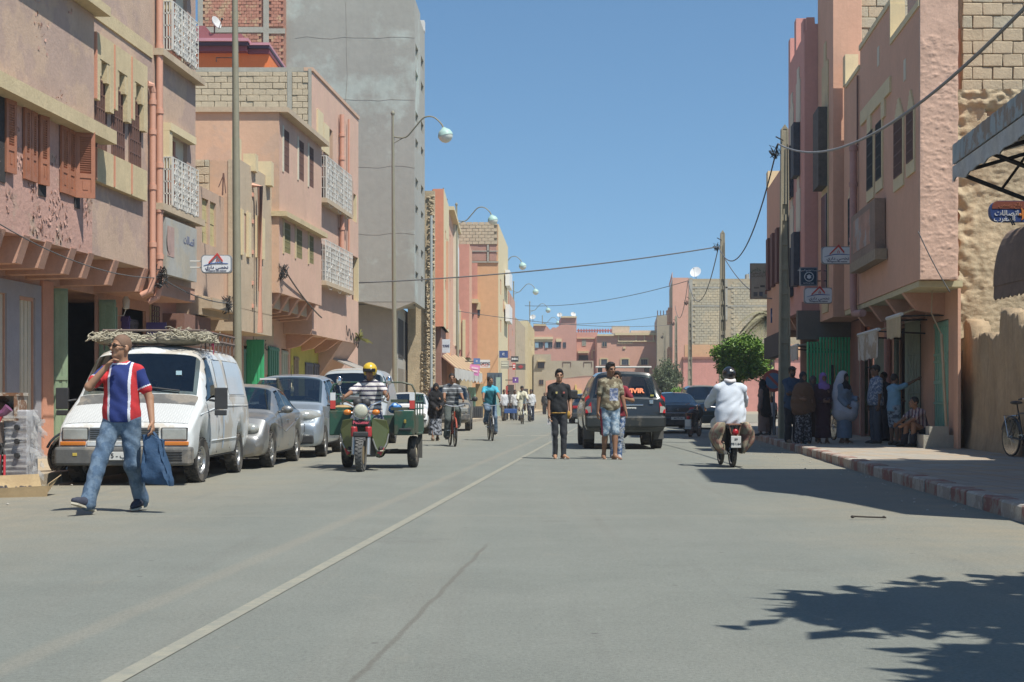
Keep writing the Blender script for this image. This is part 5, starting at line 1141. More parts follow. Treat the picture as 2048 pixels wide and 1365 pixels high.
tree('street_tree', 'second street tree outside the photo, nearer the camera', (4.75, 4.35, .15), 3.4, 1.45, .85, 3000, .30, [leaf_a, leaf_b], 12, shape=sh_)
# hanging geranium-like plant on the pink house ledge
t = thing('hanging_plant', 'yellow-green spiky plant sprouting from the corner ledge of the brick-pink house', 'plant', F2m.P(54.6, 3.4, .1)); m = MB(); r = random.Random(9)
for i in range(46):
 a = r.uniform(0, 6.28); L = r.uniform(.2,.55); el = r.uniform(-.3,1.2); d = Vector((math.cos(a)*math.cos(el), math.sin(a)*math.cos(el), math.sin(el))); s = d.cross(Vector((0,0,1))).normalized()*.018
 m.add([-s, s, d*L*.6+s*.8, d*L+Vector((0,0,-L*.3)), d*L*.6-s*.8], [(0,1,2,3,4)])
m.build('leaves', mat('yellowed_leaf', (.22,.22,.06), .7, var=.3), t, fix=False); m = MB(); m.tube([(0,0,-.12),(0,0,.05)], .05, 6); m.build('stem', bark, t)
# ------------------------------------------------------------------ street lamps
lamp_metal = mat('lamp_pole_paint', (.26,.245,.175), .7, var=.08, scale=3); lamp_green = mat('lamp_shade_green', (.36,.52,.45), .5); lamp_glass = mat('lamp_globe', (.62,.66,.58), .25, var=.03)
def lamp():
 t = thing('street_lamp', 'x', 'street lamp', (0,0,0), 0, 'street lamps along the left kerb')
 m = MB(); m.tube([(0,0,-.1),(0,0,6.),(0,0,12.45)], [.105,.085,.052], 12); m.lathe([(.2,0),(.2,.12),(.12,.3)], 12); m.lathe([(.05,12.4),(.085,12.47),(.085,12.52),(.03,12.6)], 10); m.build('pole', lamp_metal, t, smooth=40)
 m = MB(); pts = []
 ctl = [(.05,11.55),(.55,11.5),(.95,11.85),(1.35,12.22),(1.75,12.22),(2.08,11.95),(2.2,11.72)]
 for i in range(len(ctl)-1):
  p0, p1, p2, p3 = ctl[max(0,i-1)], ctl[i], ctl[i+1], ctl[min(len(ctl)-1,i+2)]
  for s in range(5):
   u = s/5; f = lambda a,b,c,d: .5*(2*b+(c-a)*u+(2*a-5*b+4*c-d)*u*u+(3*b-a-3*c+d)*u**3); pts.append((f(p0[0],p1[0],p2[0],p3[0]), 0, f(p0[1],p1[1],p2[1],p3[1])))
 pts.append((2.2,0,11.72)); m.tube(pts, .032, 6); m.tube([(.04,0,11.3),(.5,0,11.5)], .02, 5); m.build('arm', lamp_metal, t, smooth=40)
 T_ = TR((2.28,0,11.42), 0, 0, R(-14)); m = MB(); m.lathe([(.30,0),(.29,.1),(.23,.22),(.12,.30),(.06,.36)], 18, T_); s = m.build('lamp_shade', lamp_green, t, smooth=60)
 m = MB(); m.lathe([(.10,-.24),(.20,-.18),(.27,-.08),(.285,-.003)], 18, T_); m.build('globe', lamp_glass, t, smooth=60); return t
lm = lamp()
Ys = [(478,34.), (787,60.), (913,88.), (990,118.), (1026,146.), (1058,176.), (1083,205.)]
for i, (px, Y) in enumerate(Ys):
 o = lm if i == 0 else copy_tree(lm); o.location = (X(px+(3 if i else -2),Y), Y, .12)
 if i == 0: o.rotation_euler = (0, R(-.45), R(-20))
 o['label'] = ['tall street lamp pole rising behind the white van, its head above the photo', 'street lamp standing before the grey tower block', 'street lamp before the orange-pink building, arm against the sky', 'street lamp before the block-topped apricot house', 'street lamp before the tan house', 'street lamp near the yellow corner building', 'furthest street lamp, before the wavy pink end house'][i]
# ------------------------------------------------------------------ concrete utility poles
pole_mat = mat('utility_pole_concrete', (.32,.285,.205), .95, var=.1, scale=3, bump=.4, bscale=30)
def upole(h=7.9):
 t = thing('utility_pole', 'x', 'utility pole', (0,0,0), 0, 'ladder-webbed concrete utility poles')
 m = MB(); w0, w1 = .155, .09
 def wd(z): return w0+(w1-w0)*z/h
 for s in (-1, 1):
  m.hexa([(s*w0-.04*(s>0)-.0,-.11,-.3),(s*w0+.04*(s<0)+.0,-.11,-.3),(s*w0+.04*(s<0),.11,-.3),(s*w0-.04*(s>0),.11,-.3),(s*w1-.04*(s>0),-.07,h),(s*w1+.04*(s<0),-.07,h),(s*w1+.04*(s<0),.07,h),(s*w1-.04*(s>0),.07,h)])
 z = 0
 m.box(-w1+.02, w1-.02, -.018, .018, 0, h-1.9); m.box(-w0+.05, w0-.05, -.0175, .0175, 0, h*.45)
 while z < h-1.9:
  a = wd(z)-.035; m.box(-a, a, -.055, .055, z, z+.16); z += .62
 m.box(-wd(h-1.5)+.03, wd(h-1.5)-.03, -.06, .06, h-1.9, h-.002); m.prism([(-.08,-.07,h),(.08,-.07,h),(0,-.07,h+.12)], (0,.14,0)); m.build('pole', pole_mat, t)
 m = MB(); r = random.Random(1)
 for i in range(9):
  p = Vector((-.2+r.uniform(-.08,.08), r.uniform(-.1,.1), h-.35-r.uniform(0,.35))); m.tube([p+Vector((r.uniform(-.12,.12), 0, r.uniform(-.14,.14))) for _ in range(5)], .012, 4)
 m.tube([(-.05,-.1,h-.3),(-.24,-.1,h-.2)], .018, 5); m.build('cable_bundle', iron_black, t)
 m = MB(); m.tube([(.05,-.11,h-.4),(.06,-.13,h-2.5),(.1,-.14,h-4.)], .014, 5); m.build('down_cable', iron_black, t); return t
up = upole()
for i, (px, Y, lb) in enumerate(((1569,38.,'nearest concrete ladder pole, tall in shadow at the right kerb'),(1445,61.7,'concrete ladder pole rising above the ficus tree'),(1380,95.6,'concrete ladder pole in front of the gable corner'),(1352,122,'slim concrete pole against the pink strip of the gable house'),(1329,148,'furthest concrete pole, beside the feathery tree'))):
 o = up if i == 0 else copy_tree(up); o.location = (X(px,Y), Y, .1 if i < 2 else 0); o['label'] = lb
def cable(label, pts, r=.02, sag=0., n=24, ma=None, group='overhead cables'):
 m = MB(); a, b_ = Vector(pts[0]), Vector(pts[1])
 P = [a.lerp(b_, i/n)-Vector((0,0,sag*4*(i/n)*(1-i/n))) for i in range(n+1)]
 m.tube(P, r, 5); o = m.build('overhead_cable', ma or mat('cable_grey', (.10,.10,.10), .7), None, smooth=True); return tag(o, label, 'cable', group)
pt1, pt2, pt3, pt4 = at(1556,288,38), at(1437,494,61.7), at(1376,562,95.6), at(1350,612,122)
cable('thick twisted cable sweeping from the near utility pole up to the right corner', (pt1, at(2060,5,16)), .023, .75, 30, mat('aluminium_cable', (.22,.22,.215), .6))
cable('sagging cable between the first and second utility poles', (pt1, pt2), .02, 1.55)
cable('cable crossing the street from the second utility pole to the left houses', (pt2, at(718,566,56)), .026, .22)
cable('sagging cable between the second and third utility poles', (pt2, pt3), .022, 1.75)
cable('looping cable between the third and fourth utility poles', (pt3, pt4), .022, 1.6)
cable('thin cable from the third pole across the far street', (pt3, at(1050,612,128)), .022, .5)
cable('thin cable from the second pole to the shaded row', (pt2, at(1545,598,52)), .018, .5)
cable('faint cable crossing low to the far end houses', (at(1340,628,150), at(1066,648,150)), .025, .4)
cable('faint cable across the front of the end houses', (at(1345,650,140), at(900,620,88)), .02, .5)
cable('service cable strung under the beams of the nearest pink house', (FL.P(21.5,3.95,.15), FL.P(30.4,3.62,.14)), .010, .28)
cable('service cable from the drainpipes to the annex', (FL.P(30.4,3.62,.14), FA.P(36.5,3.5,.5)), .014, .12)
cable('drooping service cable along the bay of the brick-pink house', (F2.P(41.4,4.75,.12), F2m.P(47.5,3.75,.2)), .022, .1)
cable('wire running down the rough plaster end to its foot', (Vector((X(1836,29.7),29.7,zz(463,29.7))), Vector((X(1900,29.7),29.7,zz(585,29.7)))), .012, .05)
m = MB(); pts = [F2m.P(F2m.Y(690)+i*.16, 3.75-.3*(i % 4 in (1,2))-.03*i, .05) for i in range(34)]; m.tube([p for p in pts if p.y < 55], .015, 4); tag(m.build('wall_cable', iron_black), 'zigzag cable pinned to the brick-pink house below its lower grille', 'cable', 'overhead cables')
m = MB(); r = random.Random(2)
for c0 in (FL.P(30.3,3.68,.16), FA.P(36.5,3.5,.45), F2.P(41.4,4.7,.1)):
 for i in range(14): m.tube([c0+Vector((r.uniform(-.12,.12), r.uniform(-.2,.2), r.uniform(-.28,.2))) for _ in range(5)], .010, 4)
tag(m.build('cable_coils', iron_black), 'tangled loops of spare service cable hung on the left house fronts', 'cable', kind='stuff')
# ------------------------------------------------------------------ signs
sred = mat('sign_red', (.55,.06,.05), .5); sblue = mat('sign_print_blue', (.08,.16,.40), .5); sdark = mat('sign_print_dark', (.06,.07,.14), .6)
def house_sign(label, px0, px1, py0, py1, Y, armx, small=True):
 t = thing('shop_sign', label, 'sign', (X((px0+px1)/2,Y),Y,zz(py1,Y)), world=True, group='rounded house-logo signs'); wd = X(px1,Y)-X(px0,Y); hh = zz(py0,Y)-zz(py1,Y); q = .2*hh
 m = MB(); sign_prism(m, X(px0,Y)-.02, X(px1,Y)+.02, zz(py1,Y)-.02, zz(py0,Y)+.02, Y+.004, .10, (q,)*4); m.build('frame', sgrey, t)
 m = MB(); sign_prism(m, X(px0,Y), X(px1,Y), zz(py1,Y), zz(py0,Y), Y-.004, .05, (q,)*4); m.build('panel', wht, t)
 xm = X(px0,Y)+wd*.54; zt = zz(py0,Y)+.10*hh; s = hh
 m = MB()
 for dx, dz, th in ((-.30*wd,-.52*s,.07*s),(.19*wd,-.40*s,.09*s)):
  a, b_ = Vector((xm,Y-.03,zt)), Vector((xm+dx,Y-.03,zt+dz)); m.prism([a+Vector((0,0,th)), a-Vector((0,0,th)), b_-Vector((0,0,th)), b_+Vector((0,0,th*.4))], (0,.024,0))
 m.build('roof_emblem', sred, t)
 m = MB(); c = Vector((xm,Y-.02,zt-.38*s)); e = .055*s
 m.tube([c+Vector((-e,0,-e*1.6)), c+Vector((-e*1.1,0,0)), c+Vector((0,0,e*2)), c+Vector((e*1.1,0,0)), c+Vector((e,0,-e*1.6))], .022*s, 4); m.build('flame_emblem', sred, t)
 m = MB(); m.tube([Vector((X(px0,Y)+wd*(.06+.86*i/10), Y-.008, zz(py1,Y)+s*(.40+.17*math.sin(math.pi*.5*min(1,i/6.))-.01*max(0,i-6)))) for i in range(11)], [.004+.022*s*math.sin(math.pi*(i+.3)/11) for i in range(11)], 4); m.build('swoosh', sblue, t)
 letters(arabic('نخصي داري'), .25*s, sdark, t, Matrix.Translation((X(px0,Y)+wd*.52,Y-.008,zz(py1,Y)+.30*s)), squash=1.2, bold=.0015)
 letters('Protegeons nos maisons', .12*s, mat('sign_print_grey', (.16,.17,.22), .6), t, Matrix.Translation((X(px0,Y)+wd*.5,Y-.008,zz(py1,Y)+.10*s)), squash=1.05, bold=.002)
 m = MB()
 for z in (.3, .68): m.tube([Vector((X(px0 if armx < px0 else px1,Y),Y+.05,zz(py1,Y)+hh*z)), Vector((X(armx,Y),Y+.05,zz(py1,Y)+hh*z))], .016, 5)
 m.build('bracket_arm', white_iron, t); return t
house_sign('white rounded sign with red roof logo on the sunny left side, by the lamp pole', 404, 461, 512, 545, 31.6, 379)
house_sign('white rounded sign with red roof logo, upper of the two in the shaded right row', 1645, 1704, 495, 527, 39., 1722)
house_sign('white rounded sign with red roof logo, lower of the two in the shaded right row', 1610, 1664, 577, 606, 41., 1690)
Y = 42.5; t = thing('shop_sign', 'square navy sign with white ring emblem, above the lower rounded sign', 'sign', (X(1617,Y),Y,zz(572,Y)), world=True)
m = MB(); sign_prism(m, X(1600,Y), X(1635,Y), zz(572,Y), zz(535,Y), Y, .1); m.build('frame', sgrey, t); m = MB(); sign_prism(m, X(1602,Y), X(1633,Y), zz(570,Y), zz(537,Y), Y-.006, .006); m.build('panel', mat('sign_navy', (.025,.06,.10), .5), t)
m = MB(); c = Vector((X(1618,Y),Y-.012,zz(554,Y))); m.tube([c+Vector((.125*math.cos(a),0,.125*math.sin(a))) for a in [2*math.pi*i/20 for i in range(20)]], .012, 4, closed=True)
m.prism([c+Vector((.08*math.cos(a),0,.08*math.sin(a)))*(1 if i % 2 else .6)+Vector((.0,0,0)) for i, a in enumerate([2*math.pi*i/12 for i in range(12)])], (0,.006,0)); m.build('emblem', wht, t)
letters(arabic('مدرسة تعليم السياقة'), .075, wht, t, Matrix.Translation((X(1617,Y),Y-.009,zz(541,Y)))); letters('AUTO ECOLE', .05, wht, t, Matrix.Translation((X(1617,Y),Y-.009,zz(567,Y))))
m = MB(); m.tube([(X(1635,Y),Y+.05,zz(542,Y)), (X(1642,Y),Y+.05,zz(542,Y))], .015, 5); m.tube([(X(1635,Y),Y+.05,zz(562,Y)), (X(1642,Y),Y+.05,zz(562,Y))], .015, 5); m.build('bracket_arm', iron_black, t)
Y = 54.; t = thing('billboard', 'faded beige shop billboard with green Arabic heading and small pictures, jutting from the right row', 'billboard', (X(1523,Y),Y,zz(598,Y)), world=True)
m = MB(); sign_prism(m, X(1501,Y), X(1547,Y), zz(598,Y), zz(527,Y), Y, .14); m.build('frame', iron_brown, t); m = MB(); sign_prism(m, X(1502,Y), X(1546,Y), zz(597,Y), zz(528,Y), Y-.006, .006); m.build('panel', mat('faded_beige_print', (.40,.36,.28), .8, var=.12, scale=4), t)
letters(arabic('عرض خاص'), .19, mat('print_green', (.06,.16,.10), .8), t, Matrix.Translation((X(1524,Y),Y-.009,zz(540,Y)))); letters(arabic('جميع انواع التجهيزات'), .12, mat('print_brown', (.13,.10,.07), .8), t, Matrix.Translation((X(1524,Y),Y-.009,zz(546.5,Y)))); letters(arabic('المنزلية والكهربائية'), .12, mat('print_brown', (.13,.10,.07)), t, Matrix.Translation((X(1524,Y),Y-.009,zz(552,Y))))
for px, py, wd, hh, c in ((1511,589,8,9,(.16,.16,.15)),(1522,588,7,8,(.12,.13,.16)),(1536,585,12,8,(.30,.14,.10)),(1525,573,9,4,(.10,.09,.08)),(1513,576,10,3,(.2,.18,.14))):
 m = MB(); m.box(X(px-wd/2,Y), X(px+wd/2,Y), Y-.011, Y-.007, zz(py+hh/2,Y), zz(py-hh/2,Y)); m.build('printed_picture', mat('print_%d' % px, c, .8, var=.3, scale=9), t)
Y = 52.; t = thing('shop_sign', 'blue square sign with white crescent, half behind the near utility pole', 'sign', (X(1565,Y),Y,zz(645,Y)), world=True)
m = MB(); sign_prism(m, X(1542,Y), X(1592,Y), zz(646,Y), zz(617,Y), Y, .12); m.build('panel', mat('sign_mid_blue', (.03,.06,.17), .5), t)
m = MB(); c = Vector((X(1555,Y),Y-.01,zz(631.5,Y))); n = 14; out = [c+Vector((.2*math.cos(R(60+240*i/n)),0,.2*math.sin(R(60+240*i/n)))) for i in range(n+1)]; inn = [c+Vector((.07+.16*math.cos(R(80+200*i/n)),0,.155*math.sin(R(80+200*i/n)))) for i in range(n+1)]
m.grid([out, inn]); m.grid([[p+Vector((0,.004,0)) for p in out], [p+Vector((0,.004,0)) for p in inn]]); m.build('crescent_emblem', wht, t, fix=False)
Y = 50.; t = thing('no_parking_sign', 'round red-rimmed blue no-parking sign on a grey post at the right kerb', 'road sign', (X(1548,42),42,.15), world=True)
Y = 42.; c = Vector((X(1547,Y),Y,zz(762,Y))); T_ = Matrix.Translation(c) @ Matrix.Rotation(R(90), 4, 'X')
m = MB(); m.lathe([(.315,-.012),(.315,.006)], 28, T_); m.build('rim', mat('faded_sign_red', (.42,.10,.075), .6, var=.1), t)
m = MB(); m.lathe([(.225,.004),(.225,.010)], 28, T_); m.build('disc', mat('faded_sign_blue', (.12,.20,.30), .6, var=.1), t)
m = MB(); u = Vector((.7071,0,-.7071)); v = Vector((.7071,0,.7071)); m.prism([c-u*.24-v*.035, c+u*.24-v*.035, c+u*.24+v*.035, c-u*.24+v*.035], (0,-.013,0)); m.build('slash', MATS['faded_sign_red'], t)
m = MB(); m.tube([(c.x+.02,Y+.03,.1), (c.x+.02,Y+.03,c.z+.25)], .03, 8); m.build('post', sgrey, t)
# far left signs: (px0, px1, py0, py1, Y, colour, text, text colour, label)
for px0, px1, py0, py1, Y, c, tx, tc, lb in (
 (884,900,679,706,76,(.60,.66,.70),'TAXI',(.1,.12,.2),'white upright shop sign under the orange-pink building'),
 (947,960,717,729,88,(.10,.20,.42),'C',(.7,.7,.7),'small blue square sign above the pink tilted one'),
 (960,980,720,736,89,(.66,.68,.66),'OPTIC',(.08,.08,.1),'white optician sign with red rings beside the blue square'),
 (939,959,730,751,86,(.70,.25,.50),'',(.8,.6,.7),'tilted bright pink square sign on the far left row'),
 (998,1016,702,716,100,(.05,.09,.25),'C',(.7,.7,.75),'navy crescent sign on the apricot house'),
 (1000,1018,722,738,102,(.40,.38,.32),'',(.6,.6,.5),'beige box sign below the navy crescent'),
 (1022,1037,713,724,112,(.04,.04,.045),'INRA',(.7,.7,.7),'black sign with white capitals past the apricot house'),
 (1025,1031,727,740,110,(.55,.05,.05),'',(.8,.8,.8),'red upright sign below the black capitals sign'),
 (1032,1051,728,740,114,(.11,.10,.09),'',(.4,.05,.06),'dark screen sign with red pattern on the far left row'),
 (1025,1037,755,766,104,(.16,.07,.28),'II',(.75,.75,.75),'purple square sign with two white bars')):
 t = thing('shop_sign', lb, 'sign', (X((px0+px1)/2,Y),Y,zz(py1,Y)), world=True); ma = mat('sign_paint_%d_%d' % (px0, py0), c, .55, var=.12, scale=2)
 xm, zm = X((px0+px1)/2,Y), zz((py0+py1)/2,Y); wd, hh = X(px1,Y)-X(px0,Y), zz(py0,Y)-zz(py1,Y)
 M_ = TR((xm,Y,zm), 0, 0, R(10 if px0 == 939 else 0)); m = MB(); m.box(-wd/2, wd/2, 0, .15, -hh/2, hh/2, M_); m.build('panel', ma, t)
 tm = mat('sign_text_%d' % px0, tc, .6)
 if tx: letters(tx, min(hh*.62, wd*.36), tm, t, M_ @ Matrix.Translation((0,-.01,0)), bold=.01)
 elif px0 == 1032: m = MB(); m.prism([M_ @ Vector(p) for p in ((-.3*wd,-.02,0),(0,-.02,-.35*hh),(.3*wd,-.02,0),(0,-.02,.35*hh))], (0,.015,0)); m.build('screen_pattern', tm, t)
 else:
  m = MB()
  for q in (-.2, .1): m.box(-.35*wd, .35*wd, -.02, -.004, hh*q, hh*(q+.18), M_)
  m.build('lettering_bar', tm, t)
 m = MB(); m.tube([(xm-wd*.5,Y+.1,zm), (xm-wd*.5-.5,Y+.15,zm)], .03, 4); m.build('bracket_arm', iron_black, t)
m = MB()
for px in (966, 973): m.tube([Vector((X(px,88.9)+.09*math.cos(a),88.85,zz(731.5,88.9)+.07*math.sin(a))) for a in [2*math.pi*i/10 for i in range(10)]], .014, 4, closed=True)
tag(m.build('sign_rings', sred), 'two red spectacle rings on the white optician sign', 'sign emblem')
# far left street fronts: shop doors and stalls
def front(label, name, cat, px0, px1, py0, py1, Y, c, ribs=0, z0=None):
 t = thing(name, label, cat, (X((px0+px1)/2,Y),Y,.13), world=True); m = MB(); m.box(X(px0,Y), X(px1,Y), Y, Y+.25, .1 if z0 is None else z0, zz(py0,Y)); m.build('panel', mat('front_%d' % px0, c, .7, var=.15, scale=1.5, world=True), t)
 if ribs:
  m = MB()
  for i in range(ribs): a = px0+(px1-px0)*(i+.2)/ribs; m.box(X(a,Y), X(a+(px1-px0)*.5/ribs,Y), Y-.05, Y, .2, zz(py0+1.5,Y))
  m.build('rib', MATS['front_%d' % px0], t)
 return t
front('mint green shop door beneath the white valance', 'shop_door', 'door', 936, 951, 775, 818, 90, (.30,.50,.34), 3)
front('ochre shop wall beside the mint green door', 'shopfront', 'shopfront', 951, 968, 768, 825, 91, (.42,.31,.15))
front('dark open kiosk front with blue posters', 'kiosk', 'kiosk', 974, 1004, 746, 830, 94, (.10,.13,.16), 4)
front('pale green kiosk side panel', 'kiosk', 'kiosk', 992, 1001, 755, 815, 93, (.33,.44,.36))
front('dark steel trough barrier at the left kerb', 'barrier', 'barrier', 940, 966, 813, 836, 84, (.07,.075,.08), 6)
front('near-black panel for the shaded shop mouth under the tan house', 'shopfront', 'shopfront', 1004, 1028, 770, 826, 112, (.06,.05,.045))  # closed panel, near-black colour painting the shade inside the shop
front('red shutter front beyond the kiosk', 'shopfront', 'shopfront', 1010, 1016, 772, 800, 110, (.35,.07,.06))
front('near-black panel for the shaded shop mouth near the yellow corner building', 'shopfront', 'shopfront', 1036, 1056, 778, 822, 140, (.08,.065,.06))  # also closed, the inner shade is only its dark colour
# antenna and lantern post by the ficus
t = thing('garden_lantern', 'small dark lantern post right of the ficus tree', 'lamp', (X(1543,60),60,.15)); m = MB(); m.tube([(0,0,0),(0,0,2.7)], .035, 6); m.build('post', iron_black, t); m = MB(); m.lathe([(.05,2.7),(.13,2.75),(.17,3.1),(.05,3.28)], 8); m.build('lantern', mat('lantern_glass', (.25,.3,.3), .3), t)
# ------------------------------------------------------------------ vehicles
rubber = mat('tyre_rubber', (.035,.034,.032), .9, var=.2, scale=9, col2=(.10,.09,.075), patch=.3, pscale=6)
alloy = mat('wheel_alloy', (.42,.42,.41), .35, metal=.8, var=.1, scale=10)
chrome = mat('chrome', (.65,.65,.65), .15, metal=1., var=0)
def see_through(name, tint, base):
 m = bpy.data.materials.new(name); m.use_nodes = True; n = m.node_tree.nodes; l = m.node_tree.links; n.remove(n['Principled BSDF'])
 tr = n.new('ShaderNodeBsdfTransparent'); tr.inputs[0].default_value = (*tint, 1); gl = n.new('ShaderNodeBsdfGlossy'); gl.inputs['Roughness'].default_value = .03; fr = n.new('ShaderNodeLayerWeight'); fr.inputs[0].default_value = .2
 a = n.new('ShaderNodeMath'); a.operation = 'MULTIPLY_ADD'; a.inputs[1].default_value = .6; a.inputs[2].default_value = base; l.new(fr.outputs['Facing'], a.inputs[0]); mx = n.new('ShaderNodeMixShader'); l.new(a.outputs[0], mx.inputs[0]); l.new(tr.outputs[0], mx.inputs[1]); l.new(gl.outputs[0], mx.inputs[2]); l.new(mx.outputs[0], n['Material Output'].inputs[0]); return m
car_glass = see_through('car_glass', (.42,.46,.45), .045); MATS['car_glass'] = car_glass
seat_mat = mat('seat_cloth', (.05,.05,.052), .9, var=.2); SHELLS = []
lamp_clear = mat('headlamp_glass', (.42,.43,.40), .12, var=.1, scale=20, metal=.3)
lamp_red = mat('tail_lamp_red', (.36,.014,.018), .2, var=.05)
lamp_amber = mat('indicator_amber', (.62,.20,.03), .25, var=.05)
black_plastic = mat('black_plastic', (.035,.036,.037), .6, var=.15, scale=8)
grey_plastic = mat('dusty_grey_plastic', (.11,.11,.105), .7, var=.2, scale=5, col2=(.20,.18,.15), patch=.3)
under = mat('underbody', (.02,.019,.018), .95, var=.2)
plate_w = mat('plate_white', (.62,.62,.58), .5, var=.05); plate_ink = mat('plate_ink', (.02,.02,.025), .6, var=0)
van_white = mat('dusty_white_van_paint', (.60,.63,.63), .4, var=.06, scale=2.2, col2=(.50,.47,.41), patch=.30, pscale=1.6, coat=.25, streak=.12)
silver_dark = mat('dusty_silver_paint', (.27,.275,.27), .38, metal=.55, var=.06, scale=3, col2=(.33,.30,.26), patch=.3, pscale=1.5, coat=.4)
silver_blue = mat('silver_blue_paint', (.36,.41,.45), .35, metal=.5, var=.05, scale=3, coat=.5)
black_paint = mat('black_car_paint', (.018,.022,.023), .3, var=.1, scale=3, coat=.8, col2=(.05,.05,.045), patch=.2)
dark_green_paint = mat('dark_grey_green_paint', (.05,.06,.055), .3, var=.1, scale=3, coat=.7)
sun_white = mat('white_car_paint', (.62,.63,.62), .35, var=.04, coat=.5)
blue_grey_paint = mat('blue_grey_van_paint', (.33,.36,.37), .45, var=.08, scale=3, coat=.3)
_WH = {}
def wheel_meshes(r, wd, kind='steel'):
 k = (r, wd, kind)
 if k in _WH: return _WH[k]
 T_ = Matrix.Rotation(R(90), 4, 'Y'); m = MB(); h = wd/2; ri = r*.62
 m.lathe([(ri,-h*.8),(r*.93,-h),(r*.99,-h*.72),(r,-h*.3),(r,h*.3),(r*.99,h*.72),(r*.93,h),(ri,h*.8),(ri,-h*.8)], 28, T_)
 for i in range(28):                            # tread blocks
  a = 2*math.pi*i/28
  for s in (-1, 1): m.box(-h*.42, h*.42, -.02, .02, r*.992, r*1.008, Matrix.Rotation(a+s*.05, 4, 'X') @ Matrix.Translation((s*h*.5,0,0)))
 ty = m.mesh('tyre', rubber, 40)
 m = MB(); m.lathe([(ri,-h*.55),(ri*1.0,h*.78),(ri*.9,h*.70),(ri*.82,h*.35),(ri*.3,h*.45),(ri*.26,h*.62),(.01,h*.62)], 24, T_)
 for s in (-1, 1):
  n = 5 if kind == 'alloy' else 8
  for i in range(n):
   a = 2*math.pi*i/n
   if kind == 'alloy': m.box(s*h*.40, s*h*.72, -ri*.13, ri*.13, ri*.2, ri*.95, Matrix.Rotation(a, 4, 'X'))
   else: m.box(s*h*.36, s*h*.55, -ri*.09, ri*.09, ri*.55, ri*.75, Matrix.Rotation(a, 4, 'X'))
  m.lathe([(ri*.28,s*h*.3),(ri*.26,s*h*.8),(.01,s*h*.82)], 14, T_)
 rm = m.mesh('rim', alloy, 40); _WH[k] = (ty, rm); return ty, rm
def put_wheel(t, x, y, r, wd, kind='steel', rot=0.):
 ty, rm = wheel_meshes(r, wd, kind); o = bpy.data.objects.new('wheel', ty); C.objects.link(o); o.parent = t; o.location = (x, y, r-.004); o.rotation_euler = (rnd.uniform(0, 6), 0, rot)
 q = bpy.data.objects.new('rim', rm); C.objects.link(q); q.parent = o
 return o
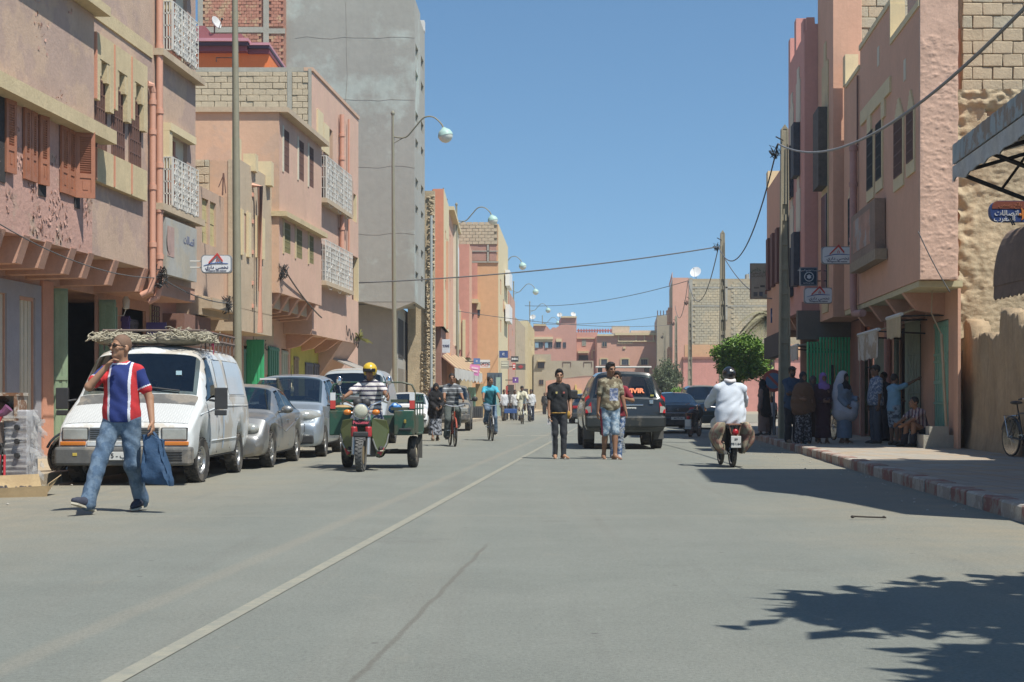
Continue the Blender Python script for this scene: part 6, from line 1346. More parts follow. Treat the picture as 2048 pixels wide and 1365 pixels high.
class Shell:
 """A car body as sections along y (0 = front, L = rear); surf(y, v) gives the skin, v from 0 (belly centre) to 8 (roof centre), negative on the other side."""
 def __init__(s, keys, wheels, wr, arch):
  s.k = keys; s.L = keys['y'][-1]; s.wheels = wheels; s.arch = arch; s.wr = wr; s.c = {}
 def g(s, n, y): return float(np.interp(y, s.k['y'], s.k[n]))
 def sec(s, y):
  y = min(max(y, 0), s.L); key = round(y, 5)
  if key in s.c: return s.c[key]
  zb, hw, zbelt, ztop, wre, zre, wbelt = (s.g(n, y) for n in ('zb','hw','zbelt','ztop','wre','zre','wbelt'))
  for yw in s.wheels:
   if abs(y-yw) < s.arch: zb = max(zb, s.wr+math.sqrt(s.arch**2-(y-yw)**2)*.97)
  zb2 = min(zb+.09, zbelt-.1)
  P = [(0,zb,0),(hw-.10,zb,1),(hw-.03,zb2,2),(hw,zb2+(zbelt-zb2)*.45,3),(hw-.015,zbelt-.07,4),(wbelt,zbelt,5),(wre,zre,6),(wre*.6,ztop-.012,7),(0,ztop,8)]
  for _ in range(2):
   Q = [P[0]]
   for a, b in zip(P, P[1:]): Q += [tuple(a[i]*.78+b[i]*.22 for i in range(3)), tuple(a[i]*.22+b[i]*.78 for i in range(3))]
   P = Q+[P[-1]]
  A = np.array(P); s.c[key] = A; return A
 def surf(s, y, v):
  A = s.sec(y); a = abs(v); x = np.interp(a, A[:,2], A[:,0]); z = np.interp(a, A[:,2], A[:,1])
  return Vector((math.copysign(x, v) if v else 0, y, z))
 def nrm(s, y, v):
  a = s.surf(y+.02, v)-s.surf(y-.02, v); b = s.surf(y, v+.08)-s.surf(y, v-.08); n = a.cross(b)
  if n.length < 1e-9: return Vector((0,0,1))
  n.normalize(); p = s.surf(y, v); c = p-Vector((0, min(max(y, .6), s.L-.6), .8))
  return n if n.dot(c) > 0 else -n
 def body(s, t, ma, ny=80):
  ys = sorted(set([round(v, 4) for v in list(np.linspace(0, s.L, ny))+list(s.k['y'])+[yw+s.arch*q for yw in s.wheels for q in (-1.001,-.99,-.95,-.85,-.7,-.5,-.25,0,.25,.5,.7,.85,.95,.99,1.001)] if 0 <= v <= s.L]))
  vs = np.concatenate([np.linspace(-8, 8, 65)]); m = MB(); m.grid([[s.surf(y, v) for v in vs] for y in ys]); n = len(vs)
  m.f.append(tuple(range(n))); m.f.append(tuple((len(ys)-1)*n+i for i in range(n-1,-1,-1))); m.m += [0, 0]
  o = m.build('body', ma, t, smooth=32)
  b = MB(); a0, a1 = s.wheels[0]-s.arch, s.wheels[-1]+s.arch; hw = s.g('hw', s.L/2)
  b.box(-hw+.22, hw-.22, .12, s.L-.12, s.g('zb', s.L/2)+.02, .62); b.box(-hw+.06, hw-.06, s.wheels[0]+s.arch+.02, s.wheels[1]-s.arch-.02, s.g('zb', s.L/2)+.03, .5); b.build('underbody', under, t); s.o, s.ys, s.vs, s.t, s.gl = o, ys, vs, t, []; SHELLS.append(s); return o
 def patch(s, t, name, ma, y0a, y1a, y0b, y1b, va, vb, off=.004, nu=10, nv=8, parent=None, label=None, th=.006):
  """a sheet lying on the skin between v=va (y0a..y1a) and v=vb (y0b..y1b)"""
  if ma.name in ('car_glass', 'pale_car_glass'): s.gl.append((y0a, y1a, y0b, y1b, va, vb, name))
  m = MB(); rows = []
  for j in range(nv+1):
   q = j/nv; v = va+(vb-va)*q
   if va < 0 < vb: pp = -(8-abs(va))+((8-abs(va))+(8-vb))*q; v = (8-abs(pp))*(1 if pp >= 0 else -1)
   a = y0a+(y0b-y0a)*q; b = y1a+(y1b-y1a)*q
   rows.append([s.surf(a+(b-a)*i/nu, v)+s.nrm(a+(b-a)*i/nu, v)*off for i in range(nu+1)])
  m.grid(rows); return m.build(name, ma, t, smooth=True, label=label, fix=False)
 def open_windows(s):
  """take the skin away behind every pane and put seats, dashboard and wheel inside"""
  n = len(s.vs)-1; yc = np.repeat((np.array(s.ys[1:])+np.array(s.ys[:-1]))/2, n); vc = np.tile((s.vs[1:]+s.vs[:-1])/2, len(s.ys)-1); kill = np.zeros(len(yc), bool)
  for a0, a1, b0, b1, va, vb, _ in s.gl:
   if va < 0 < vb: p = np.where(vc > 0, 8-vc, -8-vc); lo, hi = -(8+va), 8-vb; lo, hi = -abs(lo), abs(hi)
   else: p = vc; lo, hi = va, vb
   q = (p-lo)/(hi-lo); A = a0+(b0-a0)*q; E = a1+(b1-a1)*q; kill |= (q > .03) & (q < .97) & (yc > A+.015) & (yc < E-.015)
  bm = bmesh.new(); bm.from_mesh(s.o.data); bm.faces.ensure_lookup_table(); bmesh.ops.delete(bm, geom=[bm.faces[i] for i in np.where(kill)[0]], context='FACES'); bm.to_mesh(s.o.data); bm.free()
  w = [g for g in s.gl if g[6] == 'windscreen']
  if not w: return
  y0, y1 = w[0][0], w[0][1]; zb = s.g('zbelt', y1+.2); hw = s.g('hw', y1)-.14; m = MB()
  for x in (-hw*.5, hw*.5):
   for y in (y1+.25, y1+1.1): m.box(x-.22, x+.22, y, y+.45, .5, .66); m.hexa([(x-.22,y+.36,.6),(x+.22,y+.36,.6),(x+.22,y+.50,.6),(x-.22,y+.50,.6),(x-.19,y+.52,zb+.12),(x+.19,y+.52,zb+.12),(x+.19,y+.62,zb+.12),(x-.19,y+.62,zb+.12)]); m.box(x-.11, x+.11, y+.54, y+.63, zb+.15, zb+.34)
  m.build('seats', seat_mat, s.t); m = MB(); m.box(-hw, hw, y0+.10, y0+.48, zb-.35, zb-.03); c = Vector((hw*.5, y0+.62, zb+.0)); m.tube([c+Vector((.18*math.cos(a), .09*math.sin(a), .16*math.sin(a))) for a in [2*math.pi*i/16 for i in range(16)]], .016, 5, closed=True); m.build('dashboard', black_plastic, s.t)
 def seam(s, t, pts, r=.006, ma=None, name='panel_gap'):
  m = MB(); m.tube([s.surf(y, v)+s.nrm(y, v)*.001 for y, v in pts], r, 4); return m.build(name, ma or black_plastic, t)
def rbox(name, ma, t, x0, x1, y0, y1, z0, z1, r=.02, label=None, parent=None):
 m = MB(); m.box(x0, x1, y0, y1, z0, z1); o = m.build(name, ma, t, label=label); bevel(o, r, 2); return o
def plate(t, x, y, z, wd, hh, txt, front=True, rot=None):
 s = -1 if front else 1
 o = rbox('number_plate', plate_w, t, x-wd/2, x+wd/2, y-.01, y+.01, z-hh/2, z+hh/2, .004)
 M_ = Matrix.Translation((x, y+s*.012, z)) @ (Matrix() if front else Matrix.Rotation(R(180), 4, 'Z'))
 letters(txt, hh*.8, plate_ink, o, M_, 'plate_lettering', .001, bold=.002); return o
def mirror(t, x, y, z, s, wd=.16, hh=.17, ma=None):
 m = MB(); m.ball((x+s*wd*.55, y, z), wd*.55, .07, hh*.5, 10, 8); m.tube([(x-s*.06, y+.04, z-hh*.3), (x+s*wd*.3, y, z-hh*.25)], .025, 6)
 o = m.build('mirror', ma or black_plastic, t, smooth=True); return o
# --- white panel van with roof load
T = thing('panel_van', 'dusty white panel van with a net-covered bonnet and a roof rack heaped with rope', 'van', (-5.2, 20.1, 0))
vk = dict(y=[0,.03,.06,.10,.14,.45,.78,.82,1.1,1.36,1.5,1.75,3.6,4.2,4.38,4.42],
 zb=[.33,.31,.30,.30,.30,.30,.30,.30,.30,.30,.30,.30,.30,.34,.40,.44], hw=[.80,.86,.89,.905,.915,.925,.925,.925,.925,.925,.925,.925,.925,.92,.91,.88],
 zbelt=[.46,.50,.70,.76,.79,.95,1.08,1.09,1.10,1.11,1.11,1.11,1.11,1.11,1.10,1.02], ztop=[.50,.535,.78,.825,.85,1.03,1.175,1.20,1.54,1.83,1.90,1.945,1.955,1.93,1.88,1.3],
 wre=[.70,.76,.80,.81,.82,.82,.82,.83,.80,.765,.755,.75,.75,.75,.74,.72], zre=[.49,.52,.76,.80,.825,1.0,1.13,1.17,1.50,1.775,1.82,1.85,1.86,1.84,1.79,1.2], wbelt=[.78,.83,.86,.88,.89,.905,.91,.912,.912,.912,.912,.912,.912,.905,.89,.86])
S = Shell(vk, [.82, 3.62], .31, .385); S.body(T, van_white)
for y in (.82, 3.62):
 for x in (-.80, .80): put_wheel(T, x, y, .315, .19, 'steel', R(-6) if y < 1 else 0)
S.patch(T, 'windscreen', car_glass, .86, 1.345, .86, 1.345, -6.02, 6.02, .004, 12, 30)
S.patch(T, 'cowl', grey_plastic, .62, .85, .62, .85, -5.9, 5.9, .007, 6, 24)
def net_extra(n, l, co, cur, mix, ramp, noise):
 sp = n.new('ShaderNodeSeparateXYZ'); l.new(co, sp.inputs[0]); out = None
 for sgn in (1, -1):
  a = n.new('ShaderNodeMath'); a.operation = 'MULTIPLY'; l.new(sp.outputs[1], a.inputs[0]); a.inputs[1].default_value = sgn*2.2
  b = n.new('ShaderNodeMath'); b.operation = 'ADD'; l.new(sp.outputs[0], b.inputs[0]); l.new(a.outputs[0], b.inputs[1])
  c = n.new('ShaderNodeMath'); c.operation = 'PINGPONG'; l.new(b.outputs[0], c.inputs[0]); c.inputs[1].default_value = .032
  f = ramp(c.outputs[0], .003, .012, .9, 0)
  if out is None: out = f
  else:
   d = n.new('ShaderNodeMath'); d.operation = 'MAXIMUM'; l.new(out, d.inputs[0]); l.new(f, d.inputs[1]); out = d.outputs[0]
 return mix(out, cur, (.22,.23,.23))
net = mat('bonnet_net', (.62,.64,.63), .55, var=.05, scale=3, extra=net_extra)
S.patch(T, 'bonnet_net', net, .145, .69, .145, .69, -5.75, 5.75, .006, 10, 24)
S.patch(T, 'side_window', car_glass, .98, 1.78, 1.50, 1.70, 5.08, 5.92, .005, 8, 8)
S.patch(T, 'side_window', car_glass, .98, 1.78, 1.50, 1.70, -5.08, -5.92, .005, 8, 8)
for a, b in ((1.90,2.62),(2.72,4.1)):
 for s in (1, -1): S.patch(T, 'blank_panel', mat('van_panel_paint', (.50,.56,.60), .35, var=.05, coat=.3), a+.03, b-.03, a+.10, b-.06, s*5.12, s*5.88, .006, 10, 6)
 S.seam(T, [(a,5.08),(b,5.08),(b-.03,5.92),(a+.07,5.92),(a,5.08)], .008, van_white, 'panel_rim')
for v in (4.35, 2.55): S.seam(T, [(.55 if v > 3 else 1.3, v),(2,v),(3,v),(4.25 if v > 3 else 3.2, v)], .012, van_white, 'side_moulding')
S.seam(T, [(1.80,1.8),(1.80,3),(1.80,5),(1.72,5.95),(1.45,6.0)], .007); S.seam(T, [(1.22,2.2),(1.15,3.5),(.95,5)], .006)
S.seam(T, [(2.75,2.0),(2.75,5.0)], .005); S.patch(T, 'repair_patch', mat('pale_blue_filler', (.42,.50,.58), .6), 2.12, 2.22, 2.12, 2.22, 2.1, 3.8, .005)
rbox('door_handle', black_plastic, T, .915, .95, 1.60, 1.72, .97, 1.01, .01)
for s in (-1, 1):
 x0, x1 = sorted((s*.50, s*.83)); rbox('headlight', lamp_clear, T, x0, x1, .02, .12, .61, .765, .015)
 rbox('headlight_rim', black_plastic, T, x0-.012, x1+.012, .035, .12, .598, .777, .012)
 rbox('indicator', lamp_amber, T, s*.52 if s > 0 else -.86, .86 if s > 0 else -.52, .0, .10, .535, .59, .01)
 m = MB(); q = s*.93; m.tube([(q, 1.02, 1.15), (q+s*.12, .97, 1.13)], .02, 6); m.box(min(q+s*.10, q+s*.27), max(q+s*.10, q+s*.27), .93, 1.01, 1.02, 1.32); m.box(min(q+s*.10, q+s*.26), max(q+s*.10, q+s*.26), .92, 1.0, .93, 1.005)
 o = m.build('mirror', black_plastic, T); bevel(o, .02)
o = rbox('bumper', grey_plastic, T, -.91, .91, -.10, .16, .27, .52, .035)
for i in range(4): rbox('vent_slot', under, T, .52, .80, -.108, -.09, .335+i*.035, .35+i*.035, .003)
m = MB()
for i in range(6): m.box(-.46, .46, .012, .06, .62+i*.027, .634+i*.027)
m.build('grille', black_plastic, T); rbox('grille_panel', van_white, T, -.47, .47, .03, .08, .60, .79, .01)
m = MB(); m.lathe([(.035,0),(.035,.02)], 12, TR((-.22,.0,.55), 0, R(90))); m.build('emblem', black_plastic, T); rbox('lower_grille', van_white, T, -.5, .5, .005, .09, .525, .6, .01)
plate(T, .02, -.115, .40, .46, .11, '5 - ' + arabic('ب') + ' - 1')
rbox('sticker', mat('yellow_sticker', (.55,.42,.08), .6), T, -.66, -.60, -.106, -.095, .40, .44, .003)
for x in (-.52, .50): m = MB(); S_ = .06; p = S.surf(1.16, 7.2); m.box(x-.04, x+.04, 1.06, 1.07, 1.50, 1.56); o = m.build('windscreen_sticker', mat('pale_blue_sticker', (.45,.65,.72), .6), T); o.rotation_euler = (0,0,0)
m = MB(); p0, p1 = S.surf(.88, 6.8)+Vector((0,-.02,.02)), S.surf(.90, 7.7)+Vector((0,-.02,.03)); m.tube([p0, p1], .012, 4); q0, q1 = S.surf(.88,-7.4)+Vector((0,-.02,.02)), S.surf(.92,-6.5)+Vector((0,-.02,.03)); m.tube([q0, q1], .012, 4); m.build('wiper', black_plastic, T)
# rack on the roof (fixed to it) and the load lying on it
m = MB()
for x in (-.70, .70):
 m.tube([(x,1.55,2.03),(x,4.2,2.03)], .022, 6); m.tube([(x,1.55,2.15),(x,4.2,2.15)], .02, 6)
 for i in range(9): y = 1.6+i*.32; m.tube([(x,y,1.86),(x,y,2.15)], .013, 5)
for i in range(7): m.tube([(-.7,1.55+i*.44,2.03),(.7,1.55+i*.44,2.03)], .016, 5)
m.tube([(-.70,1.55,2.15),(.70,1.55,2.15)], .02, 6)
m.build('roof_rack', mat('rusty_rack', (.16,.12,.10), .8, var=.2, scale=10), T)
rope_mat = mat('hemp_rope', (.40,.37,.28), .95, var=.25, scale=14)
t = thing('rope_heap', 'heap of pale tangled rope netting lying along the front of the van roof rack', 'rope', (-5.2, 21.75, 1.97)); m = MB(); r = random.Random(17)
def hz(x): return .04+.06*math.exp(-((x+.62)/.22)**2)+.09*math.exp(-((x-.42)/.26)**2)
for i in range(260):
 x = r.uniform(-.85, .8); y = r.uniform(-.22, .5); h = hz(x); p = []
 a = r.uniform(0, 6.28); rad = r.uniform(.04,.13); zc = .03+h*r.uniform(.2, 1.2)
 for k in range(9): th = a+k*r.uniform(.5,.9); p.append((x+rad*math.cos(th)*1.3+r.uniform(-.02,.02), y+rad*math.sin(th), max(.02, zc+rad*.6*math.sin(th*1.3+i))))
 m.tube(p, r.uniform(.005,.009), 4)
m.build('rope_strands', rope_mat, t, kind='stuff')
m = MB(); m.ball((.36,.1,.05), .42, .35, .09, 12, 6); m.ball((-.6,.1,.04), .26, .3, .08, 10, 6); m.ball((-.1,.15,.03), .5, .3, .05, 10, 6); m.build('rope_core', mat('shadowed_rope', (.22,.20,.15), 1., var=.3, scale=20), t, smooth=True)  # core coloured darker than the strands to paint the shade between them
t = thing('pink_ribbon', 'crimson ribbon tied round the van roof rack', 'ribbon', (-4.52, 22.6, 2.09)); m = MB()
for i in range(5): a = i*1.3; m.grid([[(.0+.02*q, .07*math.cos(a)*u, .09*math.sin(a)*u-.02*u*u) for u in (0,.5,1.,1.4)] for q in (0, 1)])
m.grid([[(.01+.01*q,.02*u,-.10*u) for u in range(4)] for q in (0, 1)]); o = m.build('ribbon_loops', mat('crimson_ribbon', (.42,.03,.09), .7), t, fix=False); md = o.modifiers.new('t','SOLIDIFY'); md.thickness = .008
# --- generic passenger cars
def keys(L, W, H_, zb, hood, cowl, belt, ws0, ws1, rr0, rr1, deck, tail, nose=.52, taper=.16, rw=None, plan=.10, rplan=.08):
 """ws0..ws1 windscreen foot and head, rr0..rr1 rear window head and foot along y"""
 hw = W/2
 y = [0,.04,.14,.35,ws0-.02,ws0,ws1,(ws1+rr0)/2,rr0,rr1,rr1+.03 if rr1+.03 < L-.06 else L-.07,L-.05,L]
 f = lambda *a: list(a)
 zt = f(nose, nose+.06, nose+.13, hood, cowl-.015, cowl, H_-.05, H_, H_-.03, deck, deck-.01, tail, tail-.12)
 bl = f(nose-.06, nose-.01, nose+.05, min(belt-.03, hood-.07), belt-.06, belt-.05, belt, belt+.015, belt+.03, min(belt+.05, deck-.05), min(belt+.03, deck-.06), min(belt, tail-.04), tail-.20)
 HW = f(hw-plan*1.5, hw-plan, hw-plan*.45, hw-.02, hw, hw, hw, hw, hw, hw-.01, hw-.015, hw-rplan*.6, hw-rplan)
 wr = rw or hw-taper-.08
 W2 = [v for v in HW]
 wre = f(HW[0]-.10, HW[1]-.10, HW[2]-.10, HW[3]-.10, hw-.12, hw-.11, wr, wr, wr-.01, hw-.14 if deck < H_-.3 else wr-.02, hw-.13 if deck < H_-.3 else wr-.03, HW[11]-.10, HW[12]-.10)
 zre = [z-(.06 if i in (6,7,8) else .03) for i, z in enumerate(zt)]
 return dict(y=y, zb=[zb+.04]+[zb]*10+[zb+.06, zb+.10], hw=HW, zbelt=bl, ztop=zt, wre=wre, zre=zre, wbelt=[a-.03 for a in HW])
def car(name, label, K_, wheels, wr, paint_, loc, rz=0, kind='alloy', ww=.20, arch=None, sidewin=(), rear=None, front=None, group=None, cat='car'):
 t = thing(name, label, cat, loc, rz, group); s = Shell(K_, wheels, wr, arch or wr+.065); s.body(t, paint_)
 hw = s.g('hw', s.L/2)
 for y in wheels:
  for x in (-hw+ww*.55+.01, hw-ww*.55-.01): put_wheel(t, x, y, wr, ww, kind)
 return t, s
def glass_sides(t, s, wins, v0=5.12, v1=5.9):
 for a0, a1, b0, b1 in wins:
  for sg in (1, -1): s.patch(t, 'side_window', car_glass, a0, a1, b0, b1, sg*v0, sg*v1, .005, 8, 6)
# silver-grey sedan
T, S = car('parked_car', 'dusty silver-grey saloon car parked directly behind the white van', keys(4.45,1.74,1.44,.20,.86,.98,.90,1.25,1.95,3.0,3.75,1.02,.92), [.85,3.45], .31, silver_dark, (-4.93,24.72,0), R(-1))
S.patch(T, 'windscreen', car_glass, 1.29, 1.93, 1.29, 1.93, -6.05, 6.05, .004, 10, 24)
S.patch(T, 'rear_window', car_glass, 3.05, 3.7, 3.05, 3.7, -6.05, 6.05, .004, 10, 24)
glass_sides(T, S, ((1.62,2.36,2.05,2.36),(2.44,3.15,2.44,2.98),(3.22,3.5,3.06,3.12)))
for s in (-1, 1):
 m = MB(); m.ball((s*.60,.14,.66), .14, .09, .10, 14, 8); o = m.build('headlight', lamp_clear, T, smooth=True); m = MB(); m.ball((s*.40,.10,.645), .09, .07, .075, 12, 8); m.build('headlight', lamp_clear, o, smooth=True)
 mirror(T, s*.86, 1.55, .98, s, .2, .14, silver_dark)
rbox('grille', chrome, T, -.28, .28, .0, .06, .56, .70, .02); rbox('lower_intake', black_plastic, T, -.5, .5, -.01, .06, .26, .38, .02)
m = MB(); m.ball((.62,.06,.33), .10, .05, .05, 10, 6); m.build('fog_lamp', black_plastic, T, smooth=True)
for v in (3.1,): S.seam(T, [(.9,v),(2,v),(3.6,v)], .008, silver_dark, 'side_moulding')
for yy in (2.40, 3.25): S.seam(T, [(yy,2.1),(yy,5.)], .005)
S.seam(T, [(1.42,2.1),(1.36,4),(1.5,5)], .005)
for yy in (2.2, 3.05): rbox('door_handle', chrome, T, .855, .88, yy, yy+.16, .78, .805, .006)
# silver-blue MPV
T, S = car('parked_car', 'silver-blue people carrier parked behind the silver-grey saloon', keys(4.4,1.76,1.70,.22,.98,1.10,1.02,1.05,1.85,3.75,4.2,1.15,1.02,nose=.66,taper=.12), [.88,3.6], .315, silver_blue, (-4.62,29.5,0), R(0))
S.patch(T, 'windscreen', car_glass, 1.08, 1.82, 1.08, 1.82, -6.05, 6.05, .004, 10, 24)
S.patch(T, 'rear_window', car_glass, 3.8, 4.15, 3.8, 4.15, -6.05, 6.05, .004, 10, 24)
glass_sides(T, S, ((1.30,2.25,1.90,2.25),(2.32,3.2,2.32,3.15),(3.28,3.9,3.24,3.7)))
for s in (-1, 1):
 m = MB(); M_ = TR((s*.60,.20,.83), s*R(28), R(-18)); m.ball((0,0,0), .26, .10, .115, 16, 8, M_); m.build('headlight', lamp_clear, T, smooth=True)
 m = MB(); m.ball((s*.58,.03,.42), .10, .05, .06, 12, 6); m.build('fog_lamp', lamp_clear, T, smooth=True); mirror(T, s*.88, 1.25, 1.08, s, .2, .18)
rbox('grille', black_plastic, T, -.55, .55, -.012, .09, .50, .68, .03); rbox('lower_intake', black_plastic, T, -.72, .72, -.02, .09, .28, .46, .03)
m = MB(); p = S.surf(1.92, 8); m.tube([p, p+Vector((0,.12,.22))], .006, 4); m.build('aerial', black_plastic, T)
m = MB(); m.ball((.06,1.55,1.36), .05, .03, .08, 8, 6); m.tube([(.06,1.5,1.5),(.06,1.5,1.36)], .01, 4); m.build('windscreen_charm', mat('cream_charm', (.6,.52,.36), .8), T)
m = MB(); q = S.surf(1.72,-7.0); m.box(-.62,-.28,1.66,1.67,1.565,1.60); m.build('windscreen_strip', white_paint, T)
for yy in (2.28, 3.24): S.seam(T, [(yy,2.1),(yy,5.)], .005)
# beige-grey van hidden behind the MPV
bk = {k: list(v) for k, v in vk.items()}
T = thing('panel_van', 'blue-grey van with a pale roof, mostly hidden behind the people carrier and the tricycle', 'van', (-3.98, 36.2, 0)); S = Shell(bk, [.82,3.62], .31, .385); S.body(T, blue_grey_paint, 50)
for y in (.82, 3.62):
 for x in (-.80, .80): put_wheel(T, x, y, .315, .19)
S.patch(T, 'windscreen', car_glass, .86, 1.345, .86, 1.345, -6.02, 6.02, .004, 8, 20)
for s in (1, -1): S.patch(T, 'side_window', car_glass, 1.0, 1.75, 1.45, 1.68, s*5.08, s*5.9, .005)
S.patch(T, 'roof_panel', mat('dusty_roof', (.46,.42,.35), .6, var=.1), 1.5, 4.2, 1.5, 4.2, -6.6, 6.6, .006, 8, 12); S.patch(T, 'cowl', black_plastic, .70, .85, .70, .85, -5.9, 5.9, .003, 4, 16)
rbox('bumper', grey_plastic, T, -.91, .91, -.08, .16, .27, .52, .035)
for s in (-1, 1): rbox('headlight', lamp_clear, T, *sorted((s*.5, s*.83)), .02, .12, .61, .765, .015)
# white car further back and dark car behind the cyclist
T, S = car('parked_car', 'white hatchback facing us, seen beside the tricycle cargo box', keys(4.0,1.68,1.42,.20,.88,1.0,.92,1.15,1.85,3.2,3.75,1.02,.92), [.80,3.25], .30, sun_white, (-3.62,50.,0), 0, 'steel')
S.patch(T, 'windscreen', car_glass, 1.19, 1.83, 1.19, 1.83, -6.05, 6.05, .004, 8, 20); glass_sides(T, S, ((1.55,2.3,1.95,2.3),(2.4,3.2,2.4,3.0)))
rbox('grille', black_plastic, T, -.42, .42, -.01, .08, .56, .68, .02); rbox('bumper_strip', black_plastic, T, -.78, .78, -.02, .08, .44, .49, .01)
for s in (-1, 1): rbox('headlight', lamp_clear, T, *sorted((s*.45, s*.74)), .03, .18, .57, .70, .03); mirror(T, s*.84, 1.45, .98, s)
rbox('lower_intake', black_plastic, T, -.5, .5, -.01, .08, .25, .36, .02); plate(T, 0, -.03, .52, .46, .10, '3841 ' + arabic('ا') + ' 26')
T, S = car('parked_car', 'dark dusty off-road car facing us, half hidden behind the cyclist in the grey shirt', keys(4.3,1.80,1.72,.30,1.02,1.14,1.05,1.2,1.8,3.7,4.15,1.2,1.08,nose=.72,taper=.10), [.9,3.45], .36, mat('dusty_dark_paint', (.055,.06,.06), .45, var=.2, scale=3, col2=(.20,.18,.14), patch=.4), (-2.42,54.8,0), 0)
S.patch(T, 'windscreen', car_glass, 1.24, 1.78, 1.24, 1.78, -6.05, 6.05, .004, 8, 20); glass_sides(T, S, ((1.5,2.3,1.85,2.3),(2.4,3.3,2.4,3.25)))
for s in (-1, 1): rbox('headlight', lamp_clear, T, *sorted((s*.5, s*.78)), .0, .15, .70, .86, .03); mirror(T, s*.92, 1.35, 1.18, s, .2, .2)
rbox('bumper', grey_plastic, T, -.88, .88, -.06, .1, .40, .62, .03); rbox('grille', black_plastic, T, -.45, .45, -.01, .1, .68, .86, .02)
# black four-wheel drive seen from behind
LX = 4.75
K_ = keys(LX,1.90,1.84,.40,1.10,1.22,1.13,1.3,1.95,4.33,4.66,1.18,1.02,nose=.80,taper=.10,rw=.68,rplan=.06)
T, S = car('off_road_car', 'black four-wheel drive with a white roof bar and orange lettering on its rear window', K_, [1.0,3.72], .385, black_paint, (2.62, 34.62+LX, 0), R(180), 'alloy', .25)
S.patch(T, 'rear_window', car_glass, 4.36, 4.64, 4.36, 4.64, -6.15, 6.15, .005, 10, 24)
glass_sides(T, S, ((1.6,2.4,2.0,2.4),(2.5,3.3,2.5,3.3),(3.4,4.2,3.4,4.15)))
S.patch(T, 'windscreen', car_glass, 1.34, 1.93, 1.34, 1.93, -6.0, 6.0, .005, 8, 16)
for s in (-1, 1):
 m = MB(); m.prism([(s*.925,LX-.18,1.0),(s*.925,LX-.24,1.20),(s*.84,LX-.22,1.26),(s*.79,LX-.10,1.08),(s*.78,LX-.03,.86),(s*.92,LX-.06,.84)], (0,.05,0)); o = m.build('tail_light', lamp_red, T);
 m = MB(); m.prism([(s*.925,LX-.10,.85),(s*.925,LX-.14,1.0),(s*.80,LX-.05,1.0),(s*.79,LX-.02,.85)], (0,.062,0)); m.build('clear_lens', lamp_clear, o)
 rbox('reflector', lamp_red, T, *sorted((s*.62, s*.86)), LX-.02, LX+.055, .585, .70, .02)
 m = MB(); m.box(-.10, .10, -.07, .07, -.12, .12, TR((s*1.06,1.42,1.28))); o = m.build('mirror', black_plastic, T); bevel(o, .04, 3); m = MB(); m.tube([(s*.9,1.45,1.2),(s*1.0,1.42,1.22)], .03, 6); m.build('mirror_arm', black_plastic, o)
 m = MB(); m.box(*sorted((s*.50, s*.60)), 4.0, 4.16, 1.80, 1.90); m.build('bar_foot', black_plastic, T)
rbox('bumper', mat('black_bumper_paint', (.025,.03,.03), .45, var=.1, coat=.3, col2=(.10,.09,.07), patch=.25), T, -.93, .93, LX-.12, LX+.06, .50, .78, .05)
rbox('roof_bar', white_iron, T, -.66, .66, 4.02, 4.12, 1.895, 1.94, .012)
rbox('plate_garnish', chrome, T, -.42, .36, LX-.06, LX-.025, 1.005, 1.045, .01); plate(T, .0, LX-.03, .91, .50, .13, '24837 ' + arabic('ا') + ' 30', False)
def rear_text(txt, size, x, z, y, ma, **k): return letters(txt, size, ma, T, Matrix.Translation((x, y, z)) @ Matrix.Rotation(R(180), 4, 'Z') @ Matrix.Rotation(R(0), 4, 'X'), **k)
pw = S.surf(4.575, 7.4)
M_ = Matrix.Translation((-.23, 4.615, 1.355)) @ Matrix.Rotation(R(180), 4, 'Z') @ Matrix.Rotation(R(-27), 4, 'X')
letters('VIVIR', .16, mat('orange_sticker', (.75,.20,.07), .6), T, M_, 'rear_lettering', .004, bold=.008, squash=1.1)
m = MB(); m.box(-.66, -.58, 4.66, 4.668, 1.23, 1.27, None); m.build('rear_sticker', mat('yellow_decal', (.45,.42,.10), .6), T)
for z, wd, hh in ((1.10,.10,.09),(.70,.08,.08),(.86,.09,.08)): m = MB(); m.box(-.60-wd/2, -.60+wd/2, LX-.045, LX-.02 if z < 1 else LX-.03, z-hh/2, z+hh/2); o = m.build('badge', chrome, T); bevel(o, .02)
m = MB(); m.tube([(-.5,LX-.4,.36),(.5,LX-.4,.36)], .05, 6); m.ball((.05,LX-.45,.36), .14, .14, .12); m.tube([(.55,LX-.25,.38),(.55,LX+.02,.36)], .035, 8); m.build('rear_axle', under, T, smooth=40)
for s in (-1, 1): rbox('mud_flap', grey_plastic, T, *sorted((s*.70, s*.94)), LX-.62, LX-.60, .22, .56, .01)
# black car ahead, left of the four-wheel drive
T, S = car('driving_car', 'small black car seen from behind, just left of the four-wheel drive', keys(4.1,1.72,1.46,.22,.90,1.02,.95,1.2,1.9,3.3,3.9,1.02,.95), [.85,3.35], .31, black_paint, (3.70, 72+4.1, 0), R(180))
S.patch(T, 'rear_window', car_glass, 3.35, 3.86, 3.35, 3.86, -6.05, 6.05, .005, 8, 16); glass_sides(T, S, ((1.6,2.4,2.0,2.4),(2.5,3.3,2.5,3.15)))
for s in (-1, 1): rbox('tail_light', lamp_red, T, *sorted((s*.48, s*.80)), 4.02, 4.13, .72, .86, .03)
plate(T, 0, 4.12, .60, .5, .11, '1702 ' + arabic('ب') + ' 13', False); rbox('bumper', black_plastic, T, -.82, .82, 3.98, 4.14, .3, .52, .03)
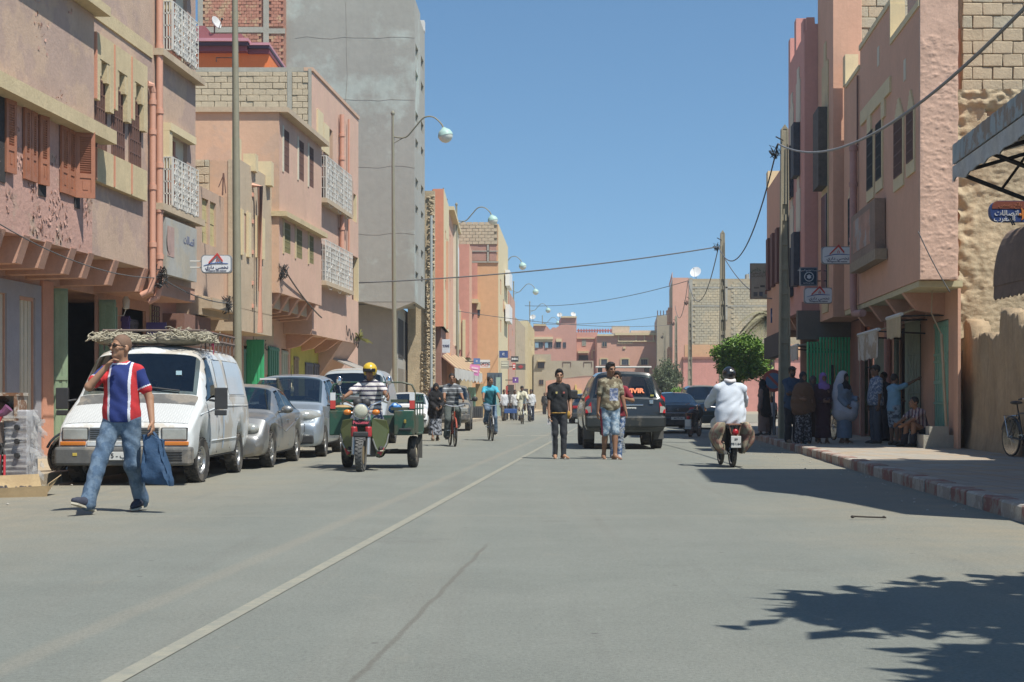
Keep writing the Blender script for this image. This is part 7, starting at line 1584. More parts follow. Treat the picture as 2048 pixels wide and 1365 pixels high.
# black hatchback saloon on the right
T, S = car('driving_car', 'black saloon with a round boot and red tail lamps driving away on the right', keys(4.2,1.70,1.42,.22,.88,1.0,.93,1.15,1.9,3.05,3.75,1.04,.98), [.85,3.35], .30, black_paint, (5.64, 51+4.2, 0), R(180))
S.patch(T, 'rear_window', see_through('pale_car_glass', (.4,.45,.45), .2), 3.1, 3.72, 3.1, 3.72, -6.05, 6.05, .005, 8, 20); glass_sides(T, S, ((1.55,2.3,1.95,2.3),(2.4,3.15,2.4,2.98)))
for s in (-1, 1):
 m = MB(); m.ball((s*.50,4.17,.82), .15, .06, .085, 12, 8); m.build('tail_light', lamp_red, T, smooth=True); mirror(T, s*.86, 1.45, .98, s)
rbox('boot_trim', chrome, T, -.52, .52, 4.17, 4.205, .685, .71, .006); plate(T, 0, 4.235, .52, .46, .10, '46172 ' + arabic('ا') + ' 6', False); rbox('bumper', black_paint, T, -.82, .82, 4.1, 4.23, .28, .56, .03)
m = MB(); m.prism([(-.04,4.205,.80),(0,4.205,.75),(.04,4.205,.80),(0,4.205,.86)], (0,.008,0)); m.build('badge', chrome, T)
m = MB(); p = S.surf(2.9, 8); m.tube([p, p+Vector((0,.15,.2))], .006, 4); m.build('aerial', black_plastic, T)
# dark van parked in the shade
T, S = car('parked_car', 'dark grey-green minivan parked at the right kerb behind the white-shirted rider', keys(4.2,1.74,1.74,.24,1.0,1.12,1.02,.95,1.7,3.75,4.1,1.25,1.1,nose=.68,taper=.10), [.85,3.4], .31, dark_green_paint, (7.55, 58., 0), R(-2))
S.patch(T, 'windscreen', car_glass, .98, 1.67, .98, 1.67, -6.05, 6.05, .004, 8, 18); glass_sides(T, S, ((1.25,2.1,1.75,2.1),(2.2,3.2,2.2,3.15),(3.3,3.9,3.3,3.8)))
for s in (-1, 1): rbox('headlight', lamp_clear, T, *sorted((s*.48, s*.78)), .05, .2, .70, .84, .03); mirror(T, s*.87, 1.15, 1.08, s)
rbox('bumper', dark_green_paint, T, -.84, .84, -.04, .1, .3, .55, .03)
# ------------------------------------------------------------------ two- and three-wheelers
def spoke_wheel(t, y, r, wd, x=0, name='wheel', spokes=20, tyre=None, hub=.03, z=None):
 T_ = TR((x, y, (r if z is None else z)-.003)) @ Matrix.Rotation(R(90), 4, 'Y'); m = MB(); w2 = wd/2
 m.lathe([(r-wd*.9,-w2*.5),(r-wd*.5,-w2),(r-wd*.12,-w2*.8),(r,-w2*.25),(r,w2*.25),(r-wd*.12,w2*.8),(r-wd*.5,w2),(r-wd*.9,w2*.5),(r-wd*.9,-w2*.5)], 30, T_); o = m.build(name, tyre or rubber, t, smooth=50)
 m = MB(); m.lathe([(r-wd*.85,-w2*.6),(r-wd*1.15,-w2*.5),(r-wd*1.15,w2*.5),(r-wd*.85,w2*.6),(r-wd*.85,-w2*.6)], 30, T_)
 m.lathe([(.008,-hub*1.3),(hub,-hub),(hub,hub),(.008,hub*1.3)], 10, T_)
 for i in range(spokes):
  a = 2*math.pi*i/spokes; s = (-1)**i; m.tube([T_ @ Vector((hub*math.cos(a+.5*s), hub*math.sin(a+.5*s), s*hub*.8)), T_ @ Vector(((r-wd)*math.cos(a), (r-wd)*math.sin(a), 0))], .0028, 3, cap=False)
 m.build('rim', chrome, o); return o
def bicycle(label, loc, rz, col, basket=False, group='bicycles'):
 t = thing('bicycle', label, 'bicycle', loc, rz, group); r = .34
 spoke_wheel(t, 0, r, .042, hub=.025); spoke_wheel(t, 1.06, r, .042, hub=.03)
 hd, bb, st_, sd = Vector((0,.13,.86)), Vector((0,.62,.30)), Vector((0,.80,.80)), Vector((0,.84,.92))
 m = MB(); m.tube([(0,.16,.60), hd], .019, 8); m.tube([(0,.15,.78), (0,.78,.76)], .015, 8); m.tube([(0,.17,.62), bb], .017, 8); m.tube([bb, st_], .015, 8)
 for s in (-1, 1): m.tube([bb+Vector((s*.03,0,0)), (s*.055,1.06,r)], .010, 6); m.tube([st_+Vector((s*.02,0,-.05)), (s*.055,1.06,r)], .009, 6)
 m.build('frame', col, t, smooth=40)
 m = MB()
 for s in (-1, 1): m.tube([(s*.045,0,r), (s*.045,.09,.5), (s*.03,.155,.62)], .011, 6)
 m.build('fork', col, t); m = MB(); m.tube([hd, (0,.10,.98)], .012, 6); m.tube([(-.27,.22,1.0),(-.22,.10,1.03),(-.08,.08,.99),(.08,.08,.99),(.22,.10,1.03),(.27,.22,1.0)], .011, 6); m.build('handlebar', chrome, t, smooth=40)
 m = MB()
 for s in (-1, 1): m.tube([(s*.275,.235,.999),(s*.25,.16,1.015)], .016, 6)
 m.build('grips', black_plastic, t); m = MB(); m.tube([st_, sd], .012, 6); m.ball(sd+Vector((0,.06,.03)), .085, .13, .035, 10, 6); m.ball(sd+Vector((0,-.07,.03)), .035, .12, .025, 8, 6); m.build('saddle', black_plastic, t, smooth=True)
 m = MB(); m.lathe([(.09,-.004),(.09,.004)], 18, TR(bb+Vector((.045,0,0))) @ Matrix.Rotation(R(90), 4, 'Y'))
 for s, a in ((1,.6),(-1,.6+math.pi)):
  e = bb+Vector((s*.06, .16*math.cos(a), .16*math.sin(a)*-1)); m.tube([bb+Vector((s*.05,0,0)), e], .009, 5); m.box(e.x-.0 if s > 0 else e.x-.09, e.x+.09 if s > 0 else e.x, e.y-.035, e.y+.035, e.z-.01, e.z+.01)
 m.build('cranks', chrome, t); m = MB()
 for y0 in (0, 1.06): m.tube([(0,y0+(r+.025)*math.cos(a),r+(r+.025)*math.sin(a)) for a in [R(20+14*i) for i in range(11)]], .02, 5)
 m.build('mudguard', col, t)
 m = MB(); m.tube([(-.06,.92,.72),(-.06,1.25,.72),(.06,1.25,.72),(.06,.92,.72)], .008, 5); m.tube([(.06,1.2,.72),(.055,1.06,r)], .006, 4); m.tube([(-.06,1.2,.72),(-.055,1.06,r)], .006, 4); m.build('carrier', chrome, t)
 if basket:
  m = MB(); m.box(-.2,.2,-.25,.12,.72,.75);
  for s in (-1, 1): m.box(s*.2-.01,s*.2+.01,-.25,.12,.75,1.0)
  m.box(-.19,.19,-.26,-.24,.75,1.0); m.box(-.19,.19,.11,.13,.75,1.0); m.build('crate', mat('black_yellow_crate', (.06,.055,.045), .8, col2=(.50,.33,.05), patch=.35, pscale=5), t)
 return t
red_f = mat('red_orange_frame', (.36,.06,.03), .5); grey_f = mat('grey_frame', (.28,.29,.30), .4, metal=.5); dark_f = mat('dark_frame', (.04,.05,.06), .5)
bk1 = bicycle('bicycle with a red-orange frame ridden by the man in the grey striped shirt', (-1.40, 36.9, 0), R(9), red_f)
bk2 = bicycle('grey bicycle ridden by the man in the teal shirt', (-.55, 42.0, 0), R(6), grey_f)
bk3 = bicycle('light bicycle ridden by the man in the pale robe', (.52, 70.5, 0), R(4), grey_f)
bk4 = bicycle('bicycle leaning behind the white van by the green shop door', (-6.15, 21.1, 0), R(-62), dark_f)
bk4.rotation_euler = (0, R(6), R(-62)); bk4.location = (-6.35, 21.6, 0)
bk5 = bicycle('bicycle with a black and yellow crate against the adobe wall', (8.95, 25.4, .15), R(8), dark_f, True)
bk6 = bicycle('dark bicycle standing among the waiting people by the shutters', (8.02, 36.0, .15), R(4), dark_f)
bk7 = bicycle('bicycle wheeled by the man in the white shirt far along the street', (.98, 78.0, 0), R(3), grey_f)
# cargo tricycle
tri_green = mat('tricycle_dark_green', (.025,.085,.055), .5, var=.15, scale=4, col2=(.08,.09,.06), patch=.2); olive = mat('olive_shield_paint', (.085,.10,.03), .35, var=.08, scale=3, coat=.4)
T = thing('cargo_tricycle', 'green motor tricycle with olive leg shields and a wide cargo box, coming towards us', 'tricycle', (-2.42, 24.0, 0), R(-3))
m = MB(); T_ = TR((0,0,.268)) @ Matrix.Rotation(R(90), 4, 'Y'); m.lathe([(.15,-.045),(.24,-.062),(.262,-.045),(.272,-.01),(.272,.01),(.262,.045),(.24,.062),(.15,.045),(.15,-.045)], 30, T_)
for i in range(26):
 for s in (-1, 1): m.box(-.028, .022, -.017, .017, .262, .279, Matrix.Translation((0,0,.268)) @ Matrix.Rotation(2*math.pi*(i+(s>0)*.5)/26, 4, 'X') @ Matrix.Translation((s*.026,0,0)) @ Matrix.Rotation(s*.5, 4, 'Z'))
o = m.build('wheel', mat('knobbly_tyre', (.10,.10,.095), .9, var=.15, scale=9), T); m = MB(); m.lathe([(.15,-.05),(.13,-.03),(.05,-.045),(.05,.045),(.13,.03),(.15,.05)], 18, T_); m.build('rim', mat('rusty_rim', (.25,.19,.11), .6, var=.2), o)
for x in (-.46, .66):
 m = MB(); T_ = TR((x,1.55,.268)) @ Matrix.Rotation(R(90), 4, 'Y'); m.lathe([(.15,-.06),(.24,-.075),(.265,-.055),(.272,0),(.265,.055),(.24,.075),(.15,.06),(.15,-.06)], 28, T_); o = m.build('wheel', rubber, T, smooth=50); m = MB(); m.lathe([(.15,-.06),(.13,.02),(.05,.06),(.01,.06)], 18, T_); m.build('rim', mat('cream_rim', (.45,.40,.27), .6), o)
silv = mat('fork_silver', (.50,.51,.50), .35, metal=.6, var=.08)
m = MB()
for x in (-.115, .115): m.tube([(x,.0,.27),(x,.06,.56)], .036, 10); m.tube([(x,.06,.55),(x,.14,.92)], .028, 10)
m.build('fork', silv, T, smooth=40)
m = MB()
for x in (-.115, .115): m.lathe([(.05,.56),(.055,.58),(.055,.70),(.045,.72)], 12, TR((x,.06+.0,0)))
m.build('fork_gaiter', mat('fork_red', (.40,.035,.04), .4), T)
m = MB(); rows = [[(x, .02+.295*math.sin(a)*-.55, .268+.305*math.cos(a)) for x in (-.085,-.05,0,.05,.085)] for a in [R(-30+12*i) for i in range(7)]]; m.grid(rows); o = m.build('mudguard', black_plastic, T, fix=False); md = o.modifiers.new('t','SOLIDIFY'); md.thickness = .012
rbox('front_panel', black_plastic, T, -.12, .12, -.06, .05, .555, .64, .02); rbox('name_panel', black_plastic, T, -.15, .15, .03, .1, .735, .83, .015)
letters('Pedomer', .07, mat('pink_print', (.60,.10,.14), .6), T, Matrix.Translation((0,.022,.785)), bold=.003)
m = MB(); T_ = TR((0,.02,.965)) @ Matrix.Rotation(R(90), 4, 'X'); m.lathe([(.125,-.06),(.128,.0),(.12,.01)], 24, T_); o = m.build('headlight', chrome, T, smooth=40); m = MB(); m.lathe([(.115,.008),(.10,.03),(.05,.042),(.005,.045)], 24, T_); m.build('lens', mat('yellowed_lens', (.50,.50,.40), .15, var=.15, scale=25), o, smooth=True)
for x in (-.22, .24):
 m = MB(); m.tube([(x*.5,.08,.94),(x*.8,.05,.945)], .015, 6); m.build('indicator_stalk', chrome, T); m = MB(); m.ball((x,.03,.95), .065, .045, .045, 12, 8); m.build('indicator', lamp_amber, T, smooth=True)
m = MB(); m.tube([(-.37,.42,1.10),(-.30,.30,1.13),(-.14,.18,1.06),(-.1,.16,.98)], .014, 6); m.tube([(.37,.42,1.10),(.30,.30,1.13),(.14,.18,1.06),(.1,.16,.98)], .014, 6); m.build('handlebar', chrome, T, smooth=40)
m = MB(); m.ball((-.07,.12,1.10), .075, .06, .075); m.ball((.07,.12,1.10), .075, .06, .075); m.build('instruments', black_plastic, T, smooth=True)
for x in (-.34, .36):
 m = MB(); m.tube([(x*.9,.30,1.13),(x*1.08,.28,1.28),(x*1.15,.28,1.40)], .008, 5); m.ball((x*1.15,.27,1.46), .05, .025, .075, 10, 8); m.build('mirror', chrome, T, smooth=True)
for s in (-1, 1):
 m = MB(); c = [(s*.13,.34,.86),(s*.36,.38,.82),(s*.40,.42,.66),(s*.38,.42,.44),(s*.29,.36,.24),(s*.22,.33,.22),(s*.15,.32,.44),(s*.12,.32,.66)]
 m.prism(c, (0,.03,0)); o = m.build('leg_shield', olive, T); bevel(o, .012)
 m = MB(); m.tube([(s*.395,.405,.60),(s*.36,.40,.44),(s*.27,.345,.27),(s*.20,.32,.36),(s*.145,.305,.52)], .012, 5); m.build('shield_trim', silv, o); m = MB(); m.prism([(s*.35,.395,.40),(s*.275,.34,.25),(s*.22,.32,.29),(s*.275,.335,.33)], (0,-.008,0)); m.build('shield_decal', mat('shield_red', (.40,.04,.05), .5), o)
m = MB(); m.ball((0,.62,.80), .16, .26, .12, 12, 8); m.build('tank', tri_green, T, smooth=True); rbox('seat', black_plastic, T, -.17, .17, .78, 1.05, .74, .84, .04); rbox('engine', mat('dirty_engine', (.12,.11,.10), .7, var=.3, scale=12), T, -.16, .18, .42, .80, .22, .58, .03)
m = MB(); m.tube([(-.46,1.55,.27),(.66,1.55,.27)], .04, 8); m.ball((.08,1.55,.27), .11); m.tube([(.08,.8,.36),(.08,2.3,.36)], .04, 6); m.tube([(.3,1.0,.30),(.42,1.3,.30)], .03, 6); m.build('chassis', under, T)
xl, xr = -.68, .76
m = MB(); m.box(xl,xr,1.05,2.3,.60,.64); m.box(xl,xr,1.05,1.08,.64,.88); m.box(xl,xl+.03,1.08,2.3,.64,.88); m.box(xr-.03,xr,1.08,2.3,.64,.88); m.box(xl+.03,xr-.03,2.27,2.3,.64,.88); m.build('cargo_box', tri_green, T)
for a, b in ((xl-.0, -.30),(.40, xr)): rbox('tool_box', tri_green, T, a+.01, b-.01, .92, 1.05, .56, .97, .015)
m = MB()
for x in (xl+.015, xr-.015):
 for z in (1.0,1.12,1.24): m.tube([(x,1.05,z),(x,2.3,z)], .014, 5)
 m.tube([(x,1.06,.88),(x,1.06,1.30),(x*.93,1.06,1.40),(x*.72,1.06,1.44)], .018, 6)
 for y in (1.4,1.8,2.25): m.tube([(x,y,.88),(x,y,1.24)], .012, 5)
for z in (1.0,1.13): m.box(xl,-.22,1.05,1.07,z-.025,z+.025); m.box(.34,xr,1.05,1.07,z-.025,z+.025)
m.tube([(xl*.72,1.06,1.44),(xr*.72,1.06,1.44)], .016, 6); m.build('cargo_rails', tri_green, T)
for x in (xl+.01, xr-.10):
 m = MB(); m.box(x,x+.085,1.02,1.045,1.14,1.27); m.build('reflector_strip', wht, T); m = MB(); m.box(x,x+.085,1.02,1.045,1.0,1.139); m.build('reflector_strip', sred, T)
rbox('padlock', mat('brass', (.45,.33,.08), .4, metal=.6), T, .58, .62, .885, .915, .76, .82, .008); rbox('drawer_handle', black_plastic, T, .50, .70, .89, .918, .64, .68, .01)
for x in (-.56, .72): rbox('rear_mudguard', tri_green, T, x-.05, x+.08, 1.2, 1.85, .56, .60, .01); rbox('mud_flap', mat('tarp_flap', (.10,.10,.09), .9), T, x-.02, x+.06, 1.86, 1.88, .15, .58, .004)
t = thing('blue_bag', 'bright blue crumpled plastic bag in the tricycle cargo box', 'bag', (-1.92,25.2,.9)); m = MB()
for i in range(6): m.ball((rnd.uniform(-.08,.08), rnd.uniform(-.05,.05), .08+rnd.uniform(-.03,.06)), rnd.uniform(.05,.10), None, rnd.uniform(.04,.09), 7, 5)
m.build('bag_folds', mat('bright_blue_plastic', (.05,.22,.55), .4, var=.2, scale=15), t, smooth=False)
t = thing('cargo_sack', 'brown paper sack lying in the left end of the tricycle cargo box', 'sack', (-2.85,25.25,.86)); m = MB(); m.ball((0,0,.1), .22, .15, .11, 10, 6); m.build('sack', mat('paper_sack', (.40,.28,.14), .9, var=.2, scale=9), t, smooth=True)
t = thing('white_tub', 'grubby white tub beside the brown sack in the tricycle cargo box', 'tub', (-3.06,25.25,.84)); m = MB(); m.lathe([(.10,0),(.13,.2),(.12,.2),(.09,.02)], 14); m.build('tub', white_paint, t, smooth=40)
# mopeds
def moped(label, loc, rz, body_c, plate_txt=None, bags=False, group='mopeds'):
 t = thing('moped', label, 'moped', loc, rz, group)          # y=0 front wheel, rear wheel at y=1.18
 spoke_wheel(t, 0, .28, .065, hub=.05, spokes=16); spoke_wheel(t, 1.16, .28, .075, hub=.06, spokes=16)
 m = MB(); m.tube([(0,.22,.82),(0,.34,.42),(0,.62,.34),(0,.80,.50),(0,.86,.70)], .035, 8)
 for s in (-1, 1): m.tube([(s*.06,.75,.36),(s*.075,1.16,.28)], .018, 6); m.tube([(s*.07,.95,.72),(s*.08,1.12,.34)], .022, 6)
 m.build('frame', body_c, t, smooth=40); m = MB()
 for s in (-1, 1): m.tube([(s*.06,0,.28),(s*.06,.12,.58),(s*.04,.22,.86)], .02, 6)
 m.build('fork', chrome, t); m = MB(); m.tube([(0,.22,.8),(0,.18,1.0)], .018, 6); m.tube([(-.34,.34,1.0),(-.25,.20,1.03),(0,.17,1.0),(.25,.20,1.03),(.34,.34,1.0)], .014, 6); m.build('handlebar', chrome, t)
 m = MB(); m.ball((0,.08,.92), .09, .08, .09); m.build('headlight', chrome, t, smooth=True)
 rbox('engine', grey_plastic, t, -.11, .11, .48, .76, .20, .44, .03); m = MB(); m.ball((0,.84,.80), .13, .24, .07, 12, 6); m.build('saddle', black_plastic, t, smooth=True)
 m = MB(); m.box(-.10,.10,1.0,1.38,.72,.745); m.tube([(-.1,1.02,.73),(-.1,1.4,.73),(.1,1.4,.73),(.1,1.02,.73)], .012, 5); m.tube([(-.1,1.38,.73),(-.05,1.4,.50)], .01, 4); m.tube([(.1,1.38,.73),(.05,1.4,.50)], .01, 4); m.build('carrier', mat('rusty_carrier', (.22,.12,.08), .8, var=.3, scale=9), t)
 m = MB(); rows = [[(x,1.16+.315*math.cos(a),.28+.315*math.sin(a)) for x in (-.05,0,.05)] for a in [R(10+14*i) for i in range(9)]]; m.grid(rows); o = m.build('mudguard', body_c, t, fix=False); md = o.modifiers.new('t','SOLIDIFY'); md.thickness = .008
 m = MB(); m.ball((0,1.44,.60), .055, .035, .06, 10, 6); m.build('tail_light', lamp_red, t, smooth=True); m = MB(); m.tube([(.13,.7,.24),(.15,1.35,.26)], .035, 8); m.build('exhaust', grey_plastic, t)
 if plate_txt:
  o = rbox('number_plate', plate_w, t, -.085, .085, 1.49, 1.502, .34, .54, .006)
  for i, l_ in enumerate(plate_txt): letters(l_, .055, plate_ink, o, Matrix.Translation((0,1.505,.48-.075*i)) @ Matrix.Rotation(R(180), 4, 'Z'), 'plate_lettering', .001, bold=.001)
 if bags:
  for s in (-1, 1):
   m = MB(); rows = []
   for i in range(9):
    z = .76-.52*i/8; w_ = .05+.20*math.sin(math.pi*min(1, (i+1.2)/9.5)); row = []
    for k in range(15):
     a = 2*math.pi*k/14; row.append((s*(.13+w_*.5+w_*.55*math.cos(a)+.012*math.sin(k*2.3+i)), 1.12+(.22+.03*math.sin(i*1.2))*math.sin(a)*(1-.25*i/8)+.012*math.sin(k*3.+i), z+.01*math.sin(k*2.1)))
    rows.append(row)
   m.grid(rows); m.f.append(tuple(range(14))); m.m.append(0); m.f.append(tuple(8*15+k for k in range(14))); m.m.append(0)
   m.build('saddlebag', mat('khaki_saddlebag', (.30,.26,.18), .95, var=.2, scale=7, col2=(.25,.13,.10), patch=.25, pscale=6), t, smooth=60)
 return t
mp1 = moped('moped with bulging khaki saddlebags ridden by the man in white', (3.72, 26.75, 0), R(180+2), mat('dark_moped_paint', (.05,.035,.03), .5, var=.2), ['59', '951164'], True)
mp2 = moped('dark moped parked at the kerb beside the black saloon', (5.88, 47.2, 0), R(180-20), black_plastic, ['', ''], False)
m = MB(); m.ball((0,.95,.70), .16, .42, .13, 12, 8); m.ball((0,.12,.75), .17, .08, .22, 10, 8); m.build('body_cover', black_plastic, mp2, smooth=True)
m = MB(); m.box(-.10,.10,1.46,1.48,.25,.55); m.build('mud_flap', mat('pale_grey_flap', (.42,.45,.45), .6), mp2)
# handcart far away
T = thing('handcart', 'small blue handcart far along the left side of the street', 'cart', (.0, 80.5, 0)); rbox('tray', mat('blue_cart_paint', (.04,.10,.28), .6, var=.1), T, -.42, .42, 0, .9, .42, .66, .02)
for x in (-.44, .44): spoke_wheel(T, .5, .26, .05, x)
m = MB()
for x in (-.3,.3): m.tube([(x,.9,.5),(x,1.5,.85)], .02, 5)
m.build('handle', iron_black, T)
# ------------------------------------------------------------------ second-hand goods at the left edge
wrap = mat('plastic_wrapped_steel', (.30,.29,.29), .35, var=.22, scale=5, col2=(.42,.42,.43), patch=.3, pscale=6)
T = thing('water_heater', 'plastic-wrapped grey steel appliance with three knobs, standing by the left edge', 'appliance', (-6.32, 19.3, .0), R(-12))
m = MB(); m.box(-.17,.17,-.14,.14,.12,1.02); o = m.build('cabinet', wrap, T); bevel(o, .02)
for z in (.80,.62,.44): m = MB(); m.lathe([(.035,-.15),(.035,-.19),(.02,-.2)], 12, TR((.04,0,z)) @ Matrix.Rotation(R(90), 4, 'X') @ Matrix.Translation((0,0,.33))); m.build('knob', black_plastic, T, smooth=40)
m = MB(); r = random.Random(5)
for i in range(26):
 p = Vector((.17+r.uniform(0,.03), r.uniform(-.14,.14), r.uniform(.15,1.0))); d = Vector((r.uniform(.03,.11), r.uniform(-.05,.05), r.uniform(-.10,.04))); m.add([p, p+Vector((0,.02,.08)), p+d+Vector((0,0,.04)), p+d], [(0,1,2,3)])
for i in range(12):
 z = .15+.07*i; m.add([(-.175,-.146-r.uniform(0,.015),z), (.175,-.146-r.uniform(0,.015),z+r.uniform(-.06,.06)), (.175,-.148,z+.03), (-.175,-.148,z+.025)], [(0,1,2,3)])
m.build('torn_wrap', mat('torn_clear_wrap', (.50,.49,.47), .2, var=.15, alpha=.55), T, kind='stuff', fix=False)
T = thing('stove_frame', 'rusty white stove carcass lying on top of stacked scrap at the left edge', 'stove', (-6.66, 19.35, 0)); enam = mat('rusty_enamel', (.45,.40,.33), .6, var=.2, scale=6, col2=(.20,.10,.05), patch=.35, pscale=5)
m = MB(); m.box(-.34,.36,-.2,.2,.88,.91); m.box(-.34,.36,-.2,.2,1.20,1.24); m.box(-.34,-.30,-.2,.2,.91,1.2); m.box(.30,.34,-.2,.2,.91,1.2); m.box(-.30,.30,.1,.2,.91,1.2); o = m.build('carcass', enam, T)
m = MB(); m.ball((0,-.02,1.05), .2, .1, .1, 10, 6); m.build('burner', mat('burnt_brown', (.10,.05,.03), .9, var=.3), T, smooth=True)
T = thing('old_oven', 'dark old oven below the stove carcass, with a red-gripped tool against it', 'oven', (-6.72, 19.2, 0)); m = MB(); m.box(-.32,.18,-.18,.2,.08,.60); o = m.build('cabinet', mat('dark_oven', (.07,.07,.065), .5, var=.25, scale=4), T); bevel(o, .02); m = MB(); m.box(-.34,.22,-.2,.2,.60,.86); o = m.build('upper_drawer', mat('brown_drawer', (.20,.15,.12), .7, var=.3, scale=5), T); rbox('edge_strip', enam, T, -.34, .22, -.21, -.185, .60, .64, .006)
T = thing('bolt_cutter', 'red-handled bolt cutter leaning against the dark oven', 'tool', (-6.47, 18.98, 0)); m = MB()
for s in (-1, 1): m.tube([(s*.045,0,.12),(s*.03,.06,.45)], .016, 6)
m.build('handles', mat('red_grip', (.45,.03,.04), .5), T); m = MB(); m.tube([(-.03,.06,.45),(0,.07,.55),(.03,.07,.63)], .015, 6); m.tube([(.03,.06,.45),(.0,.07,.55),(-.03,.07,.6)], .013, 6); m.build('jaws', black_plastic, T)
T = thing('hair_dryer', 'purple and red hair dryer lying on the stacked scrap', 'hair dryer', (-6.46, 19.02, .93)); m = MB(); m.tube([(-.1,0,.0),(.02,0,.06),(.08,0,.12)], [.03,.05,.06], 10); m.build('barrel', mat('dryer_purple', (.20,.08,.16), .4), T); m = MB(); m.tube([(.0,0,.04),(-.06,-.02,-.08)], .025, 8); m.build('handle', mat('dryer_red', (.45,.05,.06), .4), T)
cardb = mat('cardboard', (.40,.30,.165), .9, var=.12, scale=5, col2=(.33,.24,.13), patch=.3)
T = thing('cardboard_box', 'flattened open cardboard box of odds and ends on the ground at the left edge', 'box', (-6.02, 17.9, 0), R(18)); m = MB()
def slab(pts, th=.012): m.prism(pts, (0,0,th))
slab([(-.42,-.28,.02),(.44,-.22,.03),(.40,.30,.04),(-.42,.28,.03)])
m.prism([(-.42,-.29,0),(.45,-.23,0),(.45,-.235,.13),(-.43,-.30,.10)], (0,-.012,0)); m.prism([(.45,-.22,.02),(.47,-.2,.15),(.62,.10,.24),(.42,.30,.05)], (-.012,.006,0)); m.prism([(-.43,-.28,.0),(-.44,-.28,.1),(-.72,.05,.06),(-.43,.28,.03)], (.01,0,.01))
m.prism([(-.42,.28,.03),(.40,.30,.04),(.36,.42,.24),(-.38,.40,.22)], (0,.012,0)); m.build('box', cardb, T)
for i, (x, y, a, L, c, nm) in enumerate(((-.05,0.0,.4,.34,(.28,.45,.50),'tube_lamp'),(.02,-.06,.45,.34,(.40,.52,.55),'tube_lamp'),(-.28,-.02,-.3,.3,(.08,.06,.05),'metal_rod'),(.22,.10,.9,.22,(.45,.42,.35),'metal_rod'))):
 tt = thing('scrap_item', ['pale blue tube lying in the cardboard box','second pale blue tube lying in the cardboard box','dark rod lying across the cardboard box','cream rod lying at the back of the cardboard box'][i], 'scrap', T.location+Vector((x*.95,y,.06))); m = MB(); m.tube([(-L/2*math.cos(a),-L/2*math.sin(a),0),(L/2*math.cos(a),L/2*math.sin(a),.02)], .018, 6); m.build(nm, mat('scrap_%d' % i, c, .5), tt)
for i, (x, y) in enumerate(((.2,-.05),(-.1,.1))):
 tt = thing('scrap_item', ['tangle of dark wire in the cardboard box','heap of dark fittings at the back of the cardboard box'][i], 'scrap', T.location+Vector((x,y,.06))); m = MB(); r = random.Random(i)
 for k in range(12): m.ball((r.uniform(-.08,.08), r.uniform(-.06,.06), r.uniform(0,.05)), r.uniform(.012,.03), None, None, 6, 4)
 m.build('fittings', mat('dark_scrap', (.09,.08,.075), .6, var=.4, scale=20), tt)
m = MB(); r = random.Random(31)
for i in range(220):
 t_ = r.choice((-6.6, -7.2, -7.6, -7.6, 3.45, 3.4))+r.uniform(-.5,.2); y = r.uniform(15, 40); s = r.uniform(.004,.02); p = st(t_, y, .004); m.ball(p+Vector((0,0,s*.4)), s, s*1.4, s*.5, 5, 3)
m.build('litter', mat('pale_litter', (.45,.42,.36), .8, var=.3), None, kind='stuff')
wood_dk = mat('dark_stick', (.04,.032,.025), .9)
for s_ in SHELLS: s_.open_windows()
T = thing('stick', 'thin dark stick lying on the road on the right', 'stick', (3.42, 14.4, .012)); m = MB(); m.tube([(-.16,0,.02),(0,.01,.012),(.17,-.01,.008)], .008, 5); m.ball((-.15,0,.015), .02, .02, .014); m.ball((.15,0,.012), .016, .02, .012); m.build('twig', wood_dk, T)
# ------------------------------------------------------------------ people: smooth blended volumes turned into surfaces
def surface_nets(D, org, h):
 S = D < 0; nx, ny, nz = D.shape
 c = S[:-1,:-1,:-1].astype(np.int8); tot = c.copy()
 for dx, dy, dz in ((1,0,0),(0,1,0),(0,0,1),(1,1,0),(1,0,1),(0,1,1),(1,1,1)):
  tot = tot + S[dx:nx-1+dx, dy:ny-1+dy, dz:nz-1+dz]
 act = (tot > 0) & (tot < 8); I = np.argwhere(act)
 if len(I) == 0: return np.zeros((0,3)), np.zeros((0,4), int)
 vid = -np.ones(act.shape, np.int64); vid[act] = np.arange(len(I))
 cor = np.array([(i,j,k) for i in (0,1) for j in (0,1) for k in (0,1)])
 vals = np.stack([D[I[:,0]+a, I[:,1]+b, I[:,2]+c_] for a, b, c_ in cor], 1)
 acc = np.zeros((len(I),3)); cnt = np.zeros(len(I))
 for a in range(8):
  for b in range(a+1, 8):
   if np.abs(cor[a]-cor[b]).sum() != 1: continue
   va, vb = vals[:,a], vals[:,b]; m = (va < 0) != (vb < 0); t = np.where(m, va/np.where(m, va-vb, 1), 0)
   acc += np.where(m[:,None], cor[a]+(cor[b]-cor[a])*t[:,None], 0); cnt += m
 V = (I+acc/cnt[:,None])*h+org
 quads = []
 for ax in range(3):
  s0 = [slice(None)]*3; s1 = [slice(None)]*3; s0[ax] = slice(0,-1); s1[ax] = slice(1,None)
  A = S[tuple(s0)]; B = S[tuple(s1)]; E = np.argwhere(A != B); sg = A[tuple(E.T)]
  u, v = (ax+1) % 3, (ax+2) % 3
  ok = (E[:,u] > 0) & (E[:,v] > 0) & (E[:,u] < D.shape[u]-1) & (E[:,v] < D.shape[v]-1); E = E[ok]; sg = sg[ok]
  def q(du, dv):
   P = E.copy(); P[:,u] -= du; P[:,v] -= dv; return vid[P[:,0], P[:,1], P[:,2]]
  a, b, c_, d = q(1,1), q(0,1), q(0,0), q(1,0)
  Q = np.stack([a,b,c_,d], 1); Q[~sg] = Q[~sg][:, ::-1]; quads.append(Q)
 Q = np.concatenate(quads); return V, Q[(Q >= 0).all(1)]
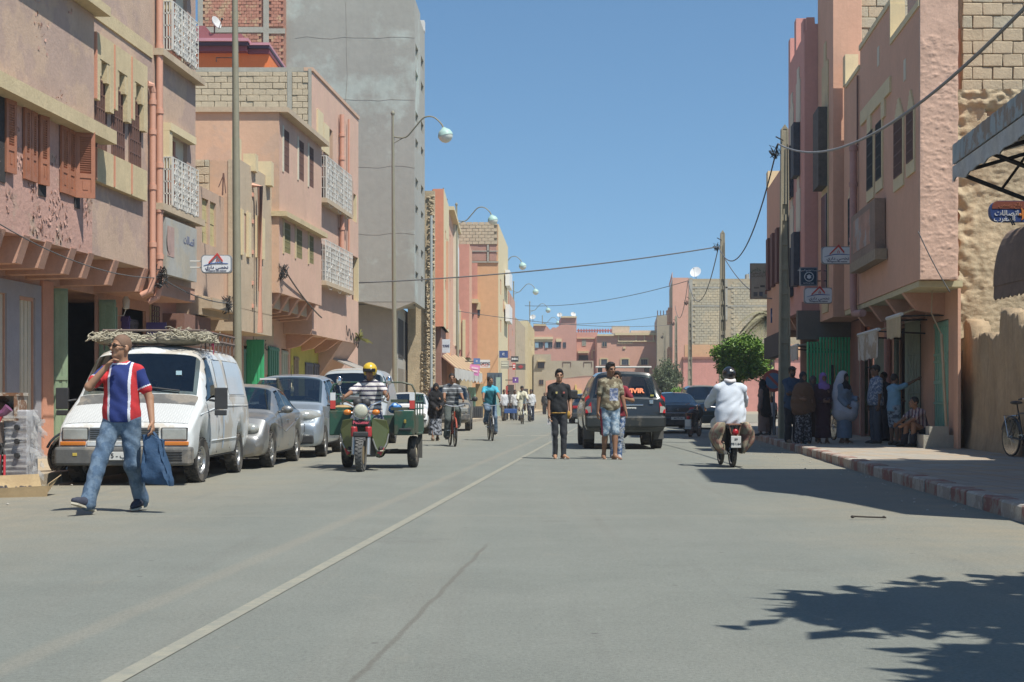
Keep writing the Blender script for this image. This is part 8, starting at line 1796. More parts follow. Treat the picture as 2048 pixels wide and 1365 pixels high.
class Vol:
 """a list of blended rounded shapes; mesh() turns them into one continuous surface"""
 def __init__(s): s.p = []; s.cut = []
 def cone(s, a, b, ra, rb, k=.02, sq=None): s.p.append(('c', np.array(a, float), np.array(b, float), ra, rb, k)); return s
 def ell(s, c, r, M=None, k=.02): s.p.append(('e', np.array(c, float), np.array(r, float), None if M is None else np.array(M), k)); return s
 def clip(s, p, n): s.cut.append((np.array(p, float), np.array(n, float)/np.linalg.norm(n))); return s   # keeps the side n points away from
 def mesh(s, name, mats, parent, res=.01, color=None, wr=0., wf=(14,9,22), holes=()):
  lo = np.full(3, 9.); hi = np.full(3, -9.)
  for q in s.p:
   if q[0] == 'c': pts = [(q[1], q[3]), (q[2], q[4])]
   else: pts = [(q[1], q[2].max())]
   for c, r in pts: lo = np.minimum(lo, c-r); hi = np.maximum(hi, c+r)
  lo -= res*3; hi += res*3; n = np.ceil((hi-lo)/res).astype(int)+1; D = np.full(n, .5, np.float32)
  ax = [lo[i]+np.arange(n[i])*res for i in range(3)]
  for q in s.p:
   k = q[-1]; mg = k+res*3
   if q[0] == 'c': a = np.minimum(q[1]-q[3], q[2]-q[4])-mg; b = np.maximum(q[1]+q[3], q[2]+q[4])+mg
   else: a = q[1]-q[2].max()-mg; b = q[1]+q[2].max()+mg
   i0 = np.maximum(((a-lo)/res).astype(int), 0); i1 = np.minimum(((b-lo)/res).astype(int)+2, n)
   X_, Y_, Z_ = np.meshgrid(*[ax[i][i0[i]:i1[i]] for i in range(3)], indexing='ij', sparse=True)
   if q[0] == 'c':
    d = q[2]-q[1]; L2 = max(d @ d, 1e-9); t = np.clip(((X_-q[1][0])*d[0]+(Y_-q[1][1])*d[1]+(Z_-q[1][2])*d[2])/L2, 0, 1)
    f = np.sqrt((X_-q[1][0]-d[0]*t)**2+(Y_-q[1][1]-d[1]*t)**2+(Z_-q[1][2]-d[2]*t)**2)-(q[3]+(q[4]-q[3])*t)
   else:
    x, y, z = X_-q[1][0], Y_-q[1][1], Z_-q[1][2]
    if q[3] is not None: M = q[3]; x, y, z = M[0,0]*x+M[1,0]*y+M[2,0]*z, M[0,1]*x+M[1,1]*y+M[2,1]*z, M[0,2]*x+M[1,2]*y+M[2,2]*z
    r = q[2]; k0 = np.sqrt((x/r[0])**2+(y/r[1])**2+(z/r[2])**2); k1 = np.sqrt((x/r[0]**2)**2+(y/r[1]**2)**2+(z/r[2]**2)**2)+1e-9; f = k0*(k0-1)/k1
   sl_ = tuple(slice(i0[i], i1[i]) for i in range(3)); o = D[sl_]; h = np.maximum(k-np.abs(o-f), 0)/max(k, 1e-6); D[sl_] = np.minimum(o, f)-h*h*k*.25
  X_, Y_, Z_ = np.meshgrid(*ax, indexing='ij', sparse=True)
  if wr: D += wr*(np.sin(X_*wf[0]*2+Z_*wf[2]+2*np.sin(Y_*11))*np.sin(Z_*wf[1]*1.7+X_*7+1.3*np.sin(Z_*17)) + .5*np.sin(X_*41+Z_*23+Y_*31)).astype(np.float32)
  for p, nn in s.cut: D = np.maximum(D, ((X_-p[0])*nn[0]+(Y_-p[1])*nn[1]+(Z_-p[2])*nn[2]).astype(np.float32))
  for c, r in holes: D = np.maximum(D, (1-np.sqrt(((X_-c[0])/r[0])**2+((Y_-c[1])/r[1])**2+((Z_-c[2])/r[2])**2))*min(r))
  V, Q = surface_nets(D, lo, res)
  me = bpy.data.meshes.new(name); me.vertices.add(len(V)); me.vertices.foreach_set('co', V.astype(np.float32).ravel())
  me.loops.add(Q.size); me.loops.foreach_set('vertex_index', Q.ravel().astype(np.int32)); me.polygons.add(len(Q)); me.polygons.foreach_set('loop_start', (np.arange(len(Q))*4).astype(np.int32))
  mats = mats if isinstance(mats, (list, tuple)) else [mats]
  for m_ in mats: me.materials.append(m_)
  if color is not None and len(mats) > 1:
   Cn = V[Q].mean(1); me.polygons.foreach_set('material_index', np.clip(color(Cn), 0, len(mats)-1).astype(np.int32))
  me.polygons.foreach_set('use_smooth', np.ones(len(Q), bool)); me.update(calc_edges=True); me.validate()
  o = bpy.data.objects.new(name, me); C.objects.link(o); o.parent = parent; return o
def ik(a, b, l1, l2, pole):
 a, b, pole = Vector(a), Vector(b), Vector(pole); d = b-a; L = min(d.length, (l1+l2)*.999); d.normalize(); b = a+d*L
 x = (l1*l1-l2*l2+L*L)/(2*L); hgt = math.sqrt(max(l1*l1-x*x, 0)); p = pole-d*pole.dot(d)
 p = p.normalized() if p.length > 1e-6 else Vector((0,-1,0)); return a+d*x+p*hgt, b
skin_a = mat('skin_tan', (.36,.195,.115), .55, var=.06, scale=12); skin_b = mat('skin_brown', (.25,.13,.075), .55, var=.06, scale=12); skin_c = mat('skin_dark', (.15,.08,.05), .55, var=.06, scale=12)
hair_m = mat('black_hair', (.012,.010,.009), .6, var=.3, scale=60, bump=.6, bscale=120); stubble = mat('shaved_hair', (.17,.10,.065), .8, var=.1, scale=40); grey_hair = mat('grey_beard', (.35,.34,.32), .9, var=.2, scale=40)
eye_m = mat('eye_dark', (.02,.015,.012), .3, var=0); lip_m = mat('lip', (.25,.10,.08), .5, var=.05); sandal_m = mat('sandal_sole', (.32,.28,.22), .7, var=.1); strap_m = mat('sandal_strap', (.55,.52,.46), .6)
def cloth(name, c, **k): return mat(name, c, .92, **{**dict(var=.12, scale=7, bump=.25, bscale=60), **k})
def person(label, loc, rz, h=1.72, pel=None, lean=0., lh=None, rh=None, lf=None, rf=None, le=None, re=None, hy=0., hp=0., hr=0., knee=(0,-1,.1), toe=(0,0), toeup=(0,0), skin=None,
           top=None, bottom=None, hair=hair_m, beard=None, hat=None, shoes=None, robe=None, veil=None, res=.011, female=False, group=None, fingers=True, curl=.7, belly=0., sway=0., width=1., cut='short', twist=0., kl=None, kr=None):
 t = thing('person', label, 'person', loc, rz, group); s = h/1.75; skin = skin or skin_b; V3 = lambda *a: np.array(a, float)
 P = np.array(pel if pel is not None else (0,0,.958*s), float)
 ca, sa = math.cos(lean), math.sin(lean); f = V3(0,-ca,-sa); u = V3(sway,-sa,ca); u /= np.linalg.norm(u); x = V3(math.cos(twist), math.sin(twist)*-1*0+math.sin(twist), 0)
 B = np.stack([x, -f, u], 1)                                           # columns: side, back, up
 T_ = lambda a, b, c: P+x*a*s*width-f*b*s+u*c*s                        # torso point (side, back, up from pelvis)
 sw = .142 if female else .160; sh = {-1: T_(-sw, .01, .448), 1: T_(sw, .01, .448)}; hip = {-1: T_(-.088, 0, -.03), 1: T_(.088, 0, -.03)}
 neck = T_(0, .0, .535); hd = neck+(u*.6+V3(0,0,.4))*.145*s-V3(0,1,0)*.02*s
 Hm = Matrix.Rotation(hy, 3, 'Z') @ Matrix.Rotation(hp, 3, 'X') @ Matrix.Rotation(hr, 3, 'Y'); HM = np.array(Hm); Hp = lambda a, b, c: hd+HM @ V3(a*s, b*s, c*s)
 feet = {-1: rf if rf is not None else (-.10*s,.0,.075*s), 1: lf if lf is not None else (.10*s,0,.075*s)}
 hands = {-1: rh if rh is not None else tuple(sh[-1]+V3(-.09,-.03,-.53)*s), 1: lh if lh is not None else tuple(sh[1]+V3(.09,-.03,-.53)*s)}
 poles = {-1: re or (-.35,.9,-.15), 1: le or (.35,.9,-.15)}; kp = {-1: kr or knee, 1: kl or knee}
 J = {}
 for q in (-1, 1):
  J['k',q], J['a',q] = ik(hip[q], feet[q], .43*s, .425*s, kp[q]); J['e',q], J['w',q] = ik(sh[q], hands[q], .285*s, .25*s, poles[q])
  for n_ in 'kaew': J[n_,q] = np.array(J[n_,q])
 def torso(v, g=0., w0=1.):
  v.ell(T_(0,0,0), V3(.158*width+g,.112+g+belly*.5,.12+g)*s, B, .06*s); v.ell(T_(0,-belly*.5,.17), V3(.140*width+g+belly*.6,.100+g+belly,.17+g)*s, B, .06*s)
  v.ell(T_(0,-.005,.34), V3(.150*width*w0+g,.110+g,.17+g)*s, B, .06*s)
  for q in (-1, 1): v.cone(T_(q*.02,.01,.500), sh[q]-u*.004*s, (.050+g)*s, (.050+g)*s, .03*s)
  if female: v.ell(T_(-.07,-.09,.33), V3(.07,.06,.065)*s, B, .04*s); v.ell(T_(.07,-.09,.33), V3(.07,.06,.065)*s, B, .04*s)
 v = Vol(); torso(v); v.cone(T_(0,.01,.47), hd+HM @ V3(0,.02,-.06)*s, .060*s, .053*s, .03*s)
 v.ell(Hp(0,.012,.022), V3(.074,.094,.098)*s, HM, .02*s); v.ell(Hp(0,-.028,-.045), V3(.056,.062,.072)*s, HM, .03*s); v.ell(Hp(0,-.066,-.092), V3(.026,.022,.022)*s, HM, .025*s)
 v.cone(Hp(0,-.086,.012), Hp(0,-.107,-.026), .010*s, .015*s, .014*s)
 for q in (-1, 1):
  v.ell(Hp(q*.076,.018,-.012), V3(.012,.022,.034)*s, HM, .008*s); v.ell(Hp(q*.033,-.080,.022), V3(.028,.014,.010)*s, HM, .012*s); v.ell(Hp(q*.043,-.068,-.022), V3(.020,.018,.016)*s, HM, .015*s)
  fw = .9 if female else 1.
  v.cone(sh[q], J['e',q], .055*s*fw, .040*s*fw, .03*s); v.cone(J['e',q], J['w',q], .041*s*fw, .027*s*fw, .012*s)
  d = J['w',q]-J['e',q]; d /= np.linalg.norm(d);
  side = np.cross(d, V3(0,0,1)); side = side/np.linalg.norm(side) if np.linalg.norm(side) > .2 else V3(0,1,0); palm_n = V3(-q,0,0)-d*np.dot(V3(-q,0,0), d)
  palm_n = palm_n/np.linalg.norm(palm_n) if np.linalg.norm(palm_n) > .2 else V3(0,-1,0); side = np.cross(palm_n, d)
  if side[1] > 0: side = -side                                       # thumb side to the front
  Wp = J['w',q]; M_ = np.stack([side, palm_n, d], 1)
  v.ell(Wp+d*.048*s, V3(.040,.018,.052)*s, M_, .012*s)
  if fingers:
   for i, (o_, L, r_) in enumerate(((.028,.068,.0095),(.010,.078,.010),(-.009,.072,.0095),(-.027,.056,.0085))):
    rr_ = max(r_*s, res*.82); b0 = Wp+d*.085*s+side*o_*s; c_ = curl; b1 = b0+(d*math.cos(c_*.6)+palm_n*math.sin(c_*.6))*L*.5*s; b2 = b1+(d*math.cos(c_*1.5)+palm_n*math.sin(c_*1.5))*L*.5*s
    v.cone(b0, b1, rr_, rr_*.95, .004); v.cone(b1, b2, rr_*.95, rr_*.8, .004)
   b0 = Wp+d*.03*s+side*.034*s; b1 = b0+(d*.7+side*.6+palm_n*.3)*.045*s; b2 = b1+(d*.95+palm_n*.4)*.032*s; rr_ = max(.0115*s, res*.85); v.cone(b0, b1, rr_*1.1, rr_, .008*s); v.cone(b1, b2, rr_, rr_*.85, .004)
  v.cone(hip[q], J['k',q], .088*s, .056*s, .04*s); kn, an = J['k',q], J['a',q]; v.cone(kn, an, .053*s, .036*s, .02*s); cd = (an-kn)/np.linalg.norm(an-kn)
  v.ell(kn+cd*.13*s+V3(0,.018,0)*s, V3(.050,.052,.11)*s, None, .03*s)
  ty = toe[0 if q < 0 else 1]; tu = toeup[0 if q < 0 else 1]; fd = V3(math.sin(ty)*math.cos(tu), -math.cos(ty)*math.cos(tu), math.sin(tu)); J['fd',q] = fd; dn = V3(fd[0]*math.sin(tu), fd[1]*math.sin(tu), -math.cos(tu)); J['dn',q] = dn
  v.cone(an+dn*.030*s-fd*.045*s, an+dn*.048*s+fd*.13*s, .038*s, .026*s, .02*s); v.cone(an, an+dn*.03*s+fd*.06*s, .036*s, .034*s, .03*s); v.cone(an+dn*.052*s+fd*.13*s, an+dn*.055*s+fd*.18*s, .028*s, .019*s, .015*s)
 body = v.mesh('body', skin, t, res)
 e = MB()
 for q in (-1, 1): e.ball(Hp(q*.032,-.083,.001), .011*s, .007*s, .0055*s, 8, 5); e.ball(Hp(q*.033,-.089,.026), .022*s, .009*s, .0055*s, 8, 4)
 e.build('eyes_and_brows', eye_m, t, smooth=True)
 m = MB(); m.ball(Hp(0,-.091,-.060), .021*s, .009*s, .0075*s, 8, 5); m.build('lips', lip_m, t, smooth=True)
 if hair is not None and not veil:
  v = Vol(); g = .008 if cut == 'short' else .011
  if hair is stubble: g = .004
  v.ell(Hp(0,.016,.03), V3(.074+g,.094+g,.094+g)*s, HM, .01)
  if cut == 'quiff': v.ell(Hp(0,-.022,.100), V3(.056,.072,.030)*s, HM, .025*s)
  n1 = HM @ V3(0,-.86,-.50); n2 = HM @ V3(0,-.35,-1); v.clip(Hp(0,-.072,.070), n1); v.clip(Hp(0,.05,-.045), n2); v.mesh('hair', hair, t, min(res, .009))
 if beard is not None:
  v = Vol(); v.ell(Hp(0,-.030,-.055), V3(.060,.066,.072)*s, HM, .02); v.ell(Hp(0,-.07,-.095), V3(.032,.028,.03)*s, HM, .02*s); v.clip(Hp(0,0,-.035), HM @ V3(0,.3,1)); v.mesh('beard', beard, t, min(res,.009), holes=[(Hp(0,-.098,-.055), (.024*s,.02*s,.012*s))])
 if robe:
  v = Vol(); g = robe.get('g', .03); torso(v, g); hz_ = robe.get('hem', .12)*s; fl = robe.get('flare', .20)*s; mid = (feet[-1][0]+feet[1][0])/2, (feet[-1][1]+feet[1][1])/2
  for k in range(7):
   w = k/6; c = P*(1-w)+V3(mid[0], mid[1], hz_)*w; r0 = (.165*s*width*(1-w)+fl*w)+g*s*.3; v.ell(c, V3(r0, r0*.78+.02*s, .13*s), None, .10*s)
  for q in (-1, 1):
   if robe.get('sleeves', True): w = robe.get('sl', .92); E_ = J['e',q]; v.cone(sh[q], E_, .075*s, .070*s, .05*s); v.cone(E_, E_+(J['w',q]-E_)*w, .068*s, robe.get('cuff', .065)*s, .02*s)
  v.clip(V3(0,0,hz_), (0,0,-1)); v.mesh('robe', robe['m'], t, max(res,.011), robe.get('color'), wr=.006)
 if bottom:
  v = Vol(); g = bottom.get('g', .014); v.ell(T_(0,0,.0), V3(.160*width+g,.114+g+belly*.5,.13+g)*s, B, .05*s); L = bottom.get('len', .96); bag = bottom.get('bag', .014)
  for q in (-1, 1):
   kn, an = J['k',q], J['a',q]; v.cone(hip[q], kn, (.090+g)*s, (.058+g+bag*.4)*s, .04*s)
   if L > .5: e_ = kn+(an-kn)*min(1.06, (L-.5)*2+.04); v.cone(kn, e_, (.056+g+bag*.4)*s, (.042+g+bag)*s, .03*s)
   else: pass
  v.clip(T_(0,0,.125), u)
  col = bottom.get('color'); v.mesh(bottom.get('name', 'trousers'), bottom['m'], t, res, None if col is None else (lambda Cn: col(Cn, J, T_, s)), wr=bottom.get('wr', .004))
 if top:
  v = Vol(); g = top.get('g', .016); torso(v, g); sl_ = top.get('sleeve', .62)
  hem = top.get('hem', -.06)
  v.ell(T_(0,-belly*.4,.03), V3(.163*width+g+belly*.5,.120+g+belly*.8,.20)*s, B, .05*s)
  for q in (-1, 1): v.cone(T_(q*.055,-.004,.33), T_(q*.062,-.010-belly*.5,min(.05, hem+.12)), (.090+g)*s, (.094+g+belly*.5)*s, .05*s)
  if hem < -.08: v.ell(T_(0,0,-.12), V3(.168*width+g,.125+g,.16)*s, B, .05*s)
  if hem < -.3:
   for q in (-1, 1): v.cone(hip[q], hip[q]*.45+J['k',q]*.55, .12*s, .12*s, .08*s)
  for q in (-1, 1):
   E_, W_ = J['e',q], J['w',q]
   if sl_ <= 1: e_ = sh[q]+(E_-sh[q])*sl_; v.cone(sh[q], e_, (.053+g*.8)*s, (.050+g*.9)*s, .02*s)
   else: e_ = E_+(W_-E_)*(sl_-1); v.cone(sh[q], E_, (.055+g*.7)*s, (.048+g*.7)*s, .025*s); v.cone(E_, e_, (.050+g*.7)*s, (.036+g*.7)*s, .02*s)
  v.clip(T_(0,0,hem), -u)
  col = top.get('color'); J['sh'] = sh; v.mesh(top.get('name', 'shirt'), top['m'], t, res, None if col is None else (lambda Cn: col(Cn, J, T_, s)), wr=top.get('wr', .004), holes=[(hd+HM @ V3(0,-.01,-.04)*s, (.078*s,.085*s,.115*s))])
 if shoes is not None:
  for q in (-1, 1):
   an, fd, dn = J['a',q], J['fd',q], J['dn',q]
   if shoes == 'sandal':
    m = MB(); a = an+dn*.074*s-fd*.07*s; b_ = an+dn*.074*s+fd*.20*s; sd = np.cross(fd, dn); m.prism([a-sd*.034*s, a+fd*.10*s-sd*.036*s, b_-fd*.06*s-sd*.046*s, b_, b_-fd*.06*s+sd*.046*s, a+fd*.10*s+sd*.036*s, a+sd*.034*s], Vector(-dn*.016*s)); o = m.build('sandal', sandal_m, t)
    m = MB(); c = an+dn*.05*s+fd*.115*s; m.tube([c-sd*.045*s+dn*.02*s, c-dn*.02*s, c+sd*.045*s+dn*.02*s], .012*s, 6); m.build('strap', strap_m, o)
   else:
    v = Vol(); v.cone(an+dn*.028*s-fd*.05*s, an+dn*.040*s+fd*.14*s, .047*s, .038*s, .02*s); v.cone(an-fd*.0, an+dn*.03*s+fd*.07*s, .046*s, .042*s, .03*s); v.cone(an+dn*.044*s+fd*.13*s, an+dn*.046*s+fd*.195*s, .040*s, .026*s, .02*s); v.clip(an+dn*.066*s, dn)
    so = v.mesh('shoe', shoes, t, min(res, .010)); sd = np.cross(fd, dn); m = MB(); c0, c1 = an+dn*.066*s-fd*.10*s, an+dn*.066*s+fd*.225*s
    m.prism([c0-sd*.035*s, c0+fd*.15*s-sd*.04*s, c1-fd*.05*s-sd*.043*s, c1, c1-fd*.05*s+sd*.043*s, c0+fd*.15*s+sd*.04*s, c0+sd*.035*s], Vector(dn*.018*s)); m.build('sole', mat('cream_sole', (.50,.46,.36), .8, var=.1), so)
 if veil:
  v = Vol(); v.ell(Hp(0,.02,.02), V3(.092,.110,.118)*s, HM, .02); v.ell(Hp(0,.0,-.09), V3(.080,.085,.10)*s, HM, .04*s); v.cone(T_(-.10,0,.46), T_(.10,0,.46), .085*s, .085*s, .08*s); v.ell(T_(0,-.02,.40), V3(.15,.125,.13)*s, B, .06*s)
  if veil.get('long'):
   L = veil['long']*s
   for k in range(6): w = k/5; v.ell(T_(0,.06+.05*w,.48)+V3(0,0,-L*w), V3(.17+.07*w,.12+.04*w,.12)*s, None, .10*s)
  ho = [] if veil.get('full') else [(Hp(0,-.115,-.012), (.056*s,.075*s,.078*s))]
  if veil.get('full'): ho = [(Hp(0,-.12,.008), (.052*s,.05*s,.018*s))]
  v.mesh('veil' if veil.get('long') else 'headscarf', veil['m'], t, max(res,.010), wr=.004, holes=ho)
 if hat:
  v = Vol()
  if hat[0] == 'cap': v.ell(Hp(0,.012,.055), V3(.086,.106,.075)*s, HM, .01); v.ell(Hp(0,-.13,.062), V3(.062,.065,.014)*s, HM, .02*s); v.clip(Hp(0,0,.04), HM @ V3(0,0,-1)); v.mesh('cap', hat[1], t, min(res,.009))
  elif hat[0] == 'backcap': v.ell(Hp(0,.012,.055), V3(.086,.106,.075)*s, HM, .01); v.clip(Hp(0,0,.03), HM @ V3(0,0,-1)); v.mesh('cap', hat[1], t, min(res,.009))
  elif hat[0] == 'helmet':
   v.ell(Hp(0,.012,.035), V3(.118,.135,.125)*s, HM, .01); o = v.mesh('helmet', hat[1], t, min(res,.009), hat[2] if len(hat) > 2 else None, holes=[(Hp(0,-.13,-.045), (.085*s,.09*s,.085*s)), (Hp(0,0,-.12), (.09*s,.11*s,.11*s))])
 return t, dict(J=J, T=T_, Hp=Hp, s=s, HM=HM)
# ------------------------------------------------------------------ outfits
navy_tee = cloth('navy_jersey', (.018,.035,.16)); red_tee = cloth('red_jersey', (.50,.03,.035)); white_tee = cloth('white_jersey', (.62,.64,.68))
jeans = mat('faded_blue_jeans', (.075,.125,.195), .95, var=.30, scale=3.5, bump=.4, bscale=50, col2=(.12,.175,.24), patch=.35, pscale=7)
jeans_light = mat('light_ripped_jeans', (.14,.22,.31), .95, var=.25, scale=7, bump=.3, bscale=60, col2=(.34,.41,.46), patch=.28, pscale=11)
dark_jeans = cloth('black_jeans', (.025,.028,.033)); navy_shoe = mat('navy_canvas_shoe', (.03,.035,.055), .8, var=.1, scale=20); black_shoe = mat('black_shoe', (.02,.02,.02), .6)
def tee_col(Cn, J, T_, s):
 x = Cn[:,0]-T_(0,0,0)[0]; out = np.zeros(len(Cn), int); a = np.abs(x-.015*s)
 out[(a > .088*s)] = 2; out[(a > .112*s)] = 1
 for q in (-1, 1):
  S0, E0 = J['sh'][q], J['e',q]; d = (E0-S0); L = np.linalg.norm(d); d = d/L; tt = (Cn-S0) @ d; rad = np.linalg.norm(Cn-S0-np.outer(tt, d), axis=1)
  m = (tt > .0) & (rad < .085*s) & (tt < L) & (q*(Cn[:,0]-S0[0]) > .012*s); out[m] = 0; out[m & (tt > L*.57)] = 2; out[m & (tt > L*.615)] = 1
 z = Cn[:,2]-T_(0,0,.515)[2]; rr = np.hypot(Cn[:,0]-T_(0,0,.5)[0], Cn[:,1]-T_(0,0,.5)[1]); out[(z > -.005*s) & (rr < .088*s)] = 2; out[(z > .010*s) & (rr < .080*s)] = 1
 return out
GM = Vector((-3.99, 15.3, 0))
man, info = person('tall man in a blue shirt with red and white stripes walking with a blue bag', GM, R(-6), 1.83, pel=(.0,.03,.975), lean=.02, rf=(-.205,-.36,.125), lf=(.105,.30,.125), toe=(-.35,-.1), toeup=(.30,-.12),
 rh=(-.085,-.185,1.475), re=(-.85,-.25,-1.0), lh=(.335,-.02,.925), le=(.5,.8,-.2), hy=R(-36), hp=R(-4), skin=skin_a, hair=stubble, kl=(0,-1,.0), kr=(-.15,-1,0),
 top=dict(m=[navy_tee, red_tee, white_tee], color=tee_col, sleeve=.66, hem=-.05, g=.014, wr=.004), bottom=dict(m=jeans, g=.012, bag=.020, len=1.02, wr=.006), shoes=navy_shoe, res=.0078, curl=.75)
Hp, s_ = info['Hp'], info['s']; m = MB(); HM = Matrix(info['HM'].tolist())
for q in (-1, 1): m.ball(Hp(q*.036,-.098,.006), .031*s_, .010*s_, .017*s_, 12, 6, HM)
m.tube([Vector(Hp(-.01,-.108,.010)), Vector(Hp(.01,-.108,.010))], .004, 5)
for q in (-1, 1): m.tube([Vector(Hp(q*.064,-.092,.010)), Vector(Hp(q*.080,-.04,.008)), Vector(Hp(q*.080,.015,.004))], .0045, 5)
m.build('sunglasses', mat('dark_sunglasses', (.02,.015,.012), .15, var=0), man, smooth=True)
wp = Matrix.Rotation(R(-6), 4, 'Z') @ Vector(info['J']['w',1]) + GM; wp = wp+Vector((.0,0,-.09))
T = thing('shopping_bag', 'dark blue soft bag hanging from the walking man\'s hand', 'bag', (wp.x+.03, wp.y-.02, wp.z-.54), R(-8)); m = MB(); rows = []
for i in range(19):
 q = i/18; w_ = .150-.045*q+.012*math.sin(q*7); d_ = (.085-.05*q*q)*min(1, .6+q*3); z = .47*q+.0; row = []
 for k in range(32):
  a = 2*math.pi*k/32; cs, sn = math.cos(a), math.sin(a); e_ = .42
  row.append((.035-.05*q+w_*math.copysign(abs(cs)**e_, cs)+.007*math.sin(q*11+k), d_*math.copysign(abs(sn)**e_, sn)+.009*math.sin(q*9+k*1.3)+.006*math.sin(k*2.7-q*14), z-.03*cs*q*(cs > 0)+(.012*math.sin(k*.8) if 0 < i < 18 else 0)+.03*(cs < 0)*q-.02*cs*(1-q)))
 rows.append(row)
m.grid(rows, True); m.f += [tuple(range(31,-1,-1)), tuple(18*32+k for k in range(32))]; m.m += [0, 0]
m.build('bag_body', mat('blue_bag_cloth', (.028,.07,.14), .75, var=.15, scale=9, bump=.5, bscale=18), T, smooth=50)
m = MB()
for dy in (-.03,.03): m.tube([(-.10,dy,.44),(-.07,dy*.6,.50),(-.03,0,.55),(.01,dy*.6,.50),(.06,dy,.42)], .010, 6)
m.build('handles', MATS['blue_bag_cloth'], T, smooth=True)
# youths crossing
black_polo = cloth('black_polo', (.015,.017,.019)); tri_col = cloth('white_trim', (.6,.6,.6))
def strip_leg(side, a, b):
 def f(Cn, J, T_, s):
  out = np.zeros(len(Cn), int)
  for q in side:
   for p0, p1, w in ((np.array(T_(q*.088,0,-.03)), J['k',q], .07), (J['k',q], J['a',q], .05)):
    d = p1-p0; L = np.linalg.norm(d); d = d/L; tt = (Cn-p0) @ d; r_ = Cn-p0-np.outer(tt, d); m = (tt > 0) & (tt < L) & (q*r_[:,0] > w*s*.85) & (np.abs(r_[:,1]) < .045*s); out[m] = 1
  return out
 return f
man, info = person('youth in a black polo shirt and black jeans crossing the road', at(1117,918,29.2)*1, R(6), 1.735, pel=(.0,.0,.948), sway=.02, rf=(-.065,.02,.075), lf=(.085,-.10,.075), rh=(-.20,-.05,.80), lh=(.235,-.03,.90), toe=(-.1,.45), hy=R(-4), hp=R(3), skin=skin_a, cut='quiff', kl=(.45,-1,0),
 top=dict(m=[black_polo], sleeve=.70, hem=-.07, g=.012), bottom=dict(m=[dark_jeans, tri_col], color=strip_leg((-1,), 0, 1), g=.006, bag=.004, len=1.0), shoes='sandal', res=.010)
J, T_ = info['J'], info['T']; m = MB(); s_ = info['s']; m.tube([T_(.172*math.cos(a), .128*math.sin(a), -.055) for a in [2*math.pi*i/16 for i in range(16)]], .014, 6, closed=True); m.build('belt', mat('yellow_belt', (.35,.20,.04), .7, var=.3, scale=12), man, smooth=True)
m = MB(); m.prism([Vector(T_(x_, -.145, z_)) for x_, z_ in ((-.085,.36),(-.045,.36),(-.05,.32),(-.08,.32))], (0,-.004,0)); m.build('chest_badge', mat('badge_yellow', (.5,.42,.15), .7), man); m = MB(); m.prism([Vector(T_(x_, -.145, z_)) for x_, z_ in ((.06,.36),(.10,.36),(.10,.325),(.06,.325))], (0,-.004,0)); m.build('chest_badge', mat('badge_red', (.40,.12,.10), .7), man)
T = thing('phone', 'small pale phone in the hand of the youth in black', 'phone', at(1117,918,29.2)+Vector((-.19,-.10,.72))); rbox('phone_case', mat('pale_phone', (.55,.52,.50), .4), T, -.035, .035, -.006, .006, -.06, .06, .005)
T = thing('waist_pouch', 'yellow pouch at the hip of the youth in black', 'pouch', at(1117,918,29.2)+Vector((.20,.0,.80))); m = MB(); m.ball((0,0,.05), .06, .05, .08, 10, 6); m.build('pouch', mat('yellow_pouch', (.40,.23,.04), .8, var=.3, scale=14), T, smooth=True)
camo = mat('camouflage_tee', (.36,.33,.23), .95, var=.2, scale=12, bump=.2, col2=(.13,.105,.065), patch=.42, pscale=12); prnt = mat('tee_print', (.42,.44,.50), .9, var=.2, scale=30, col2=(.12,.16,.28), patch=.4, pscale=16)
def camo_col(Cn, J, T_, s):
 o = T_(0,0,0); return ((np.abs(Cn[:,0]-o[0]-.035*s) < .082*s) & (Cn[:,1] < o[1]-.06*s) & (Cn[:,2] > T_(0,0,.11)[2]) & (Cn[:,2] < T_(0,0,.34)[2])).astype(int)
man, info = person('youth in a camouflage shirt with a printed panel and ripped denim shorts', at(1220,920,29.0)*1, R(14), 1.88, pel=(0,.0,1.02), lean=.03, rf=(-.09,.12,.085), lf=(.05,-.16,.08), rh=(-.255,.02,.80), lh=(.30,-.13,.85), toe=(-.2,.35), hy=R(14), hp=R(6), skin=skin_b, cut='quiff',
 top=dict(m=[camo, prnt], color=camo_col, sleeve=.72, hem=-.06, g=.012), bottom=dict(m=[jeans_light, cloth('dark_red_stripe', (.30,.03,.06))], color=strip_leg((-1,), 0, 1), g=.012, bag=.012, len=.5, name='shorts'), shoes='sandal', res=.010)
maroon = cloth('maroon_tee', (.22,.025,.04)); suprm = mat('blue_print_trousers', (.06,.12,.26), .9, var=.3, scale=12, col2=(.35,.40,.48), patch=.3, pscale=14)
man, info = person('youth in a maroon shirt, half hidden behind the camouflage shirt, hand raised', at(1234,919,29.6)*1, R(2), 1.72, pel=(.0,.0,.945), rf=(-.07,.06,.075), lf=(.035,-.02,.075), lh=(.13,-.24,1.20), le=(.8,.0,-.9), hy=R(-20), hp=R(2), skin=skin_b, cut='quiff',
 top=dict(m=maroon, sleeve=.70, hem=-.10, g=.016), bottom=dict(m=suprm, g=.010, bag=.010, len=1.0), shoes=mat('grey_trainer', (.30,.30,.31), .7), res=.010)
kn, an = info['J']['k',1], info['J']['a',1]; d = Vector(an-kn); c = Vector(kn)*.72+Vector(an)*.28+Vector((.055,-.075,0))
letters('Supreme', .15, white_paint, man, Matrix.Translation(c) @ Matrix.Rotation(R(82), 4, 'Y') @ Matrix.Rotation(R(20), 4, 'Z'), 'trouser_lettering', .004, bold=.004)
